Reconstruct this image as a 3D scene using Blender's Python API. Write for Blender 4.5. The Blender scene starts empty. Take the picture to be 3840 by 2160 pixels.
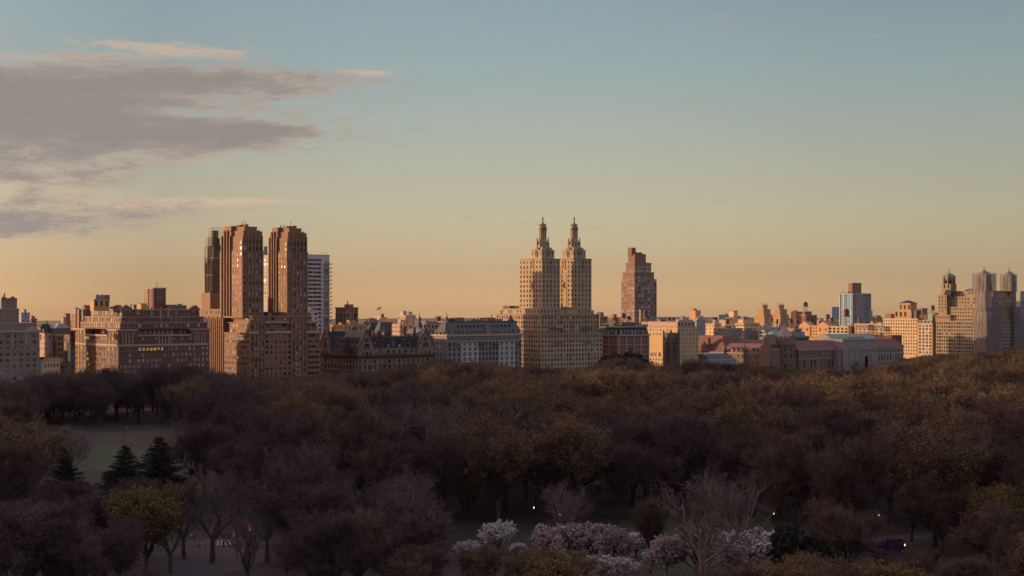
import bpy, math, random
import numpy as np
from math import sin, cos, tan, atan, radians, pi
from mathutils import Vector, Matrix
random.seed(7)
sc = bpy.context.scene
COL = sc.collection

# ---------------------------------------------------------------- camera, sky, sun, exposure
F = 5333.0; TC = radians(38.8); YH = 1150.0; H = 60.0      # pixels of the 3840-wide photograph
cam = bpy.data.cameras.new('camera'); co = bpy.data.objects.new('camera', cam); COL.objects.link(co)
co.location = (0, 0, H); co.rotation_euler = (pi/2, 0, -TC)
cam.sensor_width = 36; cam.lens = 36*F/3840; cam.shift_y = (YH-1080)/3840
cam.clip_start = 1; cam.clip_end = 30000
sc.camera = co
HAZE = True; HAZEC = (.80, .74, .78); HAZED = .000007
SUN_A = radians(29); SUN_E = radians(4.4)                   # angle from +Y towards -X, elevation
sd = Vector((-sin(SUN_A)*cos(SUN_E), cos(SUN_A)*cos(SUN_E), sin(SUN_E)))
sl = bpy.data.lights.new('sun', 'SUN'); sl.energy = 4.5; sl.angle = radians(0.6); sl.color = (1.0, 0.64, 0.36)
so = bpy.data.objects.new('sun', sl); COL.objects.link(so); so.rotation_euler = sd.to_track_quat('Z', 'Y').to_euler()
vs = sc.view_settings; vs.view_transform = 'Standard'; vs.look = 'None'; vs.exposure = 0.7; vs.gamma = 1
try: vs.use_curve_mapping = False
except Exception: pass
cy = sc.cycles
cy.max_bounces = 5; cy.diffuse_bounces = 3; cy.glossy_bounces = 2; cy.transmission_bounces = 2; cy.transparent_max_bounces = 8
cy.volume_bounces = 0; cy.use_denoising = True; cy.sample_clamp_indirect = 3; cy.sample_clamp_direct = 1.3

class NT:
    """small helper for node graphs"""
    def __init__(s, nt): s.nt = nt; s.nt.nodes.clear()
    def n(s, t, **k):
        o = s.nt.nodes.new(t)
        for a, v in k.items():
            if a.startswith('_'): continue
            setattr(o, a, v)
        return o
    def l(s, a, b): s.nt.links.new(a, b)
    def put(s, sock, v):
        if hasattr(v, 'is_output') or hasattr(v, 'node'): s.l(v, sock)
        else: sock.default_value = v
    def math(s, op, a, b=0.0, c=None):
        o = s.n('ShaderNodeMath', operation=op); s.put(o.inputs[0], a); s.put(o.inputs[1], b)
        if c is not None: s.put(o.inputs[2], c)
        return o.outputs[0]
    def mix(s, f, a, b, bt='MIX'):
        o = s.n('ShaderNodeMix', data_type='RGBA', blend_type=bt); s.put(o.inputs[0], f)
        s.put(o.inputs[6], a if not isinstance(a, tuple) else (*a[:3], 1)); s.put(o.inputs[7], b if not isinstance(b, tuple) else (*b[:3], 1))
        return o.outputs[2]
    def noise(s, vec, scale, detail=3, rough=.55):
        o = s.n('ShaderNodeTexNoise'); s.l(vec, o.inputs['Vector']); o.inputs['Scale'].default_value = scale
        o.inputs['Detail'].default_value = detail; o.inputs['Roughness'].default_value = rough
        return o.outputs[0]
    def mapping(s, vec, sc_):
        o = s.n('ShaderNodeMapping'); s.l(vec, o.inputs[0]); o.inputs['Scale'].default_value = sc_
        return o.outputs[0]
    def ramp(s, f, pts, interp='LINEAR'):
        o = s.n('ShaderNodeValToRGB'); s.put(o.inputs[0], f); e = o.color_ramp.elements
        o.color_ramp.interpolation = interp
        while len(e) < len(pts): e.new(.5)
        for i, (p, c) in enumerate(pts): e[i].position = p; e[i].color = (*c, 1) if len(c) == 3 else c
        return o.outputs[0]

w = bpy.data.worlds.new('World'); sc.world = w; w.use_nodes = True
g = NT(w.node_tree)
tcn = g.n('ShaderNodeTexCoord'); dirv = tcn.outputs['Generated']
sky = g.n('ShaderNodeTexSky', sky_type='NISHITA'); sky.sun_disc = False
sky.sun_elevation = SUN_E; sky.sun_rotation = -SUN_A; sky.altitude = 60; sky.air_density = 1.0; sky.dust_density = 2.2; sky.ozone_density = 2.0
sep = g.n('ShaderNodeSeparateXYZ'); g.l(dirv, sep.inputs[0])
az = g.math('ARCTAN2', sep.outputs[0], sep.outputs[1])
el = g.math('ARCSINE', sep.outputs[2])
ppx = g.math('MULTIPLY', g.math('SUBTRACT', az, TC), F)      # direction on the sky, in units of 1/F radian
ppy = g.math('MULTIPLY', el, F)
# air near the horizon is warmer and thicker than the sky model has it
TR = [(0.0031, (7.638, 7.31, 11.172)), (0.0157, (6.893, 6.664, 10.414)), (0.0314, (5.645, 5.515, 8.759)), (0.051, (4.615, 4.548, 7.413)), (0.0706, (3.629, 3.585, 5.81)), (0.0941, (3.003, 2.902, 4.642)), (0.1176, (2.561, 2.444, 3.74)), (0.1567, (2.208, 2.044, 2.953)), (0.1959, (1.997, 1.794, 2.375)), (0.2428, (1.807, 1.589, 1.912)), (0.2897, (1.7, 1.473, 1.644)), (0.352, (1.614, 1.336, 1.406)), (0.4251, (1.525, 1.254, 1.274)), (0.5073, (1.465, 1.202, 1.173)), (0.5844, (1.415, 1.178, 1.126)), (0.6611, (1.37, 1.172, 1.112)), (0.7754, (1.329, 1.133, 1.05)), (0.8766, (1.273, 1.102, 1.02))]
TL = [(0.003, (2.725, 2.976, 5.565)), (0.0152, (2.517, 2.78, 5.174)), (0.0305, (2.193, 2.403, 4.509)), (0.0495, (1.907, 2.085, 3.928)), (0.0685, (1.618, 1.753, 3.225)), (0.0914, (1.422, 1.519, 2.679)), (0.1142, (1.282, 1.347, 2.311)), (0.1522, (1.15, 1.184, 1.902)), (0.1902, (1.061, 1.06, 1.559)), (0.2358, (1.001, 0.975, 1.299)), (0.2813, (0.973, 0.931, 1.158)), (0.3419, (0.929, 0.866, 0.99)), (0.4129, (0.898, 0.831, 0.905)), (0.4927, (0.879, 0.803, 0.834)), (0.5677, (0.866, 0.791, 0.798)), (0.6423, (0.845, 0.781, 0.787)), (0.7534, (0.843, 0.795, 0.783)), (0.8519, (0.834, 0.808, 0.795))]
def tramp(T): return g.mix(1.0, g.ramp(g.math('MULTIPLY', ppy, 1/1250.0), [(p, tuple(c/20 for c in k)) for p, k in T], 'LINEAR'), (20, 20, 20), 'MULTIPLY')
mr = g.n('ShaderNodeMapRange'); g.l(az, mr.inputs[0]); mr.inputs[1].default_value = .4346; mr.inputs[2].default_value = .877
tint = g.mix(mr.outputs[0], tramp(TL), tramp(TR))
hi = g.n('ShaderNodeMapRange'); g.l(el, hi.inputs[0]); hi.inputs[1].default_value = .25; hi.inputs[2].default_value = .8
tint = g.mix(hi.outputs[0], tint, (8.2, 3.8, 2.9))  # unseen upper sky: warm brightening added to fill trees and walls
# unseen sky behind the viewer: tint put in as fill for east faces
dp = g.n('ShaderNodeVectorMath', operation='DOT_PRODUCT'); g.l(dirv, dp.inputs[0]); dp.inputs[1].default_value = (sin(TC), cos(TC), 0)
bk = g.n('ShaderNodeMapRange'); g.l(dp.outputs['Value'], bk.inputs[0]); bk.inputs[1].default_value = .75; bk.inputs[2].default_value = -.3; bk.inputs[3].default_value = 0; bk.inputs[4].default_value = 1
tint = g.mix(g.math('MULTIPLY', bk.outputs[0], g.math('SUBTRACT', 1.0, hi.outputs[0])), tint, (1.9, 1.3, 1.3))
bump = g.math('ADD', 1.0, g.math('MULTIPLY', g.math('MULTIPLY', mr.outputs[0], g.math('SUBTRACT', 1.0, mr.outputs[0])), .46))
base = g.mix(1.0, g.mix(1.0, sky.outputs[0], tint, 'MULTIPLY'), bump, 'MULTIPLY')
comb = g.n('ShaderNodeCombineXYZ'); g.l(g.math('MULTIPLY', ppx, .0022), comb.inputs[0])
g.l(g.math('ADD', g.math('MULTIPLY', ppy, .0125), g.math('MULTIPLY', ppx, -.0006)), comb.inputs[1])
nz = g.noise(comb.outputs[0], 1.6, 8, .62)
nz2 = g.noise(comb.outputs[0], 5.0, 6, .6)
def blob(cx, cyy, rx, ry, amp, slope=0.0):
    u = g.math('MULTIPLY', g.math('ADD', ppx, -(cx-1920.0)), 1.0/rx)
    dy = g.math('ADD', ppy, (cyy-YH))
    if slope: dy = g.math('ADD', dy, g.math('MULTIPLY', g.math('ADD', ppx, -(cx-1920.0)), slope))
    v = g.math('MULTIPLY', dy, 1.0/ry)
    r = g.math('ADD', g.math('MULTIPLY', u, u), g.math('MULTIPLY', v, v))
    return g.math('MULTIPLY', g.math('EXPONENT', g.math('MULTIPLY', r, -1.0)), amp)
def addall(l):
    a = l[0]
    for b in l[1:]: a = g.math('ADD', a, b)
    return a
dens = addall([blob(-150, 490, 960, 165, 1.5), blob(840, 322, 580, 58, 1.1), blob(840, 518, 430, 60, 1.2, -.05), blob(330, 400, 520, 100, .75), blob(800, 448, 260, 18, -.75, .03),
               blob(60, 690, 560, 80, .6), blob(160, 858, 620, 52, 1.05, -.07), blob(-60, 800, 560, 40, .5, -.05), blob(1000, 505, 140, 16, .5), blob(20, 735, 600, 18, -.3)])
wisp = addall([blob(640, 222, 330, 34, .95), blob(1390, 285, 130, 16, 1.0), blob(250, 275, 360, 24, .8), blob(0, 305, 220, 14, .7), blob(980, 290, 330, 30, .5),
               blob(750, 775, 400, 16, .75, -.05), blob(500, 610, 520, 34, .85), blob(250, 770, 640, 80, .75), blob(900, 760, 300, 10, .5)])
cb2 = g.n('ShaderNodeCombineXYZ'); g.l(g.math('MULTIPLY', ppx, .0065), cb2.inputs[0]); g.l(g.math('MULTIPLY', ppy, .019), cb2.inputs[1])
nz3 = g.noise(cb2.outputs[0], 1.3, 7, .65)
nn = addall([g.math('MULTIPLY', g.math('SUBTRACT', nz, .5), 1.7), g.math('MULTIPLY', g.math('SUBTRACT', nz2, .5), .8), g.math('MULTIPLY', g.math('SUBTRACT', nz3, .5), 1.9), g.math('MULTIPLY', g.math('SUBTRACT', g.noise(cb2.outputs[0], 5.0, 5, .6), .5), .6)])
def sstep(v, a, b_):
    o = g.n('ShaderNodeMapRange', interpolation_type='SMOOTHSTEP'); g.l(v, o.inputs[0]); o.inputs[1].default_value = a; o.inputs[2].default_value = b_; return o.outputs[0]
d1 = sstep(g.math('ADD', dens, nn), .18, 1.15)
d2 = sstep(g.math('ADD', dens, nn), .6, 1.7)
w1 = sstep(g.math('ADD', g.math('MAXIMUM', wisp, g.math('MULTIPLY', dens, .9)), nn), .28, 1.0)
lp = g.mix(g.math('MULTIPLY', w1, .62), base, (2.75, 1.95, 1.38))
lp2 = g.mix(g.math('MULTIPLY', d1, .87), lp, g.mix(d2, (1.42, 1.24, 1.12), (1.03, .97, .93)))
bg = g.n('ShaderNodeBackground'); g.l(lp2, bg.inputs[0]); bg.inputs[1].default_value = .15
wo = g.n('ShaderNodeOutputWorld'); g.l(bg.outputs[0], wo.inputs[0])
# ---------------------------------------------------------------- materials
MATS = {}
def mat(name, build):
    if name in MATS: return MATS[name]
    m = bpy.data.materials.new(name); m.use_nodes = True; q = NT(m.node_tree)
    build(q); MATS[name] = m; return m
def principled(q, col, rough=.9, bump=None, **k):
    b = q.n('ShaderNodeBsdfPrincipled'); q.put(b.inputs['Base Color'], col if not isinstance(col, tuple) else (*col[:3], 1))
    q.put(b.inputs['Roughness'], rough)
    for a, v in k.items(): q.put(b.inputs[a], v)
    if bump is not None:
        bn = q.n('ShaderNodeBump'); bn.inputs['Strength'].default_value = .5; bn.inputs['Distance'].default_value = .3
        q.l(bump, bn.inputs['Height']); q.l(bn.outputs[0], b.inputs['Normal'])
    o = q.n('ShaderNodeOutputMaterial'); q.l(b.outputs[0], o.inputs[0]); return b
def wall(name, c, var=.22, stain=.35, alt=None):
    """masonry: weathered, streaked down the height, blotched brick by brick"""
    def f(q):
        p = q.n('ShaderNodeNewGeometry').outputs['Position']
        n1 = q.noise(q.mapping(p, (.07, .07, .035)), 1.0, 4, .6)
        n2 = q.noise(q.mapping(p, (1.1, 1.1, .12)), 1.0, 3, .6)
        n3 = q.noise(q.mapping(p, (.9, .9, 2.2)), 1.0, 2, .7)
        c1 = q.mix(n1, tuple(x*(1-var) for x in c), tuple(min(1, x*(1+var)) for x in c))
        st = q.n('ShaderNodeMapRange'); q.l(n2, st.inputs[0]); st.inputs[1].default_value = .42; st.inputs[2].default_value = .75
        c2 = q.mix(q.math('MULTIPLY', st.outputs[0], stain), c1, tuple(x*.38 for x in c))
        c3 = q.mix(.45, c2, q.ramp(n3, [(.3, (.62, .62, .62)), (.7, (1.0, 1.0, 1.0))]), 'MULTIPLY')
        principled(q, c3, .92)
    return mat(name, f)
def plain(name, c, rough=.7, var=.15, scale=.6, **k):
    def f(q):
        p = q.n('ShaderNodeNewGeometry').outputs['Position']
        n = q.noise(p, scale, 4, .6)
        principled(q, q.mix(n, tuple(x*(1-var) for x in c), tuple(min(1, x*(1+var)) for x in c)), rough, **k)
    return mat(name, f)
def glass_mat(name, tintc=(.35, .36, .38), dark=(.02, .02, .025), share=.5):
    def f(q):
        oi = q.n('ShaderNodeObjectInfo').outputs['Random']; ri = q.n('ShaderNodeNewGeometry').outputs['Random Per Island']
        r = q.math('FRACT', q.math('ADD', q.math('MULTIPLY', oi, 7.31), q.math('MULTIPLY', ri, 3.77)))
        r2 = q.math('FRACT', q.math('MULTIPLY', r, 17.3))
        bl = q.math('LESS_THAN', r, share)
        blind = q.mix(r2, tuple(t*.35 for t in tintc), tintc)
        col = q.mix(bl, dark, blind)
        b = principled(q, col, q.math('ADD', .02, q.math('MULTIPLY', r2, .03)))
        b.inputs['IOR'].default_value = 1.28
        nv = q.n('ShaderNodeCombineXYZ'); q.put(nv.inputs[0], q.math('MULTIPLY', q.math('SUBTRACT', r2, .5), .10)); q.put(nv.inputs[2], q.math('MULTIPLY', q.math('SUBTRACT', r, .5), .12))
        va = q.n('ShaderNodeVectorMath', operation='ADD'); q.l(q.n('ShaderNodeNewGeometry').outputs['Normal'], va.inputs[0]); q.l(nv.outputs[0], va.inputs[1])
        vn = q.n('ShaderNodeVectorMath', operation='NORMALIZE'); q.l(va.outputs[0], vn.inputs[0]); q.l(vn.outputs[0], b.inputs['Normal'])
    return mat(name, f)
GLASS = glass_mat('window_glass', (.18, .18, .18), (.008, .008, .012), .4)
GLASS_D = glass_mat('window_glass_dark', (.13, .13, .14), (.008, .008, .012), .25)
GLASS_W = glass_mat('window_glass_light', (.38, .39, .41), (.02, .025, .03), .6)
def glow_glass():  # orange panes whose warm glow is put in as emission
    def f(q):
        b = principled(q, (.5, .3, .1), .3); b.inputs['Emission Color'].default_value = (1, .48, .16, 1); b.inputs['Emission Strength'].default_value = .16
    return mat('window_glass_glow', f)
GLASS_L = glow_glass()
FR_PALE = plain('frame_paint_pale', (.30, .27, .24)); FR_DARK = plain('frame_paint_dark', (.06, .055, .05)); FR_TAN = plain('frame_stone_tan', (.20, .145, .10))
FR_WHITE = plain('frame_paint_white', (.46, .44, .41)); FR_BRN = plain('frame_paint_brown', (.10, .055, .035))
W_BEIGE = wall('masonry_grey_beige', (.25, .19, .145)); W_BROWN = wall('brick_dark_red', (.155, .068, .048)); W_MAJ = wall('brick_orange_tan', (.255, .138, .078), .18, .35)
W_STONE = wall('limestone_trim', (.40, .31, .24)); W_DAK = wall('brick_pale_buff', (.22, .16, .11), .25, .45); W_DAKT = wall('terracotta_dark', (.08, .055, .042))
W_LANG = wall('brick_pale_grey', (.22, .19, .18)); W_WHITE = wall('limestone_white', (.42, .40, .39), .1, .3); W_REMO = wall('brick_cream_tan', (.41, .31, .19), .14, .22)
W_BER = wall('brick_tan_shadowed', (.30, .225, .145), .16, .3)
W_REMOT = wall('terracotta_tan_trim', (.30, .22, .14)); W_RED = wall('brick_bright_red', (.225, .115, .08), .15, .2); W_KEN = wall('brick_red_ornate', (.25, .10, .075))
W_YEL = wall('brick_yellow', (.52, .36, .17), .12, .2); W_GREY = wall('concrete_grey', (.30, .30, .30)); W_SLAB = wall('brick_white_glazed', (.45, .43, .44), .08, .15)
W_BSTN = wall('brownstone_museum', (.19, .125, .095)); W_TILE = wall('roof_tile_red', (.17, .078, .062), .2, .4); W_ROT = wall('limestone_rotunda', (.27, .23, .205))
W_CREAM = wall('brick_cream_warm', (.58, .42, .24), .12, .2); W_ORNG = wall('brick_warm_orange', (.52, .29, .13), .12, .2); W_PINK = wall('stucco_pink_beige', (.50, .33, .25))
W_BLUE = wall('curtain_wall_bluegrey', (.26, .32, .38), .1, .1); W_BRN2 = wall('brick_plain_brown', (.26, .14, .085)); W_OCHRE = wall('brick_ochre', (.45, .27, .13))
SLATE = wall('slate_dark', (.022, .022, .028), .3, .4); SLATE_M = wall('slate_blue_grey', (.085, .085, .098), .3, .4); SLATE_L = wall('slate_light', (.13, .13, .145), .15, .3); COPPER = wall('copper_green', (.13, .24, .18), .2, .3)
COPPER_P = wall('copper_green_pale', (.22, .32, .26), .15, .3); TAR = plain('roof_tar', (.05, .045, .045), .9); METAL = plain('roof_metal', (.20, .20, .21), .85)
WOOD = plain('tank_wood', (.10, .065, .045), .9, .3, 2.0); IRON = plain('iron_dark', (.03, .03, .032), .6); SOOT = wall('stone_sooty', (.15, .115, .085), .3, .4)

# ---------------------------------------------------------------- geometry helpers
def TH(x): return atan((x-1920.0)/F)+TC
def XY(x, Y): return Y*tan(TH(x))
def YX(x, X): return X/tan(TH(x))
def ZD(X, Y): return X*sin(TC)+Y*cos(TC)
def ZP(y, X, Y): return H-(y-YH)/F*ZD(X, Y)
def GP(px, py, h=0.0):
    """point at height h seen at a pixel of the photograph"""
    zd = (H-h)*F/(py-YH); lat = (px-1920)/F*zd
    return zd*sin(TC)+lat*cos(TC), zd*cos(TC)-lat*sin(TC)
def PIX(X, Y, Z):
    zd = ZD(X, Y); return 1920+F*(X*cos(TC)-Y*sin(TC))/zd, YH-(Z-H)/zd*F

class MB:
    def __init__(s): s.v = []; s.f = []; s.m = []
    def add(s, vs_, fs, m=0):
        o = len(s.v); s.v += [tuple(v) for v in vs_]; s.f += [tuple(o+i for i in f) for f in fs]; s.m += [m]*len(fs); return s
    def box(s, x0, x1, y0, y1, z0, z1, m=0):
        return s.add([(x0, y0, z0), (x1, y0, z0), (x1, y1, z0), (x0, y1, z0), (x0, y0, z1), (x1, y0, z1), (x1, y1, z1), (x0, y1, z1)],
                     [(0, 3, 2, 1), (4, 5, 6, 7), (0, 1, 5, 4), (1, 2, 6, 5), (2, 3, 7, 6), (3, 0, 4, 7)], m)
    def frus(s, x0, x1, y0, y1, z0, z1, ix, iy, m=0):
        """box whose top is drawn in by ix, iy"""
        return s.add([(x0, y0, z0), (x1, y0, z0), (x1, y1, z0), (x0, y1, z0), (x0+ix, y0+iy, z1), (x1-ix, y0+iy, z1), (x1-ix, y1-iy, z1), (x0+ix, y1-iy, z1)],
                     [(0, 3, 2, 1), (4, 5, 6, 7), (0, 1, 5, 4), (1, 2, 6, 5), (2, 3, 7, 6), (3, 0, 4, 7)], m)
    def prism(s, x0, x1, y0, y1, z0, z1, axis='Y', m=0, hip=0.0):
        """gable roof; ridge runs along axis"""
        if axis == 'Y':
            xm = (x0+x1)/2
            return s.add([(x0, y0, z0), (x1, y0, z0), (x1, y1, z0), (x0, y1, z0), (xm, y0+hip, z1), (xm, y1-hip, z1)], [(0, 3, 2, 1), (0, 1, 4), (1, 2, 5, 4), (2, 3, 5), (3, 0, 4, 5)], m)
        ym = (y0+y1)/2
        return s.add([(x0, y0, z0), (x1, y0, z0), (x1, y1, z0), (x0, y1, z0), (x0+hip, ym, z1), (x1-hip, ym, z1)], [(0, 3, 2, 1), (0, 1, 5, 4), (1, 2, 5), (2, 3, 4, 5), (3, 0, 4)], m)
    def lathe(s, x, y, prof, n=16, m=0, rot=0.0):
        """prof: list of (radius, z)"""
        o = len(s.v)
        for r, z in prof:
            for i in range(n):
                a = 2*pi*i/n+rot; s.v.append((x+r*cos(a), y+r*sin(a), z))
        for j in range(len(prof)-1):
            for i in range(n):
                k = (i+1) % n; s.f.append((o+j*n+i, o+j*n+k, o+(j+1)*n+k, o+(j+1)*n+i)); s.m.append(m)
        s.f.append(tuple(o+(len(prof)-1)*n+i for i in range(n))); s.m.append(m)
        s.f.append(tuple(o+i for i in reversed(range(n)))); s.m.append(m)
        return s
    def tube(s, p, q, r0, r1, n=5, m=0):
        p = Vector(p); q = Vector(q); d = (q-p).normalized(); a = d.orthogonal().normalized(); b = d.cross(a); o = len(s.v)
        for c, r in ((p, r0), (q, r1)):
            for i in range(n):
                t = 2*pi*i/n; s.v.append(tuple(c+a*(r*cos(t))+b*(r*sin(t))))
        for i in range(n):
            k = (i+1) % n; s.f.append((o+i, o+k, o+n+k, o+n+i)); s.m.append(m)
        s.f.append(tuple(o+n+i for i in range(n))); s.m.append(m); s.f.append(tuple(o+i for i in reversed(range(n)))); s.m.append(m)
        return s
    def mesh(s, name, mats, off=(0, 0, 0), smooth=False):
        me = bpy.data.meshes.new(name); o = off
        me.from_pydata([(a-o[0], b-o[1], c-o[2]) for a, b, c in s.v], [], s.f)
        for m in (mats if isinstance(mats, (list, tuple)) else [mats]): me.materials.append(m)
        me.polygons.foreach_set('material_index', s.m)
        if smooth: me.polygons.foreach_set('use_smooth', [True]*len(s.f))
        me.update(); return me

def link(name, data, parent=None, loc=(0, 0, 0)):
    o = bpy.data.objects.new(name, data); COL.objects.link(o); o.location = loc
    if parent: o.parent = parent
    return o
def tag(o, label=None, cat=None, group=None, kind=None):
    if label:
        o['label'] = label
        if len(label.split()) > 16: print('LONG', len(label.split()), label)
    if cat: o['category'] = cat
    if group: o['group'] = group
    if kind: o['kind'] = kind
    return o

def window_mesh(name, bars, fr, gl, ac=False):
    b = MB()
    b.add([(-.47, -.02, .03), (.47, -.02, .03), (.47, -.02, .97), (-.47, -.02, .97)], [(0, 1, 2, 3)], 1)
    d = -.10
    b.box(-.5, -.44, d, 0, .0, 1.0); b.box(.44, .5, d, 0, .0, 1.0); b.box(-.44, .44, d, 0, .95, 1.0); b.box(-.44, .44, d, 0, .0, .05)
    b.box(-.44, .44, d*.6, -.021, .47, .52)
    for u in bars: b.box(u-.022, u+.022, d*.8, -.021, .05, .95)
    b.box(-.55, .55, -.2, 0, -.07, 0)
    if ac: b.box(-.36, .36, -.45, -.1, .02, .24, 0)
    return b.mesh(name, [fr, gl])
WM = {}
WBARS = {'s': [], 'a': [], 'p': [0.0], 't': [-.16, .16], 'q': [-.25, 0, .25]}
WCOL = {'pale': FR_PALE, 'dark': FR_DARK, 'tan': FR_TAN, 'white': FR_WHITE, 'brown': FR_BRN}
WGL = {'n': GLASS, 'd': GLASS_D, 'w': GLASS_W, 'l': GLASS_L}
def wmesh(style):
    """style: kind of bars, frame colour, glass: 's-pale-n'"""
    if style not in WM:
        k, c, gl = style.split('-'); WM[style] = window_mesh('window_'+style, WBARS[k], WCOL[c], WGL[gl], k == 'a')
    return WM[style]

ALLB = []
class Bld:
    """one building: an Empty at its near corner with parts"""
    def __init__(s, name, label, cat, X, Y, group=None):
        s.root = link(name, None, None, (X, Y, 0)); tag(s.root, label, cat, group)
        s.off = (X, Y, 0); s.parts = {}; s.order = []; s.wins = []; s.rnd = random.Random(int(X*13+Y*7)); ALLB.append(s); s.done = False; s.sub = {}; s.sec = ''
    def p(s, name, m):
        k = (name, m.name, s.sec)
        if k not in s.parts: s.parts[k] = (MB(), m); s.order.append(k)
        return s.parts[k][0]
    def one(s, name, mb, m, parent=None, smooth=False):
        """a part of its own, several may share a name"""
        o = link(name, mb.mesh(name, m, s.off, smooth), parent or s.root)
        if parent and parent is not s.root: o.location = (0, 0, 0)
        return o
    def mass(s, x0, x1, y0, y1, z0, z1, m, cop=None, ch=.7, cp=.35, roof=TAR):
        s.p('wall', m).box(x0, x1, y0, y1, z0, z1)
        if cop:
            c = s.p('cornice', cop)
            c.box(x0-cp, x1+cp, y0-cp, y0, z1-ch, z1+.1); c.box(x0-cp, x0, y0, y1+cp, z1-ch, z1+.1)
            c.box(x1, x1+cp, y0, y1+cp, z1-ch, z1+.1); c.box(x0, x1, y1, y1+cp, z1-ch, z1+.1)
        if roof: s.p('roof', roof).box(x0+.35, x1-.35, y0+.35, y1-.35, z1, z1+.05)
    def band(s, x0, x1, y0, y1, z, h, m, d=.25):
        c = s.p('string_course', m)
        c.box(x0-d, x1+d, y0-d, y0, z, z+h); c.box(x0-d, x0, y0, y1+d, z, z+h); c.box(x1, x1+d, y0, y1+d, z, z+h)
    def fac(s, face, plane, a0, a1, z0, z1, pitch, fh=3.4, w=1.2, h=1.7, style='s-pale-n', pat=None, skip=.0, edge=.9):
        n = max(1, int((a1-a0-2*edge)/pitch)+1) if a1-a0 > w+.4 else 0
        if not n: return
        p = (a1-a0-2*edge-w)/(n-1) if n > 1 else 0
        zt = z1-fh*.5-h/2
        k = 0
        while zt > z0:
            for i in range(n):
                if skip and s.rnd.random() < skip: continue
                ww = w*(pat[i % len(pat)] if pat else 1)
                if ww < .3: continue
                a = a0+edge+w/2+p*i if n > 1 else (a0+a1)/2
                st = style; rv = s.rnd.random()
                if style[0] == 's' and rv < .13: st = 'a'+style[1:]
                elif rv > .9 and style[-1] in 'nd': st = style[:-1]+'w'
                elif rv > .8 and style[-1] in 'nw': st = style[:-1]+'d'
                s.wins.append((face, plane, a, zt, ww, h*(1 if rv < .9 else .92), st))
            zt -= fh; k += 1
    def both(s, x0, x1, y0, y1, z0, z1, pitch, **k):
        s.fac('E', y0, x0, x1, z0, z1, pitch, **k); s.fac('S', x0, y0, y1, z0, z1, pitch, **k)
    def piers(s, face, plane, ps, w, d, z0, z1, m, name='pier'):
        for i, a in enumerate(ps):
            b = MB(); zz = z1[i % len(z1)] if isinstance(z1, (list, tuple)) else z1
            if face == 'E': b.box(a-w/2, a+w/2, plane-d, plane, z0, zz)
            else: b.box(plane-d, plane, a-w/2, a+w/2, z0, zz)
            s.one(name, b, m)
    def bulk(s, x0, x1, y0, y1, z0, z1, m, cop=TAR, name='bulkhead'):
        b = MB(); b.box(x0, x1, y0, y1, z0, z1, 0); b.box(x0-.15, x1+.15, y0-.15, y1+.15, z1, z1+.2, 1); s.one(name, b, [m, cop])
    def chim(s, x, y, z0, z1, w, m):
        b = MB(); b.box(x-w/2, x+w/2, y-w/2, y+w/2, z0, z1); b.box(x-w/2-.1, x+w/2+.1, y-w/2-.1, y+w/2+.1, z1, z1+.25)
        b.lathe(x, y, [(.2, z1+.25), (.18, z1+.9)], 6); s.one('chimney', b, m)
    def clutter(s, x0, x1, y0, y1, z, m, n=3, hmax=3.5):
        r = s.rnd
        for i in range(n):
            w_ = r.uniform(1.8, min(6, max(2.2, (x1-x0)*.4))); d_ = r.uniform(2, 5); a = r.uniform(x0+.4, max(x0+.5, x1-w_-.4)); b_ = r.uniform(y0+1, max(y0+1.1, y1-d_-.4))
            hh = r.uniform(1.2, hmax); s.bulk(a, min(a+w_, x1-.2), b_, min(b_+d_, y1-.2), z+.06, z+hh, m if r.random() < .7 else METAL)
        for i in range(n):
            x = r.uniform(x0+.8, x1-.8); y = r.uniform(y0+.8, y1-.8); s.chim(x, y, z+.06, z+r.uniform(1.2, 2.6), r.uniform(.5, .9), m)
    def finish(s):
        if s.done: return
        s.done = True
        for k in s.order:
            b, m = s.parts[k]; link(k[0], b.mesh(k[0], m, s.off), s.root)
        def score(wn):
            f, pl, a, z, ww, h, st = wn
            X, Y = (a, pl) if f == 'E' else (pl, a)
            px, py = PIX(X, Y, z); inside = -20 < px < 3860 and py < 1425
            return (ww*h/ZD(X, Y)**2)*(1 if inside else .001)
        s.wins.sort(key=score, reverse=True)
        cap = 90
        for wn in s.wins[:cap]:
            f, pl, a, z, ww, h, st = wn
            o = link('window', wmesh(st), s.root)
            o.location = ((a, pl, z) if f == 'E' else (pl, a, z)); o.location = o.location-Vector(s.off)
            o.scale = (ww, 1, h); o.rotation_euler = (0, 0, 0 if f == 'E' else -pi/2)
        rest = s.wins[cap:]
        if rest:
            styles = sorted(set(r[6] for r in rest)); V = []; Fc = []; MI = []; mats = []; off = 0
            for st in styles:
                me = wmesh(st); n = len(me.vertices); co_ = np.empty(n*3); me.vertices.foreach_get('co', co_); co_ = co_.reshape(-1, 3)
                fs = [tuple(p.vertices) for p in me.polygons]; mi = [p.material_index for p in me.polygons]; base_ = len(mats); mats += list(me.materials)
                for (f, pl, a, z, ww, h, st2) in rest:
                    if st2 != st: continue
                    c = co_*np.array([ww, 1, h])
                    if f != 'E': c = np.stack([c[:, 1], -c[:, 0], c[:, 2]], 1)
                    c = c+np.array([a if f == 'E' else pl, pl if f == 'E' else a, z])-np.array(s.off)
                    V.append(c); Fc += [tuple(i+off for i in q) for q in fs]; MI += [i+base_ for i in mi]; off += n
            me = bpy.data.meshes.new('window_rest'); me.from_pydata(np.concatenate(V).tolist(), [], Fc)
            for m in mats: me.materials.append(m)
            me.polygons.foreach_set('material_index', MI); me.update()
            tag(link('windows', me, s.root), kind='stuff')

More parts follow.
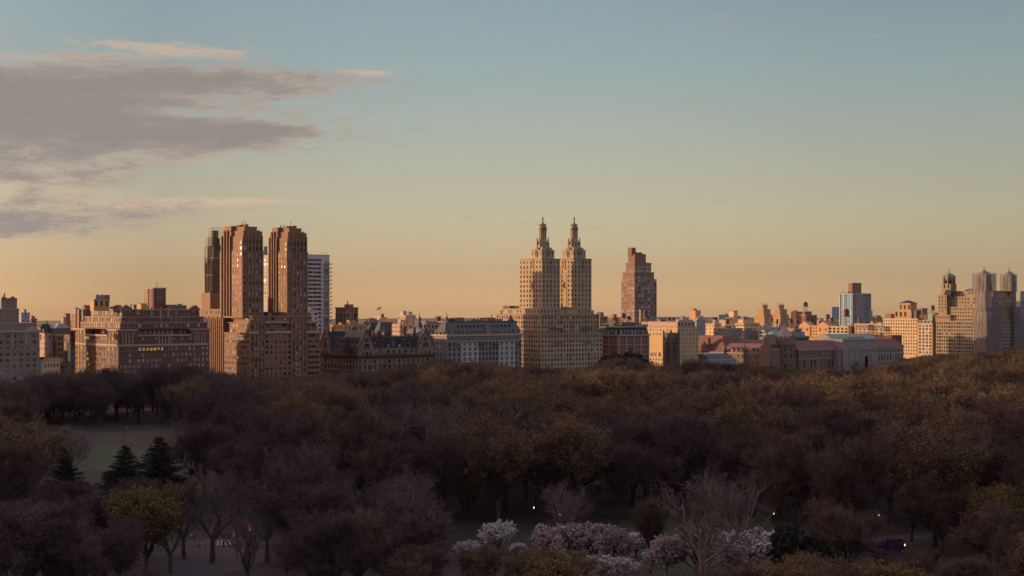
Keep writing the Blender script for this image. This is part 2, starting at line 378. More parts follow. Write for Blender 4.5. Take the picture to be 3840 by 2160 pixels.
def gen(name, label, cat, xl, xc, xr, ytop, Y0, m, style='s-pale-n', pitch=3.2, fh=3.4, w=1.2, h=1.6, cop=None, n=2, zmin=9, group=None, win='ES', ybot=None, pat=None, deep=None, skip=0, rm=None):
    """plain block seen at its near corner: south face from xl to xc, east face from xc to xr"""
    X0 = XY(xc, Y0); X1 = XY(xr, Y0); Y1 = YX(xl, X0) if xl < xc-1 else Y0+(deep or 14)
    if deep: Y1 = max(Y1, Y0+deep)
    z1 = ZP(ytop, X0, Y0); b = Bld(name, label, cat, X0, Y0, group)
    b.mass(X0, X1, Y0, Y1, 0 if ybot is None else ZP(ybot, X0, Y0), z1, m, cop or m)
    zm = zmin if ybot is None else ZP(ybot, X0, Y0)
    if 'E' in win: b.fac('E', Y0, X0, X1, zm, z1-.6, pitch, fh, w, h, style, pat, skip)
    if 'S' in win: b.fac('S', X0, Y0, Y1, zm, z1-.6, pitch, fh, w, h, style, pat, skip)
    if n: b.clutter(X0, X1, Y0, Y1, z1, rm or m, n)
    b.box = (X0, X1, Y0, Y1, z1); return b
# ---------------------------------------------------------------- the avenue front, left to right
Y8 = 800.0
def zz(y, X, Y): return ZP(y, X, Y)

# grey-beige block at the left edge
b = Bld('apartment_building', 'grey beige apartment block cut by the left edge, with white pilasters under its cornice', 'building', 298, Y8)
X0, X1 = 240.0, 298.0; zc = zz(1239, 285, 800)
b.mass(X0, X1, 800, 856, 0, zc, W_BEIGE, W_STONE, 1.2, .6)
b.fac('E', 800, X0, X1-1, 9, zc-1.6, 3.9, 3.38, 2.3, 1.75, 'p-pale-n', skip=.0)
b.band(X0, X1, 800, 856, zc-10.6, .35, W_STONE); b.band(X0, X1, 800, 856, zc-30, .35, W_STONE)
b.piers('E', 800, [X1-.4, 290, 282.7, 274.8, 267, 259], .55, .3, zc-9.8, zc-1.2, W_WHITE, 'pilaster')
for a in (290, 282.7, 274.8):
    q = MB(); q.lathe(a, 799.6, [(.3, zc+.1), (.45, zc+.6), (.2, zc+1.2), (.28, zc+1.6), (.04, zc+2.8)], 8); b.one('finial', q, W_STONE)
q = MB(); q.prism(290.5, 297.8, 799.3, 801, zc+.11, zc+2.2, 'Y'); b.one('pediment', q, W_STONE)
zp = zz(1211, 285, 806); b.mass(X0+2, XY(137, 806), 806, 845, zc, zp, W_BEIGE, W_STONE, .5, .2)
b.fac('E', 806, X0+6, XY(137, 806), zc+.5, zp-.2, 7.5, 5, 3.2, 2.6, 'p-dark-d')
zt = zz(1158, 283, 809); zt2 = zz(1118, 283, 809)
b.mass(XY(-18, 809), XY(71, 809), 809, 822, zp, zt, W_BEIGE, W_STONE, .4, .25)
b.fac('E', 809, XY(-15, 809), XY(70, 809), zp, zt-1, 8, 30, 1.8, 5.0, 'p-dark-d')
for xx in (10, 51):
    q = MB(); xc_ = XY(xx, 809)
    for i in range(8):
        a0 = pi*i/8; a1 = pi*(i+1)/8
        q.box(xc_+1.35*cos((a0+a1)/2)-.25, xc_+1.35*cos((a0+a1)/2)+.25, 808.7, 809, zp+6.4+1.35*sin((a0+a1)/2), zp+6.9+1.35*sin((a0+a1)/2))
    b.one('window_arch', q, W_STONE)
b.mass(XY(5, 811), XY(64, 811), 811, 820, zt, zt2, W_BEIGE, W_STONE, .6, .15)
for xx in (XY(5, 811)+1.4, XY(64, 811)-2.6): q = MB(); q.lathe(xx, 811.0, [(1.5, zt2), (1.3, zt2+.5), (.8, zt2+.95), (.1, zt2+1.1)], 12); b.one('parapet_crest', q, W_BEIGE)
for xx in (XY(14, 811), XY(49, 811)):
    q = MB(); n0 = 14
    for i in range(n0):
        a = 2*pi*i/n0; q.box(xx+1.05*cos(a)-.16, xx+1.05*cos(a)+.16, 810.8, 811, zt+3.4+1.05*sin(a)-.16, zt+3.4+1.05*sin(a)+.16)
    b.one('medallion', q, W_STONE)
b.chim(XY(16, 813), 813, zt2+.1, zt2+2.2, .8, W_BEIGE)
b.clutter(X0+30, X1-2, 822, 850, zc, W_BEIGE, 3, 3)

# small things between the left block and the brown brick block
b = gen('apartment_building', 'narrow tan building with a blank curved side wall, beside the left edge block', 'building', 148, 168, 205, 1250, 832, W_PINK, 's-dark-d', 6, n=0, w=.9, h=1.3, skip=.4)
x0, x1, y0, y1, z1 = b.box; b.bulk(x0+.4, x1-3, y0+3, y1+6, z1+.06, zz(1235, x0, y0), SOOT)
q = MB(); zb = zz(1243, x0, 838)
q.box(XY(152, 838), XY(198, 838), 838, 846, z1-4, zz(1226, x0, 838)); b.one('penthouse', q, SOOT)
q = MB(); q.frus(XY(152, 838)-.5, XY(198, 838)+.5, 837.5, 846.5, zz(1226, x0, 838), zz(1214, x0, 838), 3.2, 3.2); b.one('hip_roof', q, SLATE); b.chim(XY(175, 842), 842, zz(1216, x0, 838), zz(1206, x0, 838), .7, SOOT)
b = gen('apartment_building', 'slim brown building with a pale tent roofed pavilion and arched windows on top', 'building', 196, 212, 240, 1254, 826, W_BRN2, 's-dark-d', 2.4, n=0, w=1.0, h=1.7, cop=W_STONE)
x0, x1, y0, y1, z1 = b.box; zp = zz(1231, x0, 828)
b.mass(x0+.5, XY(262, 828), 828, y1+6, z1, zp, SOOT, W_STONE, .3, .3); b.fac('E', 828, x0+.6, XY(262, 828), z1, zp, 2.0, 20, .9, 2.5, 's-tan-d')
q = MB(); q.frus(x0-.2, XY(262, 828)+.7, 827.3, y1+6.7, zp+.15, zz(1213, x0, 828), 3.6, 3.4); b.one('tent_roof', q, METAL)
b = gen('apartment_building', 'dark red brick building squeezed against the left side of the brown block', 'building', 240, 262, 282, 1240, 850, W_BROWN, 's-dark-d', 3, n=1)
b = gen('apartment_building', 'brown slab with a tall chimney stack behind the brown block', 'building', 267, 285, 303, 1172, 885, W_BRN2, 's-dark-d', 3.4, w=.9, cop=W_STONE, n=1)
b.bulk(XY(248, 884), XY(264, 884), 884, 888, 0, zz(1176, b.box[0], 884), W_BRN2, TAR, 'chimney_stack'); b.bulk(XY(238, 883), XY(250, 883), 883, 887, 0, zz(1191, b.box[0], 883), W_OCHRE, TAR, 'chimney_stack')
b = gen('townhouse', 'low sunlit yellow building with a colonnaded cornice between trees at left', 'building', 146, 152, 224, 1350, 803, W_CREAM, 's-dark-d', 1.7, 5.2, w=.8, h=2.0, cop=W_STONE, n=0, win='E', zmin=4)
b.bulk(XY(165, 808), XY(235, 808), 808, 816, b.box[4]-2, zz(1342, b.box[0], 808), W_OCHRE)
b = gen('townhouse', 'dark low house with a sunlit white chimney, left of the brown block', 'building', 236, 240, 280, 1316, 812, SOOT, 's-dark-d', 2.6, n=1, w=.8, win='E')
b.bulk(XY(255, 811), XY(264, 811), 811, 813, b.box[4]-6, zz(1284, b.box[0], 811), W_CREAM, W_STONE, 'chimney_stack')
gen('apartment_tower', 'distant pale grey glass tower beyond the left edge block', 'building', 73, 80, 112, 1172, 1500, W_BLUE, 's-white-w', 3.2, 3.3, w=2.2, n=1, cop=W_GREY)
gen('apartment_building', 'plain brown building behind the roof of the left edge block', 'building', 112, 117, 138, 1195, 900, W_BRN2, 's-dark-d', 4, n=1)

# brown brick block with gables
b = Bld('apartment_building', 'broad dark red brick apartment block with stone belt and gabled roofline beside the brick towers', 'building', 345, Y8)
XA, XB, YA, YB = 345.0, 404.0, 800.0, 867.0
z1, z2, z3, z4, z5 = [zz(y, 345, 800) for y in (1257, 1236, 1211, 1189, 1160)]
b.mass(XA, XB, YA, YB, 0, z1, W_BROWN, None, roof=TAR)
xw, xe = XY(515, 800), XY(717, 800); yw, ye = YX(404, 345), YX(320, 345)
for (a0, a1, c0, c1) in ((XA, xw, YA, yw), (xe, XB, YA, 812), (XA, XA+12, ye, YB)):
    b.mass(a0, a1, c0, c1, z1, z2, W_BROWN, W_STONE, .7, .5); b.fac('E', c0, a0, a1, z1-.3, z2-.3, 3.0, 3.3, 1.1, 1.7, 's-pale-n') if c0 == YA else None
    if a0 == XA: b.fac('S', XA, c0, c1, z1-.3, z2-.3, 3.0, 3.3, 1.1, 1.7, 's-tan-n')
q = MB(); q.box(xw, xe, YA-.5, YA, z1-.8, z1+.1); b.one('balustrade', q, W_STONE); q = MB(); q.box(XA-.5, XA, yw, ye, z1-.8, z1+.1); b.one('balustrade', q, W_STONE)
b.mass(XA+6, XB-3, YA+5, YB-4, z1, z2, W_BROWN, None); b.fac('E', YA+5, xw, xe, z1, z2+.3, 2.9, 3.3, 1.6, 2.2, 'p-white-w', skip=.1); b.fac('S', XA+6, yw, ye, z1, z2+.3, 3.2, 3.3, 1.2, 1.7, 's-tan-n')
b.mass(XA+2, XB-1, YA+2, YB-3, z2, z3, W_BROWN, W_STONE, .3, .15); b.both(XA+2, XB-1, YA+2, YB-3, z2-.1, z3, 3.6, w=1.7, h=2.0, style='p-pale-w', skip=.15)
b.mass(XA+3.6, XB-2, YA+4, YB-5, z3, z4, W_BROWN, W_STONE, .3, .15); b.both(XA+3.6, XB-2, YA+4, YB-5, z3-.1, z4, 3.3, w=1.4, h=1.9, style='s-pale-n', skip=.2)
b.mass(XA+5, XB-5, YA+6, YB-18, z4, z5, W_BROWN, W_STONE, .5, .3); b.both(XA+5, XB-5, YA+6, YB-18, z4, z5-.4, 4.2, w=1.8, h=2.0, style='p-pale-w', skip=.2)
for gx in (XY(478, 805), XY(735, 805)):
    q = MB(); q.box(gx-2.6, gx+2.6, YA+5.4, YA+9, z4+.05, z5+.1); q.prism(gx-3, gx+3, YA+5.2, YA+9, z5+.1, z5+2.6, 'Y'); b.one('gable', q, W_BROWN)
    q = MB()
    for i in range(9):
        a = pi*(i+.5)/9; q.box(gx+2.1*cos(a)-.3, gx+2.1*cos(a)+.3, YA+5.1, YA+5.4, z4+2.6+2.1*sin(a)-.3, z4+2.6+2.1*sin(a)+.3)
    b.one('window_arch', q, W_STONE)
for gy in (YX(436, 350), YX(318, 350)):
    q = MB(); q.box(XA+4.6, XA+8, gy-2.5, gy+2.5, z4+.05, z5+.1); q.prism(XA+4.4, XA+8, gy-2.9, gy+2.9, z5+.1, z5+2.6, 'X'); b.one('gable', q, W_BROWN)
    q = MB()
    for i in range(9):
        a = pi*(i+.5)/9; q.box(XA+4.3, XA+4.6, gy+2*cos(a)-.3, gy+2*cos(a)+.3, z4+2.6+2*sin(a)-.3, z4+2.6+2*sin(a)+.3)
    b.one('window_arch', q, W_STONE)
zb = zz(1296, 345, 800); b.band(XA, XB, YA, YB, zb-.6, 1.2, W_STONE, .3)
b.fac('E', YA, XA, XB, zb+.8, z1-.6, 2.75, 3.35, 1.5, 1.75, 's-pale-n', pat=[1, .8, 1, 1.2], skip=.05); b.fac('S', XA, YA, YB, zb+.8, z1-.6, 2.35, 3.35, 1.2, 1.75, 's-tan-n')
b.fac('E', YA, XA, xw+4, zb-4, zb-.8, 2.75, 3.3, 1.4, 1.75, 's-pale-n')
xl0, xl1 = XY(515, 800), XY(618, 800); b.fac('E', YA, xl0, xl1, zb-4, zb-.8, 2.4, 3.3, 1.6, 1.9, 's-dark-l', pat=[1.2, .9, .9, 1.2]); b.fac('E', YA, xl1, XB, zb-4, zb-.8, 2.9, 3.3, 1.4, 1.7, 's-pale-w')
b.fac('E', YA, XA, XB, 6, zb-4.2, 2.75, 3.35, 1.4, 1.75, 's-pale-w', skip=.08); b.fac('S', XA, YA, YB, 6, zb-.8, 2.35, 3.35, 1.2, 1.75, 's-tan-n')
b.piers('E', YA, [XY(x, 800) for x in (460, 472, 484, 497)], .5, .22, zb+.6, z2-1.2, W_STONE, 'pilaster'); b.piers('E', YA, [XY(x, 800) for x in (597, 609, 621, 633, 640)], .5, .22, zb+.6, z1-.9, W_STONE, 'pilaster')
b.piers('E', YA, [XY(x, 800) for x in (735, 745, 757, 768)], .5, .22, zb+.6, z2-1.2, W_STONE, 'pilaster'); b.piers('E', YA+5, [XY(x, 805) for x in (579, 611, 643)], .9, .3, z1+.1, z3-.4, W_STONE, 'pilaster')
b.piers('E', YA+6, [XY(x, 806) for x in (568, 602, 631)], .9, .3, z4+.1, z5+1.2, W_STONE, 'pilaster')
b.piers('S', XA, [YX(x, 345) for x in (428, 412, 308, 296)], .7, .22, 6, z2-1.2, W_ORNG, 'pilaster')
tx, ty = 374.0, 815.0; zt = zz(1079, tx, ty)
b.mass(tx, XY(622, ty), ty, YX(550, tx), z5, zt, W_BROWN, W_STONE, .6, .3)
b.piers('S', tx, [ty+2.5, ty+7.5, ty+12.5], .6, .3, z5, zt-.8, W_ORNG, 'pilaster')
q = MB(); cx = (tx+XY(622, ty))/2+.3
q.box(cx-1.5, cx-1.2, ty-.15, ty, z5+6, z5+11); q.box(cx+1.2, cx+1.5, ty-.15, ty, z5+6, z5+11); q.box(cx-.15, cx+.15, ty-.15, ty, z5+6, z5+13); q.box(cx-1.5, cx+1.5, ty-.15, ty, z5+5.6, z5+6)
for i in range(7):
    a = pi*(i+.5)/7; q.box(cx+1.3*cos(a)-.25, cx+1.3*cos(a)+.25, ty-.15, ty, z5+11+1.8*sin(a)-.25, z5+11+1.8*sin(a)+.25)
b.one('blind_window', q, W_STONE); b.chim(cx, ty+5, zt+.1, zt+2.5, .5, IRON)
px0, px1 = XY(352, 818), XY(410, 818); zq = zz(1122, px0, 818)
b.mass(px0, px1, 818, YX(338, px0), z5-1, zq, W_ORNG, W_STONE, .4, .2); b.fac('E', 818, px0, px1, z5, zq, 3, 5, 1.2, 3.0, 's-dark-d')
for xx in (366, 384):
    q = MB(); q.lathe(XY(xx, 822), 822, [(1.4, zq+.06), (1.4, zq+2.4), (.2, zq+3.0)], 12); b.one('tank', q, METAL)
b.bulk(XY(393, 821), XY(412, 821), 821, 825, zq-2, zz(1107, px0, 821), W_BRN2)
b.clutter(XA+8, XB-8, YA+8, YB-22, z5, W_BRN2, 6, 3.2)
b.bulk(XY(529, 812), XY(550, 812), 812, 817, z5-.5, zz(1139, 360, 812), W_ORNG); b.bulk(XY(632, 812), XY(660, 812), 812, 818, z5-.5, zz(1144, 385, 812), W_BRN2); b.bulk(XY(665, 811), XY(700, 811), 811, 818, z5-.5, zz(1147, 385, 812), W_BRN2)
b.bulk(XY(290, 866), XY(300, 866), 863.5, 866.5, z1-1, zz(1160, 345, 860), W_BRN2)

# twin brick towers (art deco)
b = Bld('twin_tower_apartments', 'orange brick art deco apartment block with two tall stepped towers and dark terraces', 'building', 431.6, Y8)
XA, XB = 431.6, 483.0; zA, zB, zC = [zz(y, 431.6, 800) for y in (1249, 1211, 1186)]; ys = YX(839, XA)
b.mass(XA, XB, 800, ys, 0, zA, W_MAJ, W_MAJ, .5, .35); b.mass(XA, XB, ys, 855, 0, zz(1195, XA, ys), W_MAJ, W_MAJ, .4, .15)
zW = zz(1159, XA, 850); b.mass(XA, XA+20, ys+4, 868, zz(1195, XA, ys), zW, W_MAJ, W_MAJ, .3, .1); b.fac('S', XA, ys+4, 868, zz(1195, XA, ys), zW-.4, 2.6, 3.4, 1, 1.6, 's-dark-d'); b.mass(XA, XB-10, 855, 866, 0, zz(1195, XA, ys), W_MAJ); b.mass(XA+6, XB, 866, 905, 0, zz(1200, XA, ys), W_MAJ)  # last mass: unseen rear depth added to shade the mansion's south face
b.mass(XA+2, XB-2, 802, ys, zA, zB, W_MAJ, W_STONE, .25, .6); b.mass(XA+3.5, XB-4, 804, ys, zB, zC, W_MAJ, W_STONE, .25, .5)
b.both(XA+2, XB-2, 802, ys, zA, zB, 4.2, w=2.4, h=1.9, style='p-brown-w', skip=.15); b.both(XA+3.5, XB-4, 804, ys, zB, zC, 4.5, w=2.2, h=1.8, style='p-brown-n', skip=.2)
for sx0, sx1 in ((XA-.4, XY(936+34, 800)), (XY(995, 800), XY(1090, 800)), (XY(1148, 800), XB+.4)):
    for zl in (zA, zB): 
        q = MB(); yy = 799.4 if zl == zA else 801.4
        q.box(sx0, sx1, yy, yy+.3, zl-.1, zl+1.0); q.box(sx0, sx1, yy, 800.2, zl-.4, zl-.1); b.one('terrace_rail', q, W_STONE)
# east front: three pier groups and plain bays
gA = (XA, XY(936+3, 800)+2.6)
e1, e2, e3, e4 = XY(938, 800), XY(993, 800), XY(1093, 800), XY(1148, 800)
b.fac('E', 800, e2, e3, 6, zA-.4, 3.1, 3.45, 1.3, 1.75, 's-brown-n', pat=[1.5, 1, 1, 1, 1.5]); b.fac('E', 800, e4, XB, 6, zA-.4, 3.6, 3.45, 2.8, 1.5, 'q-brown-n')
b.fac('E', 800, e1, e2, 6, zB-1, 2.75, 3.45, 1.5, 1.9, 's-brown-w'); b.fac('E', 800, e3, e4, 6, zB-1, 2.75, 3.45, 1.5, 1.9, 's-brown-w')
for (a, c) in ((e1, e2), (e3, e4)):
    q = MB(); q.box(a, c, 800, 804, zA, zz(1199, XA, 800)); b.one('bay_wall', q, W_MAJ)
    b.piers('E', 800, [a+(c-a)*i/4 for i in range(5)], .95, .55, 0, [zz(1196, XA, 800)+(.8 if i % 2 else 0) for i in range(5)], W_MAJ)
b.fac('S', XA, 800, ys, 6, zA-.4, 3.4, 3.45, 2.7, 1.6, 'q-brown-w'); b.fac('S', XA, ys, 866, 6, zz(1200, XA, ys), 3.3, 3.45, 1.4, 1.8, 's-brown-d')
b.piers('S', XA, [ys+.6+i*2.9 for i in range(11)], .9, .5, 0, [zz(1193, XA, 835)+(1 if i % 2 else 0) for i in range(11)], W_MAJ)
bx, by = XY(788, 870), 870.0
b.mass(bx, XY(832, by), by, YX(756, bx), 0, zz(1098, bx, by), W_MAJ, None); b.chim(bx+2, by+4, zz(1098, bx, by), zz(1092, bx, by), .6, W_MAJ)
def majestic(x0, y0, x1, y1, top):
    zf = zC; z_a, z_b, z_c, z_d = [zz(v+top, x0, y0) for v in (937, 884, 863, 848)]
    b.mass(x0, x1, y0, y1, zf-1.2, z_a, W_MAJ, None)
    b.mass(x0+.5, x1-.6, y0+.5, y1-1.2, z_a, z_b, W_MAJ, None); b.mass(x0+1.6, x1-1.8, y0+1.6, y1-2.4, z_b, z_c, W_MAJ, None); b.mass(x0+3.2, x1-3.2, y0+3.0, y1-3.6, z_c, z_d, W_MAJ, W_MAJ, .4, .15)
    L = y1-y0; W = x1-x0
    # south face: tall piers at the far half, flat bay near the corner
    b.fac('S', x0, y0+1.5, y0+L*.46, zf, z_a-1.0, 3.3, 3.55, 1.15, 1.9, 's-tan-w'); b.fac('S', x0, y0+L*.5, y1, zf, z_a-1.0, 3.2, 3.55, 1.1, 1.9, 's-tan-w')
    b.piers('S', x0, [y0+L*f for f in (.52, .645, .77, .895)], .95, .75, zf, [z_b+.6, z_c+.8, z_c+.8, z_b+.6], W_MAJ)
    q = MB(); q.box(x0+.2, x0+5, y0+L*.5, y0+L*.90, z_a, z_c); q.box(x0+1, x0+5, y0+L*.55, y0+L*.85, z_c, z_d+.9); b.one('crown', q, W_MAJ)
    q = MB(); q.box(x0-.15, x0+3.5, y0-.15, y0+3.4, z_a-6.8, z_b-3.2); b.one('corner_bay', q, W_MAJ)
    for zw in (z_a-3.4, z_a+.2, z_a+3.8):
        if zw < z_b-5: 
            b.wins.append(('S', x0-.15, y0+1.6, zw, 2.8, 2.1, 'p-tan-w')); b.wins.append(('E', y0-.15, x0+1.7, zw, 2.8, 2.1, 'p-tan-w'))
    # east face: five piers rising past the roof
    n = 5; xs = [x0+W*.26+(W*.66)*i/(n-1) for i in range(n)]
    b.piers('E', y0, xs, .8, .55, zf, [z_b+.4, z_c+.5, z_c+1.0, z_c+.5, z_b+.4], W_MAJ)
    q = MB(); q.box(x0+W*.24, x0+W*.94, y0+.1, y0+3, z_a, z_c-.4); b.one('crown', q, W_MAJ)
    p_ = (xs[-1]-xs[0])/(n-1)
    zt_ = z_a-4.2
    while zt_ > zf+1:
        for i in range(n-1): b.wins.append(('E', y0, xs[i]+p_/2, zt_, 1.35, 2.0, 's-tan-w'))
        b.wins.append(('E', y0, x0+W*.11, zt_, 1.3, 1.9, 's-tan-d')); zt_ -= 3.55
    for zw in (z_a-.2, z_a+4.2):
        for i in range(n-1): b.wins.append(('E', y0+.1, xs[i]+p_/2, zw, 1.4, 2.4, 's-dark-d'))
    b.clutter(x0+3.6, x1-3.6, y0+3.5, y1-4, z_d, W_MAJ, 2, 1.8); b.chim(x0+W*.45, y0+L*.3, z_d, z_d+3.5, .35, IRON)
majestic(432.0, 810.4, 447.3, 841, 0); majestic(464.4, 810.4, 480.0, 836, 6)
b.clutter(448, 463, 812, 836, zC, W_MAJ, 3, 3)
m_tower = b

# scaffolded tower behind it
b = Bld('apartment_tower', 'dark brown tapering tower wrapped in scaffolding at its top, behind the left brick tower', 'building', 508, 1000)
x0, y0 = 508.0, 1000.0; x1 = XY(832, 1000); y1 = YX(769, x0)
zs_ = [zz(v, x0, y0) for v in (1096, 966, 918, 893, 857)]
b.mass(x0, x1, y0, y1, 0, zs_[1], W_DAKT, W_STONE, .4, .2); b.mass(x0+.6, x1-.4, y0+.6, y1-2.2, zs_[1], zs_[2], W_DAKT); b.mass(x0+1, x1-1, y0+1.4, y1-4.2, zs_[2], zs_[3], W_DAKT); b.mass(x0+1.6, x1-1.8, y0+2.6, y1-7, zs_[3], zs_[4]-1.4, W_DAKT)
b.piers('S', x0, [y0+1+i*2.4 for i in range(6)], .7, .5, 30, [zs_[1]+(1.5 if i % 2 else -2) for i in range(6)], W_DAKT, 'buttress'); b.band(x0, x1, y0, y1, zz(1034, x0, y0), .7, W_DAKT, .7)
b.fac('S', x0, y0, y1, 40, zs_[1]-2, 4.8, 7, .9, 2.2, 's-dark-d'); b.fac('E', y0, x0, x1, 40, zs_[1]-2, 3.2, 7, .9, 2.2, 's-dark-d')
def scaffold(label, boxes, step=2.0, r=.07, sheet=None):
    X, Y = boxes[0][0], boxes[0][2]; root = link('scaffolding', None, None, (X, Y, 0)); tag(root, label, 'scaffolding')
    q = MB(); pl = MB(); nt = MB()
    for (a0, a1, c0, c1, z0, z1) in boxes:
        nx = max(1, round((a1-a0)/step)); ny = max(1, round((c1-c0)/step)); nz_ = max(1, round((z1-z0)/2.2))
        for i in range(nx+1): q.box(a0+(a1-a0)*i/nx-r, a0+(a1-a0)*i/nx+r, c0-r, c0+r, z0, z1+.9)
        for j in range(ny+1): q.box(a0-r, a0+r, c0+(c1-c0)*j/ny-r, c0+(c1-c0)*j/ny+r, z0, z1+.9)
        for k in range(nz_+1):
            z = z0+(z1-z0)*k/nz_; pl.box(a0-.3, a1, c0-.35, c0+.55, z-.06, z+.02); pl.box(a0-.35, a0+.55, c0, c1, z-.06, z+.02)
            q.box(a0, a1, c0-.04-r, c0-.04+r, z+.9, z+1.02); q.box(a0-.04-r, a0-.04+r, c0, c1, z+.9, z+1.02)
        for i in range(nx):
            for k in range(nz_):
                if (i+k) % 2: q.tube((a0+(a1-a0)*i/nx, c0-.1, z0+(z1-z0)*k/nz_), (a0+(a1-a0)*(i+1)/nx, c0-.1, z0+(z1-z0)*(k+1)/nz_), r*.8, r*.8, 4)
        for j in range(ny):
            for k in range(nz_):
                if (j+k) % 2: q.tube((a0-.1, c0+(c1-c0)*j/ny, z0+(z1-z0)*k/nz_), (a0-.1, c0+(c1-c0)*(j+1)/ny, z0+(z1-z0)*(k+1)/nz_), r*.8, r*.8, 4)
        if sheet:
            # netting hung outside the poles, gently rippled
            def rip(u, v): return .09*sin(u*1.7+v*.11)+.06*sin(u*4.1+1)
            n1 = max(2, int((a1-a0)/.8)); n2 = max(2, int((c1-c0)/.8)); m_ = max(2, int((z1-z0)/3))
            for k in range(m_):
                za, zb_ = z0+(z1-z0)*k/m_, z0+(z1-z0)*(k+1)/m_
                for i in range(n1):
                    u0, u1 = a0+(a1-a0)*i/n1, a0+(a1-a0)*(i+1)/n1
                    nt.add([(u0, c0-.5-rip(u0, za), za), (u1, c0-.5-rip(u1, za), za), (u1, c0-.5-rip(u1, zb_), zb_), (u0, c0-.5-rip(u0, zb_), zb_)], [(0, 1, 2, 3)])
                for j in range(n2):
                    u0, u1 = c0+(c1-c0)*j/n2, c0+(c1-c0)*(j+1)/n2
                    nt.add([(a0-.5-rip(u0, za), u0, za), (a0-.5-rip(u1, za), u1, za), (a0-.5-rip(u1, zb_), u1, zb_), (a0-.5-rip(u0, zb_), u0, zb_)], [(3, 2, 1, 0)])
    off = (X, Y, 0); link('pole_frame', q.mesh('pole_frame', IRON, off), root); link('deck', pl.mesh('deck', WOOD, off), root)
    if sheet: link('netting', nt.mesh('netting', sheet, off), root)
    return root
scaffold('dark scaffolding frame around the top of the tapering tower behind the left brick tower',
         [(x0-1, x1+.5, y0-1, y1-8, zs_[3]-6, zs_[4]), (x0-1.4, x0+4, y1-8, y1-2.8, zs_[2]-14, zs_[3]), (x0-1.2, x0+3, y1-3, y1+.8, zs_[1]-12, zs_[2]-2)], 1.7, .09)

# white slab with balconies behind the right brick tower
b = Bld('apartment_tower', 'white glazed brick slab tower with balconies down its right edge, behind the right brick tower', 'building', 540, 950)
x0, y0 = 540.0, 950.0; x1 = XY(1236, y0); xb = XY(1212, y0); y1 = YX(985, x0); zt = zz(954, x1-20, y0)
b.mass(x0, x1, y0, y1, 0, zt, W_SLAB, W_GREY, .4, .1)
b.fac('E', y0, XY(1152, y0), xb-1, 20, zt-2.6, 5.0, 3.15, 3.6, 1.55, 'q-dark-n'); b.fac('S', x0, y0, y1, 40, zt-2.6, 6, 3.15, 4.4, 1.6, 'q-tan-w')
k = 0; z = zt-7.5
while z > 28:
    q = MB(); q.box(xb, x1+1.0, y0-1.5, y0, z-.18, z)
    for t in np.linspace(xb, x1+1, 9): q.box(t-.03, t+.03, y0-1.5, y0-1.44, z, z+1.05)
    q.box(xb, x1+1, y0-1.52, y0-1.42, z+1.0, z+1.08); q.box(x1+.94, x1+1, y0-1.5, y0, z, z+1.05); b.one('balcony', q, IRON)
    b.wins.append(('E', y0, (xb+x1)/2, z+.1, 4.2, 2.2, 'q-white-w')); z -= 3.15; k += 1
b.bulk(x0+2, x0+9, y0+8, y0+16, zt+.06, zt+4, W_SLAB); b.bulk(XY(990, 975), XY(1003, 975), 975, 980, zt, zz(925, x0, 975), METAL)
for t in (.1, .5, .8): b.chim(xb+(x1-xb)*t, y0+3, zt, zt+1.2, .2, IRON)
b = gen('apartment_building', 'plain grey wall of a lower block in front of the white slab tower', 'building', 1148, 1152, 1193, 1166, 905, W_SLAB, 's-dark-d', 4.2, 3.2, w=2.2, h=1.5, n=1, win='E')

# gabled mansion
b = Bld('gabled_mansion', 'old buff brick mansion with steep dark slate roofs, pointed gables and dormers, below the flagpole', 'building', 512, Y8)
XA, XB, YB = 512.0, 574.0, 862.0
zb = zz(1338, XA, 800); ze = zz(1306, XA, 800); zr = zz(1266, XA, 800)
b.mass(XA, XB, 800, YB, 0, ze, W_DAK, W_DAKT, .5, .3, roof=None)
q = MB(); q.box(XA-1.1, XB+1.1, 798.9, 800, zb-.3, zb); q.box(XA-1.1, XA, 800, YB, zb-.3, zb); q.box(XA-.5, XB+.5, 799.5, 800, zb-1.3, zb-.3); q.box(XA-.5, XA, 800, YB, zb-1.3, zb-.3)
for t in np.arange(XA-1, XB+1, .55): q.box(t-.09, t+.09, 798.95, 799.1, zb, zb+1.0)
for t in np.arange(799, YB, .55): q.box(XA-1.05, XA-.9, t-.09, t+.09, zb, zb+1.0)
q.box(XA-1.1, XB+1.1, 798.9, 799.12, zb+1, zb+1.15); q.box(XA-1.1, XA-.88, 799, YB, zb+1, zb+1.15); b.one('balcony_railing', q, W_DAKT)
for zf in (zb-5.4, zb-9.4, zb-13.2, zb-17): 
    for face, pl, a0, a1 in (('E', 800, XA, XB), ('S', XA, 800, YB)):
        b.fac(face, pl, a0, a1, zf-.2, zf+4.0, 3.9, 4, 1.35, 2.4, 's-brown-d', pat=[1, 1, 1.7, 1])
for zf in (zb-1.5, zb-6, zb-10): b.band(XA, XB, 800, YB, zf-.1, .3, W_DAKT, .18)
b.fac('E', 800, XA+1, XB-1, zb, ze-.2, 3.9, 4.6, 1.4, 2.4, 's-brown-d'); b.fac('S', XA, 801, YB, zb, ze-.2, 3.9, 4.6, 1.4, 2.4, 's-brown-d')
q = MB(); q.frus(XA+.4, XB-.4, 800.4, YB-.4, ze, zr, 3.2, 3.2); b.one('mansard_roof', q, SLATE)
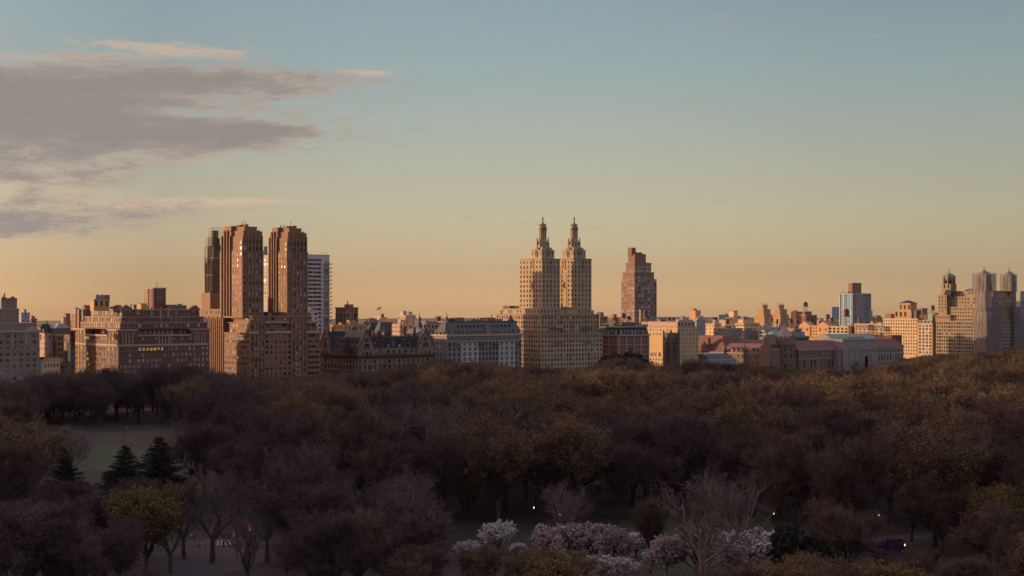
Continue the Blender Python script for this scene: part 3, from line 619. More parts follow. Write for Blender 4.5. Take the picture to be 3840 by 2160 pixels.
def gable(face, pl, a0, a1, zp, depth, roofm, wz=None):
    """pointed stone gable with its own steep roof running back"""
    am = (a0+a1)/2; q = MB(); r_ = MB(); d = .5
    P = lambda a, t, z: (a, pl+t, z) if face == 'E' else (pl+t, a, z)
    if face == 'E': o = [(0, 1, 2)]; 
    f1, f2 = P(a0, -d, ze), P(a1, -d, ze)
    q.add([P(a0, -d, ze-6), P(a1, -d, ze-6), P(a1, -d, ze), P(am, -d, zp), P(a0, -d, ze), P(a0, .5, ze-6), P(a1, .5, ze-6), P(a1, .5, ze), P(am, .5, zp), P(a0, .5, ze)],
          [(0, 1, 2, 3, 4), (9, 8, 7, 6, 5), (0, 4, 9, 5), (1, 6, 7, 2), (2, 7, 8, 3), (3, 8, 9, 4)])
    b.one('gable', q, W_DAK)
    r_.add([P(a0-.3, .5, ze-.2), P(a1+.3, .5, ze-.2), P(a1+.3, depth, ze-.2), P(a0-.3, depth, ze-.2), P(am, .5, zp-.4), P(am, depth, zp-.4)], [(0, 3, 2, 1), (0, 1, 4), (1, 2, 5, 4), (2, 3, 5), (3, 0, 4, 5)])
    b.one('gable_roof', r_, roofm)
    t = MB()
    for s_ in (-1, 1):
        e = a0 if s_ < 0 else a1
        t.tube(P(e, -d-.1, ze+.1), P(am, -d-.1, zp+.2), .5, .4, 4)
    p0 = P(am, -d, zp); t.lathe(p0[0], p0[1], [(.3, zp-.2), (.35, zp+.5), (.15, zp+.9), (.2, zp+1.3), (.03, zp+2.6)], 6); b.one('gable_coping', t, W_DAKT)
    H_ = zp-ze
    for (da, z, w_, h_) in ((0, ze+H_*.05, 2.6, 2.4), (0, ze+H_*.36, 1.2, 2.0), (-3, ze-4.9, 1.2, 2.3), (3, ze-4.9, 1.2, 2.3), (0, ze-5.2, 2.2, 2.6)):
        b.wins.append((face, pl-d, am+da*(a1-a0)/13, z, w_, h_, 'p-brown-d'))
    t = MB()
    for s_ in (-1, 1):
        for z in (ze-.3, ze+H_*.3):
            w_ = 1.7 if z < ze else .95
            c_ = P(am+s_*w_, -d-.2, z); t.box(c_[0]-.18, c_[0]+.18, c_[1]-.18, c_[1]+.18, z, z+2.8)
    c0 = P(am-2.2, -d-.3, ze-.8); c1 = P(am+2.2, -d, ze-.35); t.box(min(c0[0], c1[0]), max(c0[0], c1[0]), min(c0[1], c1[1]), max(c0[1], c1[1]), ze-.8, ze-.35); b.one('window_surround', t, W_DAKT)
gable('E', 800, XA+.3, XY(1404, 800), zz(1237, 518, 800), 24, SLATE_L); gable('E', 800, XY(1562, 800), XB-.1, zz(1232, 566, 800), 24, SLATE_L)
gable('S', XA, YX(1243, XA), YX(1200, XA), zz(1241, XA, 838), 15, SLATE)
q = MB(); q.prism(XA+14, XA+40, YX(1243, XA)-8, YX(1200, XA), zr-3, zz(1241, XA, 838)-.3, 'X'); b.one('ridge_roof', q, SLATE)
def pyr(xc_, Y, w_, yb, yt, trunc, m, tall=1.0):
    X = XY(xc_, Y); z0_ = zz(yb, X, Y); z1_ = zz(yt, X, Y); q = MB()
    q.frus(X-w_/2, X+w_/2, Y, Y+w_, z0_-7, z1_, w_/2-trunc, w_/2-trunc); b.one('pyramid_roof', q, m)
    q = MB(); q.box(X-trunc-.1, X+trunc+.1, Y+w_/2-trunc-.1, Y+w_/2+trunc+.1, z1_, z1_+.25); q.lathe(X, Y+w_/2, [(.18, z1_+.2), (.25, z1_+.8), (.05, z1_+2.4)], 6); b.one('finial', q, IRON)
    return X, Y+w_/2, z1_
pyr(1411, 826, 15, 1268, 1210, .12, SLATE_M)
PX, PY, PZ = pyr(1458, 811, 20, 1306, 1209, 1.1, SLATE_M)
pyr(1310, 806, 5.4, 1286, 1262, .1, SLATE)
def dormer(face, pl, a, z, w_=1.6, h_=2.2, m=W_DAK, rm=SLATE, zpk=1.6, nm='dormer'):
    q = MB(); P = 1
    if face == 'E': q.box(a-w_/2, a+w_/2, pl, pl+3, z, z+h_, 0); q.prism(a-w_/2-.2, a+w_/2+.2, pl-.2, pl+3, z+h_, z+h_+zpk, 'Y', 1)
    else: q.box(pl, pl+3, a-w_/2, a+w_/2, z, z+h_, 0); q.prism(pl-.2, pl+3, a-w_/2-.2, a+w_/2+.2, z+h_, z+h_+zpk, 'X', 1)
    b.one(nm, q, [m, rm]); b.wins.append((face, pl, a, z+.25, w_*.7, h_*.8, 's-pale-w'))
for a in (527, 531.5, 547.5, 553.5): dormer('E', 799.9, a, ze-2.4, 1.8, 2.6, W_DAK, W_DAKT, 2.4)
for a in (526.5, 531, 549, 554): dormer('E', 801.6, a, ze+1.9, 1.3, 1.6)
for a in (528, 533, 551, 556): dormer('E', 802.6, a, ze+4.9, 1.0, 1.2)
for a in (536.5, 545.5): dormer('E', 800.2, a, ze-.4, 1.9, 2.8, W_DAK, SLATE, 2.6)
dormer('E', 801, 541, ze+1.2, 2.6, 3.0, W_DAK, W_DAKT, 2.6); dormer('E', 812, 541.5, zr+1, 1.4, 1.6)
for a in (804, 808.5, 814, 818.5, 823): dormer('S', XA-.1, a, ze-2.2, 1.5, 2.6, W_DAK, W_DAKT, 2.2)
for a in (806, 811, 816, 821, 826): dormer('S', XA+1.4, a, ze+1.9, 1.3, 1.7)
q = MB(); q.box(529.5, 551, 799.3, 800, zb+.05, ze-.3); b.one('center_bay', q, W_DAK); b.fac('E', 799.3, 529.5, 551, zb+.5, ze-.2, 4.2, 5, 1.5, 2.6, 'p-brown-n')
for a in (534, 547, 538, 560): b.chim(a, 815, zr-1, zr+3.8, 1.3, W_DAKT)
for (a, c) in ((520, 845), (528, 830), (566, 825), (540, 848), (556, 840), (526, 808), (563, 808), (545, 830), (523, 824), (571, 812), (514, 858)): b.chim(a, c, zr-1, zr+6.2, 1.5, W_DAKT)
b.bulk(556, 562, 818, 824, zr-1, zz(1262, 560, 820), W_DAKT); b.bulk(XY(1530, 806), XY(1540, 806), 806, 810, zr-2, zz(1252, 560, 806), W_DAK, SLATE)
for a in (532, 557): 
    for zf in (zb-6.2, zb-10.4):
        q = MB(); q.box(a-2.8, a+2.8, 798.9, 800, zf, zf+.2)
        for t in np.linspace(a-2.8, a+2.8, 10): q.box(t-.05, t+.05, 798.95, 799.05, zf+.2, zf+1.1)
        q.box(a-2.8, a+2.8, 798.9, 799.05, zf+1.1, zf+1.2); b.one('balcony', q, IRON)
fl = Bld('flagpole', 'tall flagpole with a small striped flag on the central slate roof of the gabled mansion', 'flagpole', PX, PY)
q = MB(); q.lathe(PX, PY, [(.24, PZ+.25), (.2, PZ+6), (.16, zz(1150, PX, PY)), (.16, zz(1149, PX, PY)), (.02, zz(1147.5, PX, PY))], 8); fl.one('pole', q, plain('pole_paint', (.35, .34, .32), .5))
zf = zz(1156, PX, PY)
me = MB(); n = 8
for i in range(n):
    for k in range(5):
        u0, u1 = -.2-i*.34, -.2-(i+1)*.34
        me.add([(PX+u0, PY+.12*sin(i*.9), zf+1.2-k*.3-i*.16), (PX+u1, PY+.12*sin(i*.9+.9), zf+1.2-k*.3-(i+1)*.16), (PX+u1, PY+.12*sin(i*.9+.9), zf+.9-k*.3-(i+1)*.16), (PX+u0, PY+.12*sin(i*.9), zf+.9-k*.3-i*.16)], [(0, 1, 2, 3)], 2 if (i < 3 and k < 3) else k % 2)
fl.one('flag', me, [plain('flag_red', (.45, .04, .05)), plain('flag_white', (.7, .7, .7)), plain('flag_blue', (.05, .07, .2))])

# mansard palace
b = Bld('mansard_apartments', 'pale grey apartment palace with slate mansard, spiky corner roofs and white window panels', 'building', 585, Y8)
XA, XB, YB = 585.0, 652.0, 845.0; zc = zz(1255, XA, 800); zm = zz(1208, XA, 800)
b.mass(XA, XB, 800, YB, 0, zc, W_LANG, W_STONE, 1.3, .9, roof=None); b.band(XA, XB, 800, YB, zc-5, .5, W_STONE, .35); b.band(XA, XB, 800, YB, zc-2.4, .3, W_STONE, .25)
q = MB(); q.frus(XA+.5, XB-.5, 800.5, YB-.5, zc+.1, zm, 2.4, 2.4); b.one('mansard_roof', q, SLATE_L)
q = MB(); q.box(XA+2.6, XB-2.6, 802.6, 803.1, zm, zm+.5); q.box(XA+2.6, XA+3.1, 803.1, YB-3, zm, zm+.5); b.one('roof_crest', q, IRON)
def rep(a0, a1, n): return [a0+(a1-a0)*(i+.5)/n for i in range(n)]
def ordorm(face, pl, a, z, w_=1.7, h_=2.3):
    q = MB()
    if face == 'E': q.box(a-w_/2, a+w_/2, pl, pl+2, z, z+h_); q.lathe(a, pl+.4, [(w_*.55, z+h_), (w_*.4, z+h_+.6), (.12, z+h_+1.1), (.05, z+h_+1.8)], 8)
    else: q.box(pl, pl+2, a-w_/2, a+w_/2, z, z+h_); q.lathe(pl+.4, a, [(w_*.55, z+h_), (w_*.4, z+h_+.6), (.12, z+h_+1.1), (.05, z+h_+1.8)], 8)
    b.one('dormer', q, W_LANG); b.wins.append((face, pl, a, z+.3, 1.0, 1.7, 's-pale-n'))
for a in rep(XA+6, XB-4, 15): ordorm('E', 799.9, a, zc+.1)
for a in rep(802, YB-2, 9): ordorm('S', XA-.1, a, zc+.1)
def oculus(face, pl, a, z):
    q = MB()
    if face == 'E': q.lathe(a, pl, [(.2, z-.9), (.75, z-.4), (.8, z+.2), (.4, z+.8), (.05, z+1.1)], 8, rot=.3)
    else: q.lathe(pl, a, [(.2, z-.9), (.75, z-.4), (.8, z+.2), (.4, z+.8), (.05, z+1.1)], 8, rot=.3)
    b.one('dormer', q, SLATE)
for a in rep(XA+9, XB-8, 14): oculus('E', 801.9, a, zc+5.6)
for a in rep(803, YB-4, 8): oculus('S', XA+1.9, a, zc+5.6)
for (xx, YY, w_) in ((1675-5, 801, 11), (1930, 801, 11), (1594, 834, 9.0)):
    X = XY(xx, YY) if xx != 1594 else XA+3.6
    if xx != 1594: X = XA+4.4 if xx < 1800 else XB-5
    q = MB(); q.frus(X-w_/2, X+w_/2, YY-.4, YY+w_-.4, zc+1.5, zz(1184, X, YY), w_/2-.1, w_/2-.1); b.one('spire_roof', q, SLATE_M)
    q = MB(); zt = zz(1184, X, YY); q.lathe(X, YY+w_/2-.4, [(.2, zt-.2), (.3, zt+.5), (.04, zt+2.6)], 6); b.one('finial', q, IRON)
    q = MB(); q.box(X-1.6, X+1.6, YY-.9, YY-.35, zc+.2, zc+3.4); q.prism(X-1.9, X+1.9, YY-1, YY-.35, zc+3.4, zc+5.2, 'Y'); b.one('aedicule', q, W_LANG)
q = MB(); X = XY(1828, 801); q.box(X-2.2, X+2.2, 799.6, 801.5, zc+.2, zc+4.6); q.prism(X-2.6, X+2.6, 799.4, 801.5, zc+4.6, zc+6.6, 'Y'); b.one('aedicule', q, W_LANG)
fh = 3.65
zr_ = [zc-4.3-.4-fh*(i+1)+.6 for i in range(7)]
px_ = [(1730, 1793), (1870, 1930)]
for (u, v) in px_:
    a0, a1 = XY(u, 800), XY(v, 800); q = MB(); q.box(a0, a1, 799.75, 800, 0, zc-6.2); b.one('window_panel', q, W_WHITE)
    for z in zr_:
        for a in rep(a0+.3, a1-.3, 3): b.wins.append(('E', 799.75, a, z-.3, 2.7, 2.9, 't-white-d'))
a0, a1 = 805.0, 832.0; q = MB(); q.box(XA-.25, XA, a0, a1, 0, zc-6.2); b.one('window_panel', q, W_WHITE)
for z in zr_:
    for a in rep(a0, a1, 8): b.wins.append(('S', XA-.25, a, z-.3, 2.1, 2.9, 'p-white-d'))
    for (u, v, n) in ((1677, 1730, 3), (1793, 1870, 6), (1930, 1957, 2)):
        for i, a in enumerate(rep(XY(u, 800), XY(v, 800), n)): b.wins.append(('E', 800, a, z, 1.4, 2.2, 's-dark-d'))
for a in rep(XA+3, XB-3, 20): b.wins.append(('E', 800, a, zc-4.1, .9, 1.3, 's-tan-d'))
for a in rep(802, YB-3, 14): b.wins.append(('S', XA, a, zc-4.1, .9, 1.3, 's-tan-d'))
for xx in (1686, 1715, 1802, 1858, 1944):
    a = XY(xx, 800); w_ = 3.2 if xx in (1802, 1858) else 1.4; q = MB(); q.box(a-w_, a+w_, 798.8, 800, zr_[0]-.4, zr_[0]-.2)
    for t in np.linspace(a-w_, a+w_, 9): q.box(t-.05, t+.05, 798.85, 798.95, zr_[0]-.2, zr_[0]+.8)
    q.box(a-w_, a+w_, 798.8, 798.95, zr_[0]+.8, zr_[0]+.9); b.one('balcony', q, IRON)
b.bulk(XY(1715, 812), XY(1741, 812), 812, 818, zm, zz(1192, 600, 812), W_BRN2); b.bulk(XY(1688, 815), XY(1700, 815), 815, 819, zm, zz(1194, 600, 815), SLATE); b.bulk(XY(1830, 812), XY(1856, 812), 812, 818, zm, zz(1192, 630, 812), W_BRN2)
b.bulk(XY(1770, 812), XY(1795, 812), 812, 818, zm, zz(1202, 620, 812), METAL); b.bulk(XY(1858, 812), XY(1884, 812), 812, 820, zm, zz(1198, 630, 812), METAL); b.chim(XY(1844, 813), 813, zz(1192, 630, 812), zz(1182, 630, 812), .4, IRON)

# twin temple-topped towers
b = Bld('twin_tower_apartments', 'tan stone apartment block with two tall towers crowned by columned lanterns and spires', 'building', 670.4, Y8)
XA, XB, YB = 670.4, 731.4, 853.0
z1, z2, z3 = [zz(y, XA, 800) for y in (1250, 1179, 1157)]
b.mass(XA, XB, 800, YB, 0, z1, W_REMO, W_REMOT, .8, .4); b.mass(XA, XB-3.2, 800, YB, z1, z2, W_REMO, W_REMOT, .7, .45); b.mass(XA+.6, XB-10, 802, YB-6, z2, z3, W_REMO, W_REMOT, .5, .3)
for z in (z1-3.6, z2-7.4, z2-3.6, z1-18.5): b.band(XA, XB-3.2 if z > z1 else XB, 800, YB, z, .3, W_REMOT, .2)
b.both(XA, XB, 800, YB, 7, z1-.8, 3.0, fh=3.45, w=1.5, h=2.0, style='s-tan-d', pat=[1, 1, 1, 1.3, 1, .9]); b.both(XA, XB-3.2, 800, YB, z1, z2-.6, 3.0, fh=3.45, w=1.5, h=2.0, style='s-tan-d', pat=[1, 1, 1.4, 1]); b.both(XA+.6, XB-10, 802, YB-6, z2, z3-.4, 3.4, fh=3.6, w=1.3, h=1.9, style='s-tan-d', skip=.1)
for (u, z) in ((2094, 1), (2206, 1)):
    a = XY(u, 800); q = MB(); zz_ = z1-7.2; q.box(a-4.2, a+4.2, 798.7, 800, zz_, zz_+.3)
    for t in np.linspace(a-4.2, a+4.2, 16): q.box(t-.12, t+.12, 798.75, 798.95, zz_+.3, zz_+1.2)
    q.box(a-4.2, a+4.2, 798.7, 798.97, zz_+1.2, zz_+1.4); b.one('balcony', q, W_REMOT)
for (u, v) in ((2062, 2112), (2176, 2220)):
    q = MB(); q.box(XY(u, 800), XY(v, 800), 799.3, 800, z2-11.2, z2-10.9)
    for t in np.arange(XY(u, 800), XY(v, 800), .7): q.box(t-.1, t+.1, 799.35, 799.5, z2-10.9, z2-9.9)
    b.one('balcony', q, IRON)
def orn(face, pl, a, z, h_, w_=1.0, m=W_REMOT):
    q = MB()
    if face == 'E': q.box(a-w_, a-w_*.6, pl-.35, pl, z, z+h_); q.box(a+w_*.6, a+w_, pl-.35, pl, z, z+h_); q.prism(a-w_*1.3, a+w_*1.3, pl-.5, pl, z+h_, z+h_+1, 'Y'); q.box(a-w_*1.2, a+w_*1.2, pl-.5, pl, z-.4, z)
    else: q.box(pl-.35, pl, a-w_, a-w_*.6, z, z+h_); q.box(pl-.35, pl, a+w_*.6, a+w_, z, z+h_); q.prism(pl-.5, pl, a-w_*1.3, a+w_*1.3, z+h_, z+h_+1, 'X'); q.box(pl-.5, pl, a-w_*1.2, a+w_*1.2, z-.4, z)
    b.one('window_surround', q, m)
for a in (XY(2062, 800), XY(2147, 800), XY(2240, 800)-2.2): orn('E', 800, a, z2-16, 5, 1.6); orn('E', 800, a, z2-9.4, 3, 1.2)
orn('S', XA, 805.5, z2-12, 8, 1.3)
def remo(x0, y0, x1, y1):
    b.sec = str(x0)
    zt = zz(969, x0, y0); zf = z3
    b.mass(x0, x1, y0, y1, zf-4, zt, W_REMO, W_REMOT, .6, .35)
    L, W = y1-y0, x1-x0
    for z in (zt-11.2, zt-8.0): b.band(x0, x1, y0, y1, z, .28, W_REMOT, .18)
    zz0 = zt-3.6
    while zz0 > zf:
        for i in range(5): b.wins.append(('E', y0, x0+1.9+(W-3.8)*i/4, zz0, 1.3, 2.0, 's-tan-n'))
        for i in range(7):
            if x0 > 690 and i in (2, 4): continue
            b.wins.append(('S', x0, y0+2.0+(L-4)*i/6, zz0, 1.35, 2.0, 's-tan-d'))
        zz0 -= 3.55
    orn('E', y0, (x0+x1)/2, zt-7, 5.2, 1.5); orn('E', y0, (x0+x1)/2, zt-22, 3.6, .9); orn('S', x0, y0+L*.42, zt-7, 5.2, 1.8); orn('S', x0, y0+L*.42, zt-22, 3.6, .9)
    for f in (.3, .54): b.piers('S', x0, [y0+L*f], .25, .2, zf, zt-12, W_REMOT, 'pilaster')
    # upper temple
    cx, cy_ = (x0+x1)/2+.3, y0+W/2+1.0; hw = W*.345; zu = zz(938, cx, y0); zl = zz(900, cx, y0); zd = zz(853, cx, y0)
    b.mass(cx-hw, cx+hw, cy_-hw, cy_+hw, zt, zu, W_REMO, W_REMOT, .5, .3)
    b.fac('E', cy_-hw, cx-hw, cx+hw, zt+1, zu-.2, 3.0, 4.4, 1.1, 2.2, 's-tan-d'); b.fac('S', cx-hw, cy_-hw, cy_+hw, zt+1, zu-.2, 3.0, 4.4, 1.1, 2.2, 's-tan-d'); orn('E', cy_-hw, cx, zt+1.6, 4.4, 1.0); orn('S', cx-hw, cy_, zt+1.6, 4.4, 1.0)
    q = MB(); q.box(cx-hw*.8, cx+hw*.8, cy_-hw*.8, cy_+hw*.8, zu, zu+2.0); q.frus(cx-hw*.92, cx+hw*.92, cy_-hw*.92, cy_+hw*.92, zu+.05, zu+2.4, 1.6, 1.6); b.one('attic', q, W_REMO)
    for s_ in (-1, 1):
        q = MB(); q.prism(cx-hw*.5, cx+hw*.5, cy_-hw-.2, cy_-hw+1.5, zu+.1, zu+2.2, 'Y'); q.prism(cx-hw-.2, cx-hw+1.5, cy_-hw*.5, cy_+hw*.5, zu+.1, zu+2.2, 'X')
    b.one('pediment', q, W_REMOT)
    R = 2.75
    q = MB(); q.lathe(cx, cy_, [(R*1.75, zu+1.9), (R*1.6, zl-3.6), (R*1.42, zl-3.2), (R*1.3, zl-1.2), (R*1.18, zl-.8), (R*1.12, zl)], 16); b.one('lantern_base', q, W_REMO)
    for i in range(8):
        a = 2*pi*(i+.5)/8; X, Y = cx+R*1.62*cos(a), cy_+R*1.62*sin(a)
        q = MB(); q.box(X-.5, X+.5, Y-.5, Y+.5, zu+1.6, zl-1.6); q.lathe(X, Y, [(.5, zl-1.6), (.28, zl-1.0), (.42, zl-.2), (.4, zl+.7), (.12, zl+1.3), (.2, zl+1.7), (.03, zl+2.3)], 8); b.one('urn', q, W_REMOT)
        q = MB(); q.add([(cx+R*1.05*cos(a-.07), cy_+R*1.05*sin(a-.07), zl), (cx+R*1.05*cos(a+.07), cy_+R*1.05*sin(a+.07), zl), (X, Y, zl-1.7), (cx+R*cos(a), cy_+R*sin(a), zl-3)], [(0, 1, 2), (0, 2, 3), (1, 3, 2), (0, 3, 1)]); b.one('scroll', q, W_REMOT)
    q = MB(); q.lathe(cx, cy_, [(R*.72, zl), (R*.72, zd-1.3)], 16); b.one('drum', q, W_REMO)
    for i in range(12):
        a = 2*pi*(i+.5)/12; X, Y = cx+R*.93*cos(a), cy_+R*.93*sin(a); q = MB(); q.lathe(X, Y, [(.3, zl), (.24, zl+.3), (.2, zd-1.8), (.3, zd-1.3)], 8); b.one('column', q, W_REMO)
    q = MB(); q.lathe(cx, cy_, [(R*1.1, zd-1.3), (R*1.12, zd-.3), (R*1.25, zd-.2), (R*1.22, zd+.1), (R*.95, zd+.2), (R*.9, zd+1.5)], 20); b.one('entablature', q, W_REMOT)
    ztop = zz(836, cx, y0)
    for i in range(8):
        a = 2*pi*i/8; X, Y = cx+R*.85*cos(a), cy_+R*.85*sin(a); q = MB(); q.lathe(X, Y, [(.3, zd+1.4), (.22, zd+2.0), (.3, zd+2.5), (.04, zd+3.4)], 6); b.one('urn', q, W_REMOT)
    q = MB(); q.lathe(cx, cy_, [(R*.72, zd+1.5), (R*.66, zd+2.2), (R*.42, zd+3.1), (R*.3, zd+3.6)], 16); b.one('dome', q, COPPER)
    zs = zd+3.6; zt_ = zz(808, cx, y0); q = MB(); d_ = zt_-zs
    q.lathe(cx, cy_, [(.75, zs-.1), (.55, zs+d_*.18), (.65, zs+d_*.22), (.35, zs+d_*.3), (.32, zs+d_*.45), (.6, zs+d_*.5), (.7, zs+d_*.62), (.5, zs+d_*.74), (.15, zs+d_*.84), (.22, zs+d_*.88), (.03, zt_)], 10); b.one('spire', q, COPPER)
remo(673.9, 803.0, 691.5, 829.4); remo(705.0, 803.0, 723.0, 829.4); b.sec = ''
b.clutter(XA+3, XB-12, 832, YB-7, z3, W_REMO, 3, 2.4); b.clutter(692, 704, 806, 826, z3, W_REMOT, 2, 1.6); b.bulk(XB-7, XB-4, 805, 810, z2, z2+2.6, W_REMO); b.bulk(XY(1905, 840), XY(1945, 840), 838, 846, z3, zz(1148, XA, 840), SOOT)

# red brick stepped tower behind
b = Bld('apartment_tower', 'red brick tower with stepped terraces and a chimney like top, right of the spires', 'building', 861, 900)
x0, y0, x1, y1 = 861.0, 900.0, 887.5, 917.0
zs_ = [zz(v, x0, y0) for v in (1046, 1020, 984, 955, 927)]
b.mass(x0, x1, y0, y1, 0, zs_[0], W_RED, W_GREY, .3, .3); b.mass(x0+.6, x1-2, y0+1, y1-1, zs_[0], zs_[1], W_RED, W_GREY, .3, .3); b.mass(x0+2, x1-4.5, y0+2, y1-3.5, zs_[1], zs_[2], W_RED, W_GREY, .3, .25)
b.mass(x0+4, x1-9, y0+4, y1-4.5, zs_[2], zs_[3]+1, W_RED, None); b.mass(x0+3, x0+8, y0+7, y1-5, zs_[3], zs_[4], W_RED, None); b.bulk(x0+6, x0+15, y0+6, y0+10, zs_[3]+1, zs_[3]+2.2, W_RED)
z = zs_[0]-2.6
while z > 30:
    for i in range(7): b.wins.append(('E', y0, x0+2+(x1-x0-4)*i/6, z, 2.9, 2.1, 'p-pale-w'))
    for i in range(5): b.wins.append(('S', x0, y0+1.8+(y1-y0-3.6)*i/4, z, 2.0, 2.0, 'p-pale-w'))
    z -= 3.25
for (za, a0, a1, c0, c1) in ((zs_[0], x0+.6, x1-2, y0+1, y1-1), (zs_[1], x0+2, x1-4.5, y0+2, y1-3.5)):
    z = za+.5
    while z < (zs_[1] if za == zs_[0] else zs_[2])-2.5:
        for i in range(6): b.wins.append(('E', c0, a0+2+(a1-a0-4)*i/5, z, 2.2, 1.8, 'p-white-w'))
        for i in range(4): b.wins.append(('S', a0, c0+1.8+(c1-c0-3.6)*i/3, z, 1.6, 1.7, 'p-white-n'))
        z += 3.25
b.piers('E', y0, [x0+.8, x1-.8], 1.2, .5, 0, zs_[0]-3, W_RED)

# green mansard block
b = Bld('mansard_apartments', 'ornate red brick block with pale trim and green mansard, right of the spires', 'building', 748, Y8)
XA, XB, YB = 748.0, 781.0, 840.0; zc = zz(1256, XA, 800); zm = zz(1229, XA, 800)
b.mass(XA, XB, 800, YB, 0, zc, W_KEN, W_STONE, .9, .7, roof=None)
q = MB(); q.frus(XA+.3, XB-.3, 800.3, YB-.3, zc+.1, zm, 1.2, 1.2); b.one('mansard_roof', q, SLATE); q = MB(); q.box(XA+1.2, XB-1.2, 801.2, YB-1.2, zm, zm+.6); b.one('roof_crest', q, COPPER)
for a in rep(XA+1, XB-1, 8): dormer('E', 799.8, a, zc+.1, 1.9, 3.0, W_STONE, COPPER, .9)
for a in rep(801, YB-2, 9): dormer('S', XA-.2, a, zc+.1, 1.9, 3.0, W_STONE, COPPER, .9)
for i in range(9):
    z = zc-3.7-3.75*i
    for a in rep(XA+1, XB-1, 8): b.wins.append(('E', 800, a, z, 1.5, 2.3, 's-pale-d'))
    for a in rep(801, YB-2, 9): b.wins.append(('S', XA, a, z, 1.5, 2.3, 's-pale-d'))
for i in (2, 4, 6): b.band(XA, XB, 800, YB, zc-.4-3.75*i, .5, W_STONE, .5)
b.piers('E', 800, [XA+.5]+[XA+1+(XB-XA-2)*i/4 for i in (1, 2, 3)]+[XB-.5], .9, .25, 0, zc-1, W_STONE, 'quoin_strip'); b.piers('S', XA, [800.6]+[801+37*i/4 for i in (1, 2, 3)], .9, .25, 0, zc-1, W_STONE, 'quoin_strip')
b.bulk(XY(2385, 812), XY(2430, 812), 812, 818, zm, zz(1218, 770, 812), W_GREY); b.bulk(XY(2330, 815), XY(2380, 815), 815, 821, zm, zz(1210, 760, 815), SOOT); b.bulk(XY(2402, 806), XY(2407, 806), 806, 807.5, zm, zz(1161, 770, 806), W_OCHRE, TAR, 'chimney_stack')
b.clutter(XA+2, XB-2, 806, YB-3, zm, SOOT, 3, 2.4)

# yellow building, church tower
b = Bld('apartment_building', 'yellow brick block with a pinkish penthouse, behind the dark gothic church tower', 'building', 824.6, 812)
x0, x1, y0, y1 = 824.6, 849.0, 812.0, 850.0; zt = zz(1228, x0, y0)
b.mass(x0, x1, y0, y1, 0, zt, W_YEL, W_STONE, .3, .12); zp = zz(1207, x0, 815); b.mass(x0+2, x1-2.5, y0+2, y1+6, zt, zp, W_PINK, W_STONE, .3, .2); b.fac('E', y0+2, x0+2, x1-3, zt, zp, 4, 3.6, 1.8, 2.0, 'p-dark-d')
b.fac('E', y0, x0+1, x1, 8, zt-.5, 4.2, 3.5, 1.4, 1.7, 'p-white-n', pat=[.8, 1.5, .7, 1.3]); b.fac('S', x0, y0+6, y1-1, zt-10, zt-.5, 4.0, 3.5, 1.9, 1.7, 'p-white-n', pat=[1, .7, 1])
b.clutter(x0+3, x1-4, y0+3, y1, zp, SOOT, 3, 2.2)
q = MB()
for t in np.arange(x0, x1, 1.1): q.box(t-.04, t+.04, y0, y0+.08, zt+.1, zt+1.1)
for t in np.arange(y0, y1, 1.1): q.box(x0, x0+.08, t-.04, t+.04, zt+.1, zt+1.1)
q.box(x0, x1, y0, y0+.1, zt+1.05, zt+1.15); q.box(x0, x0+.1, y0, y1, zt+1.05, zt+1.15); b.one('terrace_rail', q, IRON)
b = gen('townhouse', 'low pale building with small roof sheds at the foot of the yellow block', 'building', 2436, 2486, 2490, 1338, 812, W_CREAM, 's-dark-d', 3, n=2, w=.9, rm=SOOT)
b = Bld('church_tower', 'dark gothic stone church tower with corner pinnacles in front of the yellow block', 'church', 801.7, 797)
x0, x1, y0, y1 = 801.7, 809.9, 796.5, 805.0; zt = zz(1252, x0, y0)
b.mass(x0, x1, y0, y1, 0, zt, SOOT, SOOT, .8, .3)
for (a, c) in ((x0, y0), (x1, y0), (x0, y1), (x1, y1)):
    q = MB(); k = 1.15 if (a, c) == (x1, y0) else .8
    q.lathe(a, c, [(1.05*k, 0), (.95*k, zt-8), (.85*k, zt-4), (.95*k, zt-3.8), (.8*k, zt+1.4*k), (.95*k, zt+1.6*k)], 8, rot=pi/8)
    for i in range(6): t = 2*pi*i/6; q.box(a+.75*k*cos(t)-.14, a+.75*k*cos(t)+.14, c+.75*k*sin(t)-.14, c+.75*k*sin(t)+.14, zt+1.6*k, zt+2.6*k)
    if k < 1: q.lathe(a, c, [(.5, zt+1.6), (.04, zt+3.6)], 6)
    b.one('turret', q, SOOT)
for face, pl, a0, a1 in (('E', y0, x0, x1), ('S', x0, y0, y1)):
    for a in rep(a0+1.2, a1-1.2, 2): b.wins.append((face, pl, a, zt-21, 1.5, 10, 's-dark-d')); b.wins.append((face, pl, a, zt-8, 1.2, 5, 's-dark-d'))
for z in (zt-9.4, zt-22.5): b.band(x0, x1, y0, y1, z, .5, SOOT, .4)
b.piers('E', y0, [x0+2.6, (x0+x1)/2, x1-2.6], .5, .6, 0, zt-6, SOOT, 'buttress'); b.piers('S', x0, [y0+2.6, (y0+y1)/2, y1-2.6], .5, .6, 0, zt-6, SOOT, 'buttress')
q = MB()
for i in range(6):
    q.box(x0+1.2+i*1.1, x0+1.8+i*1.1, y0-.2, y0+.2, zt+.1, zt+1.1); q.box(x0-.2, x0+.2, y0+1.2+i*1.1, y0+1.8+i*1.1, zt+.1, zt+1.1)
b.one('battlement', q, SOOT)

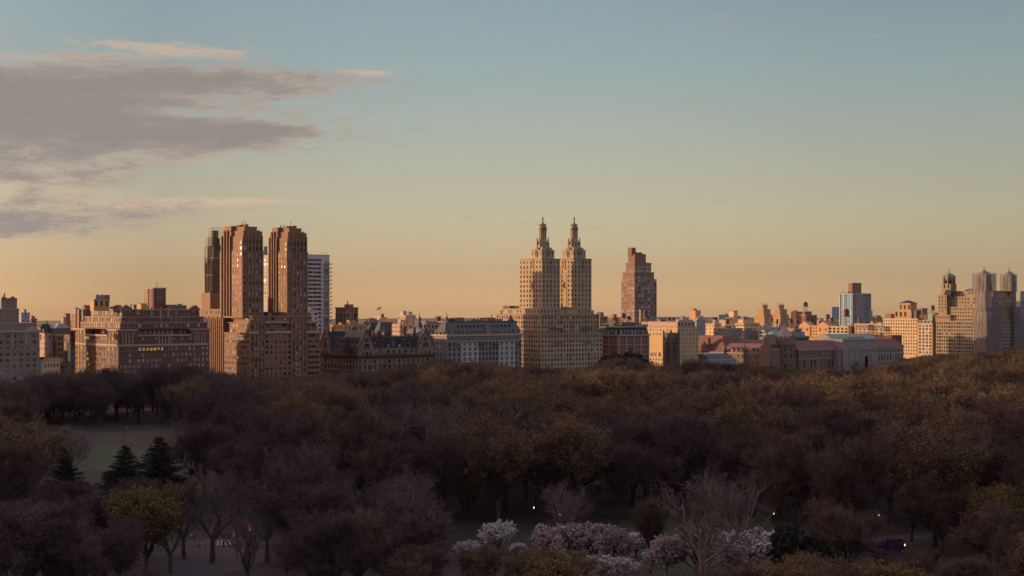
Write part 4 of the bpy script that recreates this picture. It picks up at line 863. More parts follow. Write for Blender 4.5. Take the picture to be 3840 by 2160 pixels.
# long low museum annexe in front of the trees
b = Bld('low_gallery_building', 'long low building with blue grey roof half behind trees, right of the yellow block', 'building', 868, 800)
b.mass(850, 884, 802, 830, 0, zz(1347, 868, 800), W_GREY, W_WHITE, .4, .3); q = MB(); q.frus(851, 883, 803, 829, zz(1347, 868, 800), zz(1330, 868, 800), 2.2, 6); b.one('roof', q, SLATE_M); q = MB(); q.box(856, 880, 812, 826, zz(1331, 868, 800), zz(1324, 868, 815)); b.one('roof_monitor', q, W_WHITE)
b.fac('E', 802, 850, 884, 3, zz(1350, 868, 800), 4, 4, 1.4, 2.4, 's-white-d')

# the museum
b = Bld('museum', 'brownstone museum with red tiled roofs, round corner turret and a grey stone entrance block', 'museum', 930, Y8)
XS = 932.0; ze = zz(1326, XS, 812); zr = zz(1290, XS, 825)
YW = YX(2687, XS)
b.mass(XS, XS+22, 812, 892, 0, ze, W_BSTN, W_STONE, .7, .4, roof=None)
q = MB(); q.prism(XS-.5, XS+22.5, 816, 873, ze, zr, 'Y'); b.one('tiled_roof', q, W_TILE)
b.fac('S', XS, 812, 892, 2, ze-.5, 4.2, 5.4, 1.6, 3.0, 's-tan-d')
for yy in [YX(x, XS) for x in (2742, 2759, 2776, 2818, 2835)]: dormer('S', XS+1.0, yy, ze+.2, 2.4, 2.6, W_BSTN, W_TILE, 1.8)
for xx in (2718, 2794):
    yy = YX(xx, XS); q = MB(); q.lathe(XS, yy, [(1.6, 0), (1.6, ze+1), (2.0, ze+1.2), (2.1, ze+2.4), (1.6, ze+4), (.7, ze+5.6), (.3, ze+6.4), (.1, ze+8)], 12); b.one('turret', q, W_BSTN, smooth=False)
q = MB(); q.prism(XS+24, XS+46, 816, 872, ze+3, zz(1276, XS+35, 830), 'Y'); b.one('rear_roof', q, W_TILE)
# west pavilion: high hipped roof and cone
zh = zz(1258, XS+14, 890); q = MB(); q.frus(XS+2, XS+30, YX(2703, XS)-2, 912, ze, zh, 9, 10); b.one('hipped_roof', q, W_TILE); q = MB(); q.box(XS+2, XS+30, YX(2703, XS)-2, 912, 0, ze); b.one('pavilion', q, W_BSTN)
yy = YX(2634, XS); q = MB(); q.lathe(XS+2, yy, [(6.2, 0), (6.2, ze-2), (6.6, ze-1.6), (6.2, ze+.2)], 20); b.one('turret', q, W_BSTN); q = MB(); q.lathe(XS+2, yy, [(6.9, ze+.2), (4.4, ze+6), (1.6, zz(1287, XS, yy)), (.12, zz(1279, XS, yy)), (.05, zz(1272, XS, yy))], 20); b.one('cone_roof', q, W_TILE)
b.chim(XS+3, YX(2656, XS+3), ze, zz(1268, XS, 880), 3.0, W_TILE)
# corner pavilion and round turret
tx, ty = XY(2942, 806), 806.0; R = 36/F*ZD(tx, ty)
x0, x1 = XY(2880, 806), XY(2992, 806); zg = zz(1300, tx, ty)
b.mass(XS-2, 962, 804, YX(2846, XS-2), 0, zg-2, W_BSTN, W_STONE, .5, .3, roof=None)
q = MB(); q.prism(XS-2.3, 962.3, 804, YX(2846, XS-2)+.3, zg-2, zz(1268, XS, 815), 'X', hip=4); b.one('tiled_roof', q, W_TILE)
for (pl, a, face) in ((XS-2.3, YX(2884, XS), 'S'), (803.4, XY(2973, 803), 'E')):
    q = MB(); hw = 4.2; zp = zz(1254, XS, 812)
    if face == 'S': q.box(pl-.4, pl+.4, a-hw, a+hw, 0, zg+2); q.prism(pl-.4, pl+8, a-hw-.3, a+hw+.3, zg+2, zp, 'X'); q.lathe(pl, a, [(.4, zp-.4), (.5, zp+.8), (.05, zp+3)], 6)
    else: q.box(a-hw, a+hw, pl-.4, pl+.4, 0, zg+2); q.prism(a-hw-.3, a+hw+.3, pl-.4, pl+8, zg+2, zp, 'Y'); q.lathe(a, pl, [(.4, zp-.4), (.5, zp+.8), (.05, zp+3)], 6)
    b.one('gable', q, W_BSTN); b.wins.append((face, pl-.4, a, zg-3.4, 2.8, 5.6, 'p-tan-w'))
    b.wins.append((face, pl-.4, a-2, zg-9.5, 1.8, 3.4, 'p-tan-d')); b.wins.append((face, pl-.4, a+2, zg-9.5, 1.8, 3.4, 'p-tan-d'))
zk = zz(1283, tx, ty); zq = zz(1266, tx, ty); zpk = zz(1219, tx, ty)
q = MB(); q.lathe(tx, ty, [(R*.94, 0), (R*.94, zk-3), (R*1.05, zk-2.2), (R*1.02, zk), (R*.98, zk+2.2), (R*.9, zq)], 28); b.one('turret', q, W_BSTN)
q = MB(); q.lathe(tx, ty, [(R*.78, zq-.2), (R*.44, zq+(zpk-zq)*.5), (R*.10, zpk), (R*.16, zpk+.6), (R*.05, zpk+1.6)], 20); b.one('cone_roof', q, W_STONE)
q = MB(); q.lathe(tx, ty, [(.75, zpk+1.2), (.35, zpk+2.2), (.7, zpk+2.8), (.65, zpk+3.6), (.05, zpk+4.4)], 10); b.one('finial', q, COPPER)
for i in range(10):
    a = 2*pi*i/10+.2; X, Y = tx+R*.86*cos(a), ty+R*.86*sin(a); q = MB(); q.lathe(X, Y, [(.9, zq-1.4), (.9, zq+.6), (.1, zq+2.0)], 6); b.one('crown_gablet', q, W_BSTN)
    for zw in (zk-7.6, zk-13.4, zk-22):
        if sin(a) < .35:
            q = MB(); c_, s_ = cos(a), sin(a); rr = R*.945; t = .085*2.2
            for da in (-.13, .04):
                q.add([(tx+rr*cos(a+da)*1.005, ty+rr*sin(a+da)*1.005, zw), (tx+rr*cos(a+da+.09)*1.005, ty+rr*sin(a+da+.09)*1.005, zw), (tx+rr*cos(a+da+.09)*1.005, ty+rr*sin(a+da+.09)*1.005, zw+3.3), (tx+rr*cos(a+da)*1.005, ty+rr*sin(a+da)*1.005, zw+3.3)], [(0, 1, 2, 3)])
            b.one('window', q, GLASS_D)
q = MB()
for i in range(32): a = 2*pi*i/32; q.box(tx+R*1.04*cos(a)-.18, tx+R*1.04*cos(a)+.18, ty+R*1.04*sin(a)-.18, ty+R*1.04*sin(a)+.18, zk-2.8, zk-1.9)
q.lathe(tx, ty, [(R*.99, zk-8.9), (R*1.0, zk-8.4), (R*.97, zk-8.3)], 28); q.lathe(tx, ty, [(R*1.03, zk-16), (R*1.04, zk-15), (R*.97, zk-14.9)], 28); b.one('corbel_ring', q, SOOT)
# right wing of brownstone, grey entrance block, far wing
xr0, xr1 = 962.3, XY(3127, 802); zew = zz(1310, 985, 800); b.mass(xr0, xr1, 802, 824, 0, zew, W_BSTN, W_STONE, .7, .5, roof=None); q = MB(); q.prism(xr0-10, xr1+6, 801.5, 826, zew+.1, zz(1277, 985, 812), 'X'); b.one('tiled_roof', q, W_TILE)
b.fac('E', 802, xr0+1, xr1, zew-6.2, zew-.6, 3.3, 6, 1.0, 2.4, 'p-tan-d'); b.fac('E', 802, xr0+1, xr1, 3, zew-8, 5, 8, 1.8, 6, 's-dark-d'); b.band(xr0, xr1, 802, 824, zew-8.4, .5, W_STONE, .4)
ra, rb = xr1, XY(3290, 797); zt = zz(1274, ra, 796)
b.mass(ra, rb, 796, 826, 0, zz(1310, ra, 796), W_ROT, W_ROT, 1.2, .8); b.mass(ra+7, rb-1, 797.5, 822, zz(1310, ra, 796), zt, W_ROT, W_ROT, .9, .3)
b.mass(XY(3155, 796)+.5, XY(3230, 796), 794.6, 796, 0, zz(1312, ra, 796), W_ROT, W_ROT, .9, .3)
am = XY(3248, 796); q = MB()
for i in range(14):
    t = pi*(i+.5)/14; q.box(am+3.1*cos(t)-.4, am+3.1*cos(t)+.4, 795.6, 796, 13.4+3.1*sin(t)-.35, 13.4+3.1*sin(t)+.35)
for s_ in (-1, 1): q.box(am+s_*3.1-.4, am+s_*3.1+.4, 795.6, 796, 0, 13.4)
b.one('entrance_arch', q, W_STONE)
q = MB(); pts = [(am+2.7*cos(pi*i/14), 13.4+2.7*sin(pi*i/14)) for i in range(15)]; q.add([(am-2.7, 795.93, 0), (am+2.7, 795.93, 0)]+[(p, 795.93, z) for p, z in pts], [(0, 1)+tuple(range(2, 17))]); b.one('entrance_glazing', q, GLASS)
b.piers('E', 794.6, [XY(3160, 795)+i*((XY(3228, 795)-XY(3160, 795))/3) for i in range(4)], 1.1, .5, 0, zz(1318, ra, 796), W_ROT, 'pilaster'); b.piers('E', 796, [am-7.5, am+7.5], 1.6, .7, 0, zz(1330, ra, 796), W_ROT, 'column')
# vaulted green roof behind it with a lit arched end
gx0, gx1 = XY(3100, 830), XY(3262, 836); gz0 = zz(1288, gx0, 830); gz1 = zz(1254, gx0, 838)
q = MB(); yc = 839.0; hw = 17.0
q.add([(gx0+6, yc-hw, gz0), (gx1, yc-hw, gz0), (gx1, yc+hw, gz0), (gx0+6, yc+hw, gz0), (gx0+6, yc-3, gz1), (gx1, yc-3, gz1), (gx1, yc+3, gz1), (gx0+6, yc+3, gz1)], [(0, 1, 5, 4), (4, 5, 6, 7), (7, 6, 2, 3), (1, 2, 6, 5), (0, 4, 7, 3)]); b.one('copper_roof', q, COPPER_P)
q = MB(); gx = gx0+5.9
q.add([(gx-.8, yc-hw-2, gz0-10), (gx-.8, yc+hw+2, gz0-10), (gx-.8, yc+hw+2, gz0-1), (gx-.8, yc+2.5, gz1+.6), (gx-.8, yc-2.5, gz1+.6), (gx-.8, yc-hw-2, gz0-1), (gx, yc-hw-2, gz0-10), (gx, yc+hw+2, gz0-10), (gx, yc+hw+2, gz0-1), (gx, yc+2.5, gz1+.6), (gx, yc-2.5, gz1+.6), (gx, yc-hw-2, gz0-1)],
      [(0, 5, 4, 3, 2, 1), (6, 7, 8, 9, 10, 11), (5, 11, 10, 4), (4, 10, 9, 3), (3, 9, 8, 2), (0, 6, 11, 5)]); b.one('end_gable', q, W_ROT)
q = MB(); pts = [(yc-4+7.5*cos(pi*i/14), gz0-8+7.5*sin(pi*i/14)) for i in range(15)]; q.add([(gx-.86, a, z) for a, z in pts], [tuple(range(15))]); b.one('lunette', q, GLASS_D)
q = MB(); q.box(gx, gx1, yc-hw, yc+hw, 0, gz0); b.one('hall_wall', q, W_ROT)
q = MB()
for i in range(12): q.box(XY(3184, 825)+i*1.9, XY(3184, 825)+i*1.9+1.3, 824.5, 827, zz(1270, ra, 825)-.4, zz(1270, ra, 825)+.5+.3*(i % 2))
b.one('roof_plant', q, METAL)
fa, fb = rb, XY(3388, 800); zf_ = zz(1300, fa, 800); b.mass(fa, fb, 800, 822, 0, zf_, W_ROT, W_STONE, .6, .5, roof=None); q = MB(); q.prism(fa-4, fb+.6, 799.4, 822.6, zf_+.1, zz(1272, fa, 811), 'X'); b.one('tiled_roof', q, W_BROWN)
b.fac('E', 800, fa+1, fb-1, zf_-5.6, zf_-.8, 3.4, 6, 1.5, 2.4, 'p-dark-d'); b.fac('E', 800, fa+1, fb-1, 4, zf_-6.5, 4.2, 7, 1.6, 5, 's-dark-d'); b.band(fa, fb, 800, 822, zf_-6.6, .5, W_STONE, .4)
b.bulk(XY(3345, 826), XY(3382, 826), 826, 834, 0, zz(1259, fb, 826), W_BROWN, TAR, 'chimney_stack')
for xx in (3035, 3060):
    q = MB(); X = XY(xx, 822); q.lathe(X, 822, [(1.5, zz(1283, X, 822)-3), (1.5, zz(1278, X, 822)), (1.1, zz(1275, X, 822)), (.1, zz(1274, X, 822))], 12); b.one('roof_vent', q, METAL)
b = gen('glass_hall', 'low green glass roofed hall behind the museum turret', 'building', 2850, 2862, 3035, 1264, 905, COPPER_P, 'q-dark-n', 2.2, 4, w=2.0, h=2.6, n=0, cop=COPPER, zmin=14)
b.bulk(XY(2955, 908), XY(3018, 908), 908, 916, b.box[4], zz(1248, b.box[0], 908), METAL)
q = MB(); X = XY(2912, 903); q.frus(X-12, X+12, 900, 912, zz(1256, X, 903), zz(1238, X, 903), 11.5, 5.5); b.one('copper_roof', q, COPPER_P)
# ---------------------------------------------------------------- 81st street row, big block with three towers
XS81 = 1243.6
def row(name, label, xl, xr, ytop, m, style, pitch, cop, fh=3.4, w=1.2, h=1.7, n=2, X=XS81, depth=26, zmin=9, pat=None):
    ya, yb = YX(xr, X), YX(xl, X); z = zz(ytop, X, ya); o = Bld(name, label, 'building', X, ya)
    o.mass(X, X+depth, ya, yb, 0, z, m, cop, .6, .4); o.fac('S', X, ya, yb, zmin, z-.8, pitch, fh, w, h, style, pat); o.clutter(X+2, X+depth-2, ya+1, yb-1, z, m, n, 2.6); o.box = (ya, yb, z); return o
b = row('gabled_apartments', 'warm orange block with two gabled ends and arched windows, behind the museum', 3002, 3104, 1222, W_ORNG, 'p-tan-d', 3.6, W_STONE, n=1, w=1.6)
ya, yb, z = b.box
for yy in (YX(3017, XS81), YX(3087, XS81)):
    q = MB(); q.box(XS81-.5, XS81+9, yy-8, yy+8, z-11, z-.2); q.prism(XS81-.6, XS81+9, yy-8.2, yy+8.2, z-.2, z+4.6, 'X'); b.one('gable', q, W_ORNG)
    for d in (-4, 4):
        q = MB()
        for i in range(8): t = pi*(i+.5)/8; q.box(XS81-.8, XS81-.5, yy+d+1.7*cos(t)-.3, yy+d+1.7*cos(t)+.3, z-4+1.7*sin(t)-.3, z-4+1.7*sin(t)+.3)
        b.one('window_arch', q, W_STONE); b.wins.append(('S', XS81-.5, yy+d, z-6.4, 2.2, 3.4, 'p-pale-w'))
b = row('apartment_building', 'cream block with white cornice and square windows, behind the green museum roof', 3106, 3181, 1224, W_CREAM, 'q-dark-d', 6.2, W_WHITE, w=3.6, h=2.2, n=2)
b.band(XS81, XS81+20, b.box[0], b.box[1], b.box[2]-4.4, .5, W_WHITE, .5)
b = row('apartment_building', 'dark brick gap building between the cream block and the loggia block', 3181, 3204, 1222, W_BROWN, 's-dark-d', 4, W_BROWN, n=2, X=XS81+6)
b = row('apartment_building', 'warm brown brick block with a white arcaded top floor under a deep cornice', 3205, 3310, 1215, W_OCHRE, 'p-pale-n', 5.2, W_WHITE, w=2.2, n=2)
ya, yb, z = b.box; q = MB()
for t in np.arange(ya+.6, yb, 1.9): q.box(XS81-.5, XS81, t-.35, t+.35, z-4.6, z-1.2)
q.box(XS81-.7, XS81, ya, yb, z-1.5, z-1.0); q.box(XS81-.7, XS81, ya, yb, z-5, z-4.6); b.one('loggia', q, W_WHITE)
b = row('apartment_building', 'tall cream block under a domed roof pavilion, right of the brown loggia block', 3311, 3441, 1194, W_CREAM, 's-tan-d', 3.0, W_STONE, w=1.3, n=4)
ya, yb, z = b.box; X = XS81
for k in (1, 2, 4, 7): b.band(X, X+20, ya, yb, z-.6-3.4*k-1, .3, W_STONE, .25)
c = YX(3385, X+4); z2 = zz(1165, X+4, c); z3 = zz(1137, X+6, c)
b.mass(X+3, X+16, YX(3418, X+3), YX(3355, X+3), z, z2, W_OCHRE, W_STONE, .5, .4); b.fac('S', X+3, YX(3418, X+3), YX(3355, X+3), z, z2-.2, 5.5, 7, 2.6, 4.6, 's-dark-d'); b.mass(X+5, X+16, YX(3414, X+5), YX(3372, X+5), z2, z3, W_OCHRE, W_STONE, .7, .4); b.fac('S', X+5, YX(3414, X+5), YX(3372, X+5), z2, z3, 5, 8, 2.2, 4.4, 's-dark-d')
q = MB(); a0, a1 = YX(3414, X+5), YX(3372, X+5); q.frus(X+4.5, X+16.5, a0-.5, a1+.5, z3+.1, zz(1126, X+5, c), 5.4, 7); b.one('pavilion_roof', q, SLATE)
b.bulk(X+4, X+12, YX(3437, X+4), YX(3419, X+4), z, zz(1163, X, ya), SOOT); b.bulk(X+3, X+9, YX(3343, X+4), YX(3322, X+4), z, zz(1178, X, ya), W_BRN2)
b = row('mansard_apartments', 'narrow cream block with a pale green mansard and bay windows, beside the three towered block', 3443, 3496, 1213, W_CREAM, 'p-pale-d', 4.6, W_WHITE, w=2.6, h=2.2, n=1)
ya, yb, z = b.box; q = MB(); q.frus(XS81+.4, XS81+24, ya+.2, yb-.2, z, zz(1200, XS81, ya), 1.6, 1.0); b.one('mansard_roof', q, COPPER_P)
for a in rep(ya, yb, 4): q = MB(); q.box(XS81, XS81+3, a-1.1, a+1.1, z+.1, z+3); b.one('dormer', q, W_WHITE); b.wins.append(('S', XS81, a, z+.5, 1.3, 2, 'p-white-d'))
b.bulk(XS81+3, XS81+14, YX(3504, XS81+3), YX(3478, XS81+3), z, zz(1174, XS81, ya), COPPER_P); b.bulk(XS81+3, XS81+14, YX(3476, XS81+3), YX(3448, XS81+3), z, zz(1180, XS81, ya), W_BROWN)
for k in (1, 3, 5): b.band(XS81, XS81+20, ya, yb, z-3.4*k-.9, .4, W_WHITE, .4)
b = row('apartment_building', 'dark shaded brick wall filling the narrow gap beside the three towered block', 3497, 3508, 1180, W_BROWN, 's-dark-d', 4, W_BROWN, n=0, X=XS81+3)

b = Bld('three_tower_apartments', 'huge tan apartment block with copper roofed towers, terraces and netting, at the right edge', 'building', XS81, Y8)
XA, XB, YB = XS81, 1312.0, 858.0
zf = lambda y: zz(y, XA, 800)
zl, zm_, zu, zt = zf(1182), zf(1151), zf(1112), zf(1090)
ye = YX(3563, XA)
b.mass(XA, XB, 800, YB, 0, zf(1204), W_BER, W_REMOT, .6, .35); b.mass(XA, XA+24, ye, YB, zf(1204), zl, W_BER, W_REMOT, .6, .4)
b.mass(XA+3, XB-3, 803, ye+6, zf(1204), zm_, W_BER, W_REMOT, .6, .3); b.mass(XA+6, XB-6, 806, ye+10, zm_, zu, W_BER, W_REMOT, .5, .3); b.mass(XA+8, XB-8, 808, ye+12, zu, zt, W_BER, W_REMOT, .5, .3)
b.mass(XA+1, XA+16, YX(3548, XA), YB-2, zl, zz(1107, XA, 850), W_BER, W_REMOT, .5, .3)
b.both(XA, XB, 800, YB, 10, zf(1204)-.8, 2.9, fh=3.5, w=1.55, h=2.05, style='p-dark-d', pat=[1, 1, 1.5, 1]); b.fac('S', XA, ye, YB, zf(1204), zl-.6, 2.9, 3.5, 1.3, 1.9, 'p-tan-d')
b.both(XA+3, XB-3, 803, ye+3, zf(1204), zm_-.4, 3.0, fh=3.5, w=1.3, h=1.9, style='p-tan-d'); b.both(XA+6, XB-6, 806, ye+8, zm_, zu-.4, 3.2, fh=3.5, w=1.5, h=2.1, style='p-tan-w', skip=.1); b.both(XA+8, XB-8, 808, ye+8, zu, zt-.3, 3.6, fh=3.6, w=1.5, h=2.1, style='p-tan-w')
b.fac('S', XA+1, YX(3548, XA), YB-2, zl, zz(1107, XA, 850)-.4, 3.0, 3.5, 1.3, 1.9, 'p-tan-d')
for z in (zl-4, zm_-3.9, zf(1240), zf(1300)): b.band(XA if z < zl else XA+3, XB, 800 if z < zl else 803, YB-1, z, .3, W_REMOT, .25)
def btower(cx, cy_, hw, y_base, y_body, y_dome, y_sp):
    z0, z1_, z2_, z3_ = [zz(v, cx, cy_) for v in (y_base, y_body, y_dome, y_sp)]
    b.mass(cx-hw, cx+hw, cy_-hw, cy_+hw, z0-8, z0+6, W_BER, W_REMOT, .5, .3); c8 = .92
    q = MB(); q.lathe(cx, cy_, [(hw*1.22*c8, z0+6), (hw*1.15*c8, z1_-2.2), (hw*1.28*c8, z1_-1.6), (hw*1.24*c8, z1_)], 8, rot=pi/8); b.one('octagon_stage', q, W_BER)
    for i in range(8):
        a = 2*pi*i/8+pi/8; X, Y = cx+hw*1.24*c8*cos(a), cy_+hw*1.24*c8*sin(a); q = MB(); q.lathe(X, Y, [(.55, z0+2), (.5, z1_-2.6), (.65, z1_-1.8), (.5, z1_+.4), (.1, z1_+1)], 6); b.one('buttress', q, W_REMOT)
        a2 = 2*pi*i/8; rr = hw*1.22*c8*cos(pi/8)+.06; X, Y = cx+rr*cos(a2), cy_+rr*sin(a2); t = (-sin(a2), cos(a2)); q = MB()
        q.add([(X-t[0]*1.2, Y-t[1]*1.2, z0+7), (X+t[0]*1.2, Y+t[1]*1.2, z0+7), (X+t[0]*1.2, Y+t[1]*1.2, z1_-5), (X, Y, z1_-3.4), (X-t[0]*1.2, Y-t[1]*1.2, z1_-5)], [(0, 1, 2, 3, 4)]); b.one('arched_opening', q, GLASS_D)
    q = MB(); q.lathe(cx, cy_, [(hw*1.15, z1_), (hw*.92, z1_+(z2_-z1_)*.45), (hw*.5, z1_+(z2_-z1_)*.8), (.6, z2_), (.6, z2_+.6)], 8, rot=pi/8); b.one('copper_roof', q, COPPER)
    q = MB(); q.lathe(cx, cy_, [(.55, z2_+.4), (.45, z2_+2.6), (.6, z2_+2.9), (.1, z3_)], 8); b.one('spire', q, COPPER)
t1 = (XA+8.5, YX(3559, XA+8.5)); t2 = (XY(3701, 808), 808.0); t3 = (XY(3790, 808), 808.0)
btower(t1[0], t1[1], 5.2, 1088, 1037, 1024, 1009); btower(t2[0]+1, t2[1]+4, 5.6, 1088, 1030, 1013, 1000); btower(t3[0], t3[1]+2, 5.0, 1086, 1034, 1016, 1003)
q = MB(); q.frus(XA+1, XA+6, t1[1]-7, t1[1]+1, zz(1107, XA, 845), zz(1087, XA, 845), 2.2, .4); b.one('lean_roof', q, SLATE)
b.clutter(XA+12, XB-10, 812, ye+8, zt, W_REMOT, 6, 3.2)
NETM = None
def netb(q):
    p = q.n('ShaderNodeNewGeometry').outputs['Position']
    d = q.n('ShaderNodeBsdfPrincipled'); n = q.noise(q.mapping(p, (.35, .35, .1)), 1.0, 4, .6); q.l(q.mix(n, (.15, .135, .145), (.32, .29, .29)), d.inputs['Base Color']); d.inputs['Roughness'].default_value = .9
    t = q.n('ShaderNodeBsdfTransparent'); tl = q.n('ShaderNodeBsdfTranslucent'); tl.inputs[0].default_value = (.3, .27, .26, 1)
    m0 = q.n('ShaderNodeMixShader'); m0.inputs[0].default_value = .3; q.l(d.outputs[0], m0.inputs[1]); q.l(tl.outputs[0], m0.inputs[2])
    m1 = q.n('ShaderNodeMixShader'); q.l(q.math('ADD', .38, q.math('MULTIPLY', n, .62)), m1.inputs[0]); q.l(t.outputs[0], m1.inputs[1]); q.l(m0.outputs[0], m1.inputs[2])
    o = q.n('ShaderNodeOutputMaterial'); q.l(m1.outputs[0], o.inputs[0])
NET = mat('scaffold_net', netb)
yc_ = YX(3652, XA)
scaffold('grey netted scaffolding hanging over the middle corner of the three towered block', [(XA-1.6, XY(3762, 798), 798.2, yc_, 4, zf(1166)), (XA+1, XY(3745, 799), 800.6, YX(3656, XA), zf(1166), zf(1092)), ], 2.4, .06, NET)
scaffold('grey netting wrapped around the middle tower of the three towered block', [(t2[0]-6.5, t2[0]+9.5, t2[1]-4, t2[1]+12, zf(1092), zz(1026, t2[0], t2[1]))], 2.2, .07, NET)
scaffold('grey netting wrapped around the right tower of the three towered block', [(t3[0]-6.2, t3[0]+3.0, t3[1]-5, t3[1]+8, zf(1094), zz(1030, t3[0], t3[1]))], 2.2, .07, NET)
scaffold('tall netted scaffolding down the far right edge of the three towered block', [(XY(3800, 798), XY(3870, 798), 797.6, 799, 4, zf(1130))], 2.4, .06, NET)

# ---------------------------------------------------------------- roofscape behind
G = gen
b = G('apartment_building', 'dark brown block with tall window strips, standing alone right of the white slab tower', 'building', 1258, 1297, 1343, 1153, 935, W_BRN2, 's-dark-d', 3.6, 3.6, w=1.1, h=1.8, cop=W_BROWN, n=0)
x0, x1, y0, y1, z = b.box; b.bulk((x0+x1)/2-2.5, (x0+x1)/2+2.5, y0+2, y0+7, z, z+2.2, W_BRN2); b.chim((x0+x1)/2-1.5, y0+4, z+2.4, z+4.6, .6, IRON)
for a in rep(x0, x1, 2): b.wins.append(('E', y0, a, z-15, 1.7, 11, 's-dark-d'))
for a in rep(y0, y1, 3): b.wins.append(('S', x0, a, z-15, 1.7, 11, 's-tan-d'))
G('apartment_building', 'long low sunlit brown roof line behind the left half of the gabled mansion', 'building', 1238, 1290, 1375, 1218, 880, W_OCHRE, 's-tan-n', 3.4, n=3)
G('apartment_building', 'dark flat roofed building tucked behind the twin slate pyramids', 'building', 1364, 1376, 1470, 1209, 900, SOOT, 's-dark-d', 3.6, n=3)
b = G('rooftop_block', 'plain pale yellow block with a small tank, left of the flagpole', 'building', 1404, 1429, 1450, 1190, 960, W_YEL, 's-dark-d', 30, n=0, win='')
q = MB(); x0, x1, y0, y1, z = b.box; q.lathe(x1-2, y0+3, [(1.2, z), (1.2, z+2.2), (.1, z+3.2)], 10); b.one('tank', q, WOOD)
b.bulk(x0+1, x1-4, y0+1, y1-2, z+.05, z+1.6, W_YEL)
b = G('apartment_building', 'pink and white stepped building with roof tanks, right of the flagpole', 'building', 1492, 1521, 1559, 1182, 960, W_PINK, 'p-white-n', 4.2, w=1.6, n=3, cop=W_WHITE, rm=W_SLAB)
G('apartment_building', 'low pink building with rounded roof sheds behind the right gable of the mansion', 'building', 1470, 1500, 1545, 1216, 930, W_PINK, 's-dark-d', 4, n=3)
G('townhouse', 'low cream house with balcony railings behind the right gable of the mansion', 'building', 1555, 1562, 1600, 1222, 905, W_CREAM, 'p-white-n', 3, n=2)
b = G('tank_enclosure', 'red brick open water tank enclosure behind the spiky roof of the pale palace', 'building', 1626, 1638, 1654, 1186, 950, W_RED, 's-dark-d', 3.2, 5, w=1.6, h=3.4, n=0, cop=W_STONE)
G('apartment_building', 'dark low building behind the right spire of the pale palace', 'building', 1750, 1770, 1850, 1208, 880, SOOT, 's-dark-d', 4, n=4)
G('apartment_building', 'tan building with a long roof terrace left of the spired towers', 'building', 1858, 1866, 1935, 1180, 905, W_REMO, 's-tan-d', 3.4, n=2)
G('apartment_building', 'small reddish brown block right of the spired towers', 'building', 2225, 2250, 2278, 1186, 905, W_BRN2, 's-tan-n', 3.4, n=2, cop=W_STONE)
G('apartment_building', 'brown building with a bulky chimney between the spired towers and the red tower', 'building', 2283, 2298, 2318, 1190, 930, W_BRN2, 's-tan-n', 3.2, n=2)
G('apartment_building', 'low brown building with dark roof tanks, left below the red tower', 'building', 2258, 2300, 2345, 1214, 880, SOOT, 's-tan-n', 3.2, n=3)
G('apartment_slab', 'distant pale blue grey slab just right of the red tower', 'building', 2464, 2466, 2510, 1193, 1500, W_BLUE, 's-white-w', 4, n=0, win='E')
G('apartment_building', 'low rose brick building with a dome shaped shed behind the yellow block', 'building', 2532, 2545, 2600, 1199, 985, W_PINK, 's-dark-d', 4.2, n=3)
b = G('apartment_tower', 'blank orange brick tower top behind the grey block', 'building', 2587, 2608, 2628, 1164, 1010, W_ORNG, 's-dark-d', 30, n=0, win=''); b.bulk(b.box[0]+2, b.box[0]+5, b.box[2]+3, b.box[2]+6, b.box[4], b.box[4]+1.6, SOOT)
G('apartment_building', 'plain grey brick block with small square windows right of the yellow block', 'building', 2600, 2612, 2645, 1200, 905, W_GREY, 's-white-d', 2.6, 3.1, w=1.0, h=1.3, n=2)
b = G('apartment_building', 'bright cream block with a shaded right flank, left of the long grey block', 'building', 2646, 2679, 2704, 1213, 985, W_CREAM, 's-tan-d', 3.6, n=0, cop=W_STONE)
x0, x1, y0, y1, z = b.box; b.mass(x0+4, x1, y0+3, y1-6, z, zz(1200, x0, y0), W_CREAM, W_STONE, .4, .2); b.fac('S', x0+4, y0+3, y1-6, z, zz(1201, x0, y0), 4, 3.4); b.clutter(x0+5, x1-1, y0+4, y1-8, zz(1200, x0, y0), SOOT, 3, 3)
b = G('apartment_building', 'cream set back block above the roof of the long grey block', 'building', 2692, 2722, 2760, 1201, 1030, W_CREAM, 's-tan-d', 4, n=3, cop=W_STONE)
b = G('apartment_building', 'long grey brown block with rows of small windows directly above the museum roof', 'building', 2677, 2729, 2784, 1231, 950, W_LANG, 's-pale-w', 2.9, 3.3, w=1.25, h=1.5, n=3, cop=W_STONE)
b = G('apartment_building', 'sunlit yellow topped block with a dark window striped right face, beside the long grey block', 'building', 2757, 2790, 2848, 1212, 1000, W_CREAM, 'p-dark-d', 3.4, 3.4, w=1.7, h=1.6, n=0, cop=W_STONE)
x0, x1, y0, y1, z = b.box; b.mass(x0+2, x1-6, y0+3, y1-2, z, zz(1198, x0, y0), W_CREAM, W_STONE, .4, .2); b.clutter(x0+3, x1-7, y0+4, y1-3, zz(1198, x0, y0), W_LANG, 5, 3)
G('apartment_building', 'grey brown lower block at the right foot of the yellow topped block', 'building', 2785, 2800, 2852, 1240, 960, W_LANG, 's-pale-w', 3, n=1)
b = G('apartment_tower', 'slim cream tower top with a chimney like notch, above the cream set back block', 'building', 2733, 2752, 2766, 1165, 1120, W_CREAM, 's-dark-d', 30, n=0, win='', cop=W_BRN2)
G('apartment_tower', 'distant blue grey stepped slab left of the slim cream tower top', 'building', 2692, 2696, 2733, 1180, 1600, W_BLUE, 's-white-w', 3.4, n=1)
G('apartment_slab', 'distant blue grey slab right of the slim cream tower top', 'building', 2764, 2766, 2776, 1184, 1600, W_BLUE, 's-white-w', 3.4, n=0)
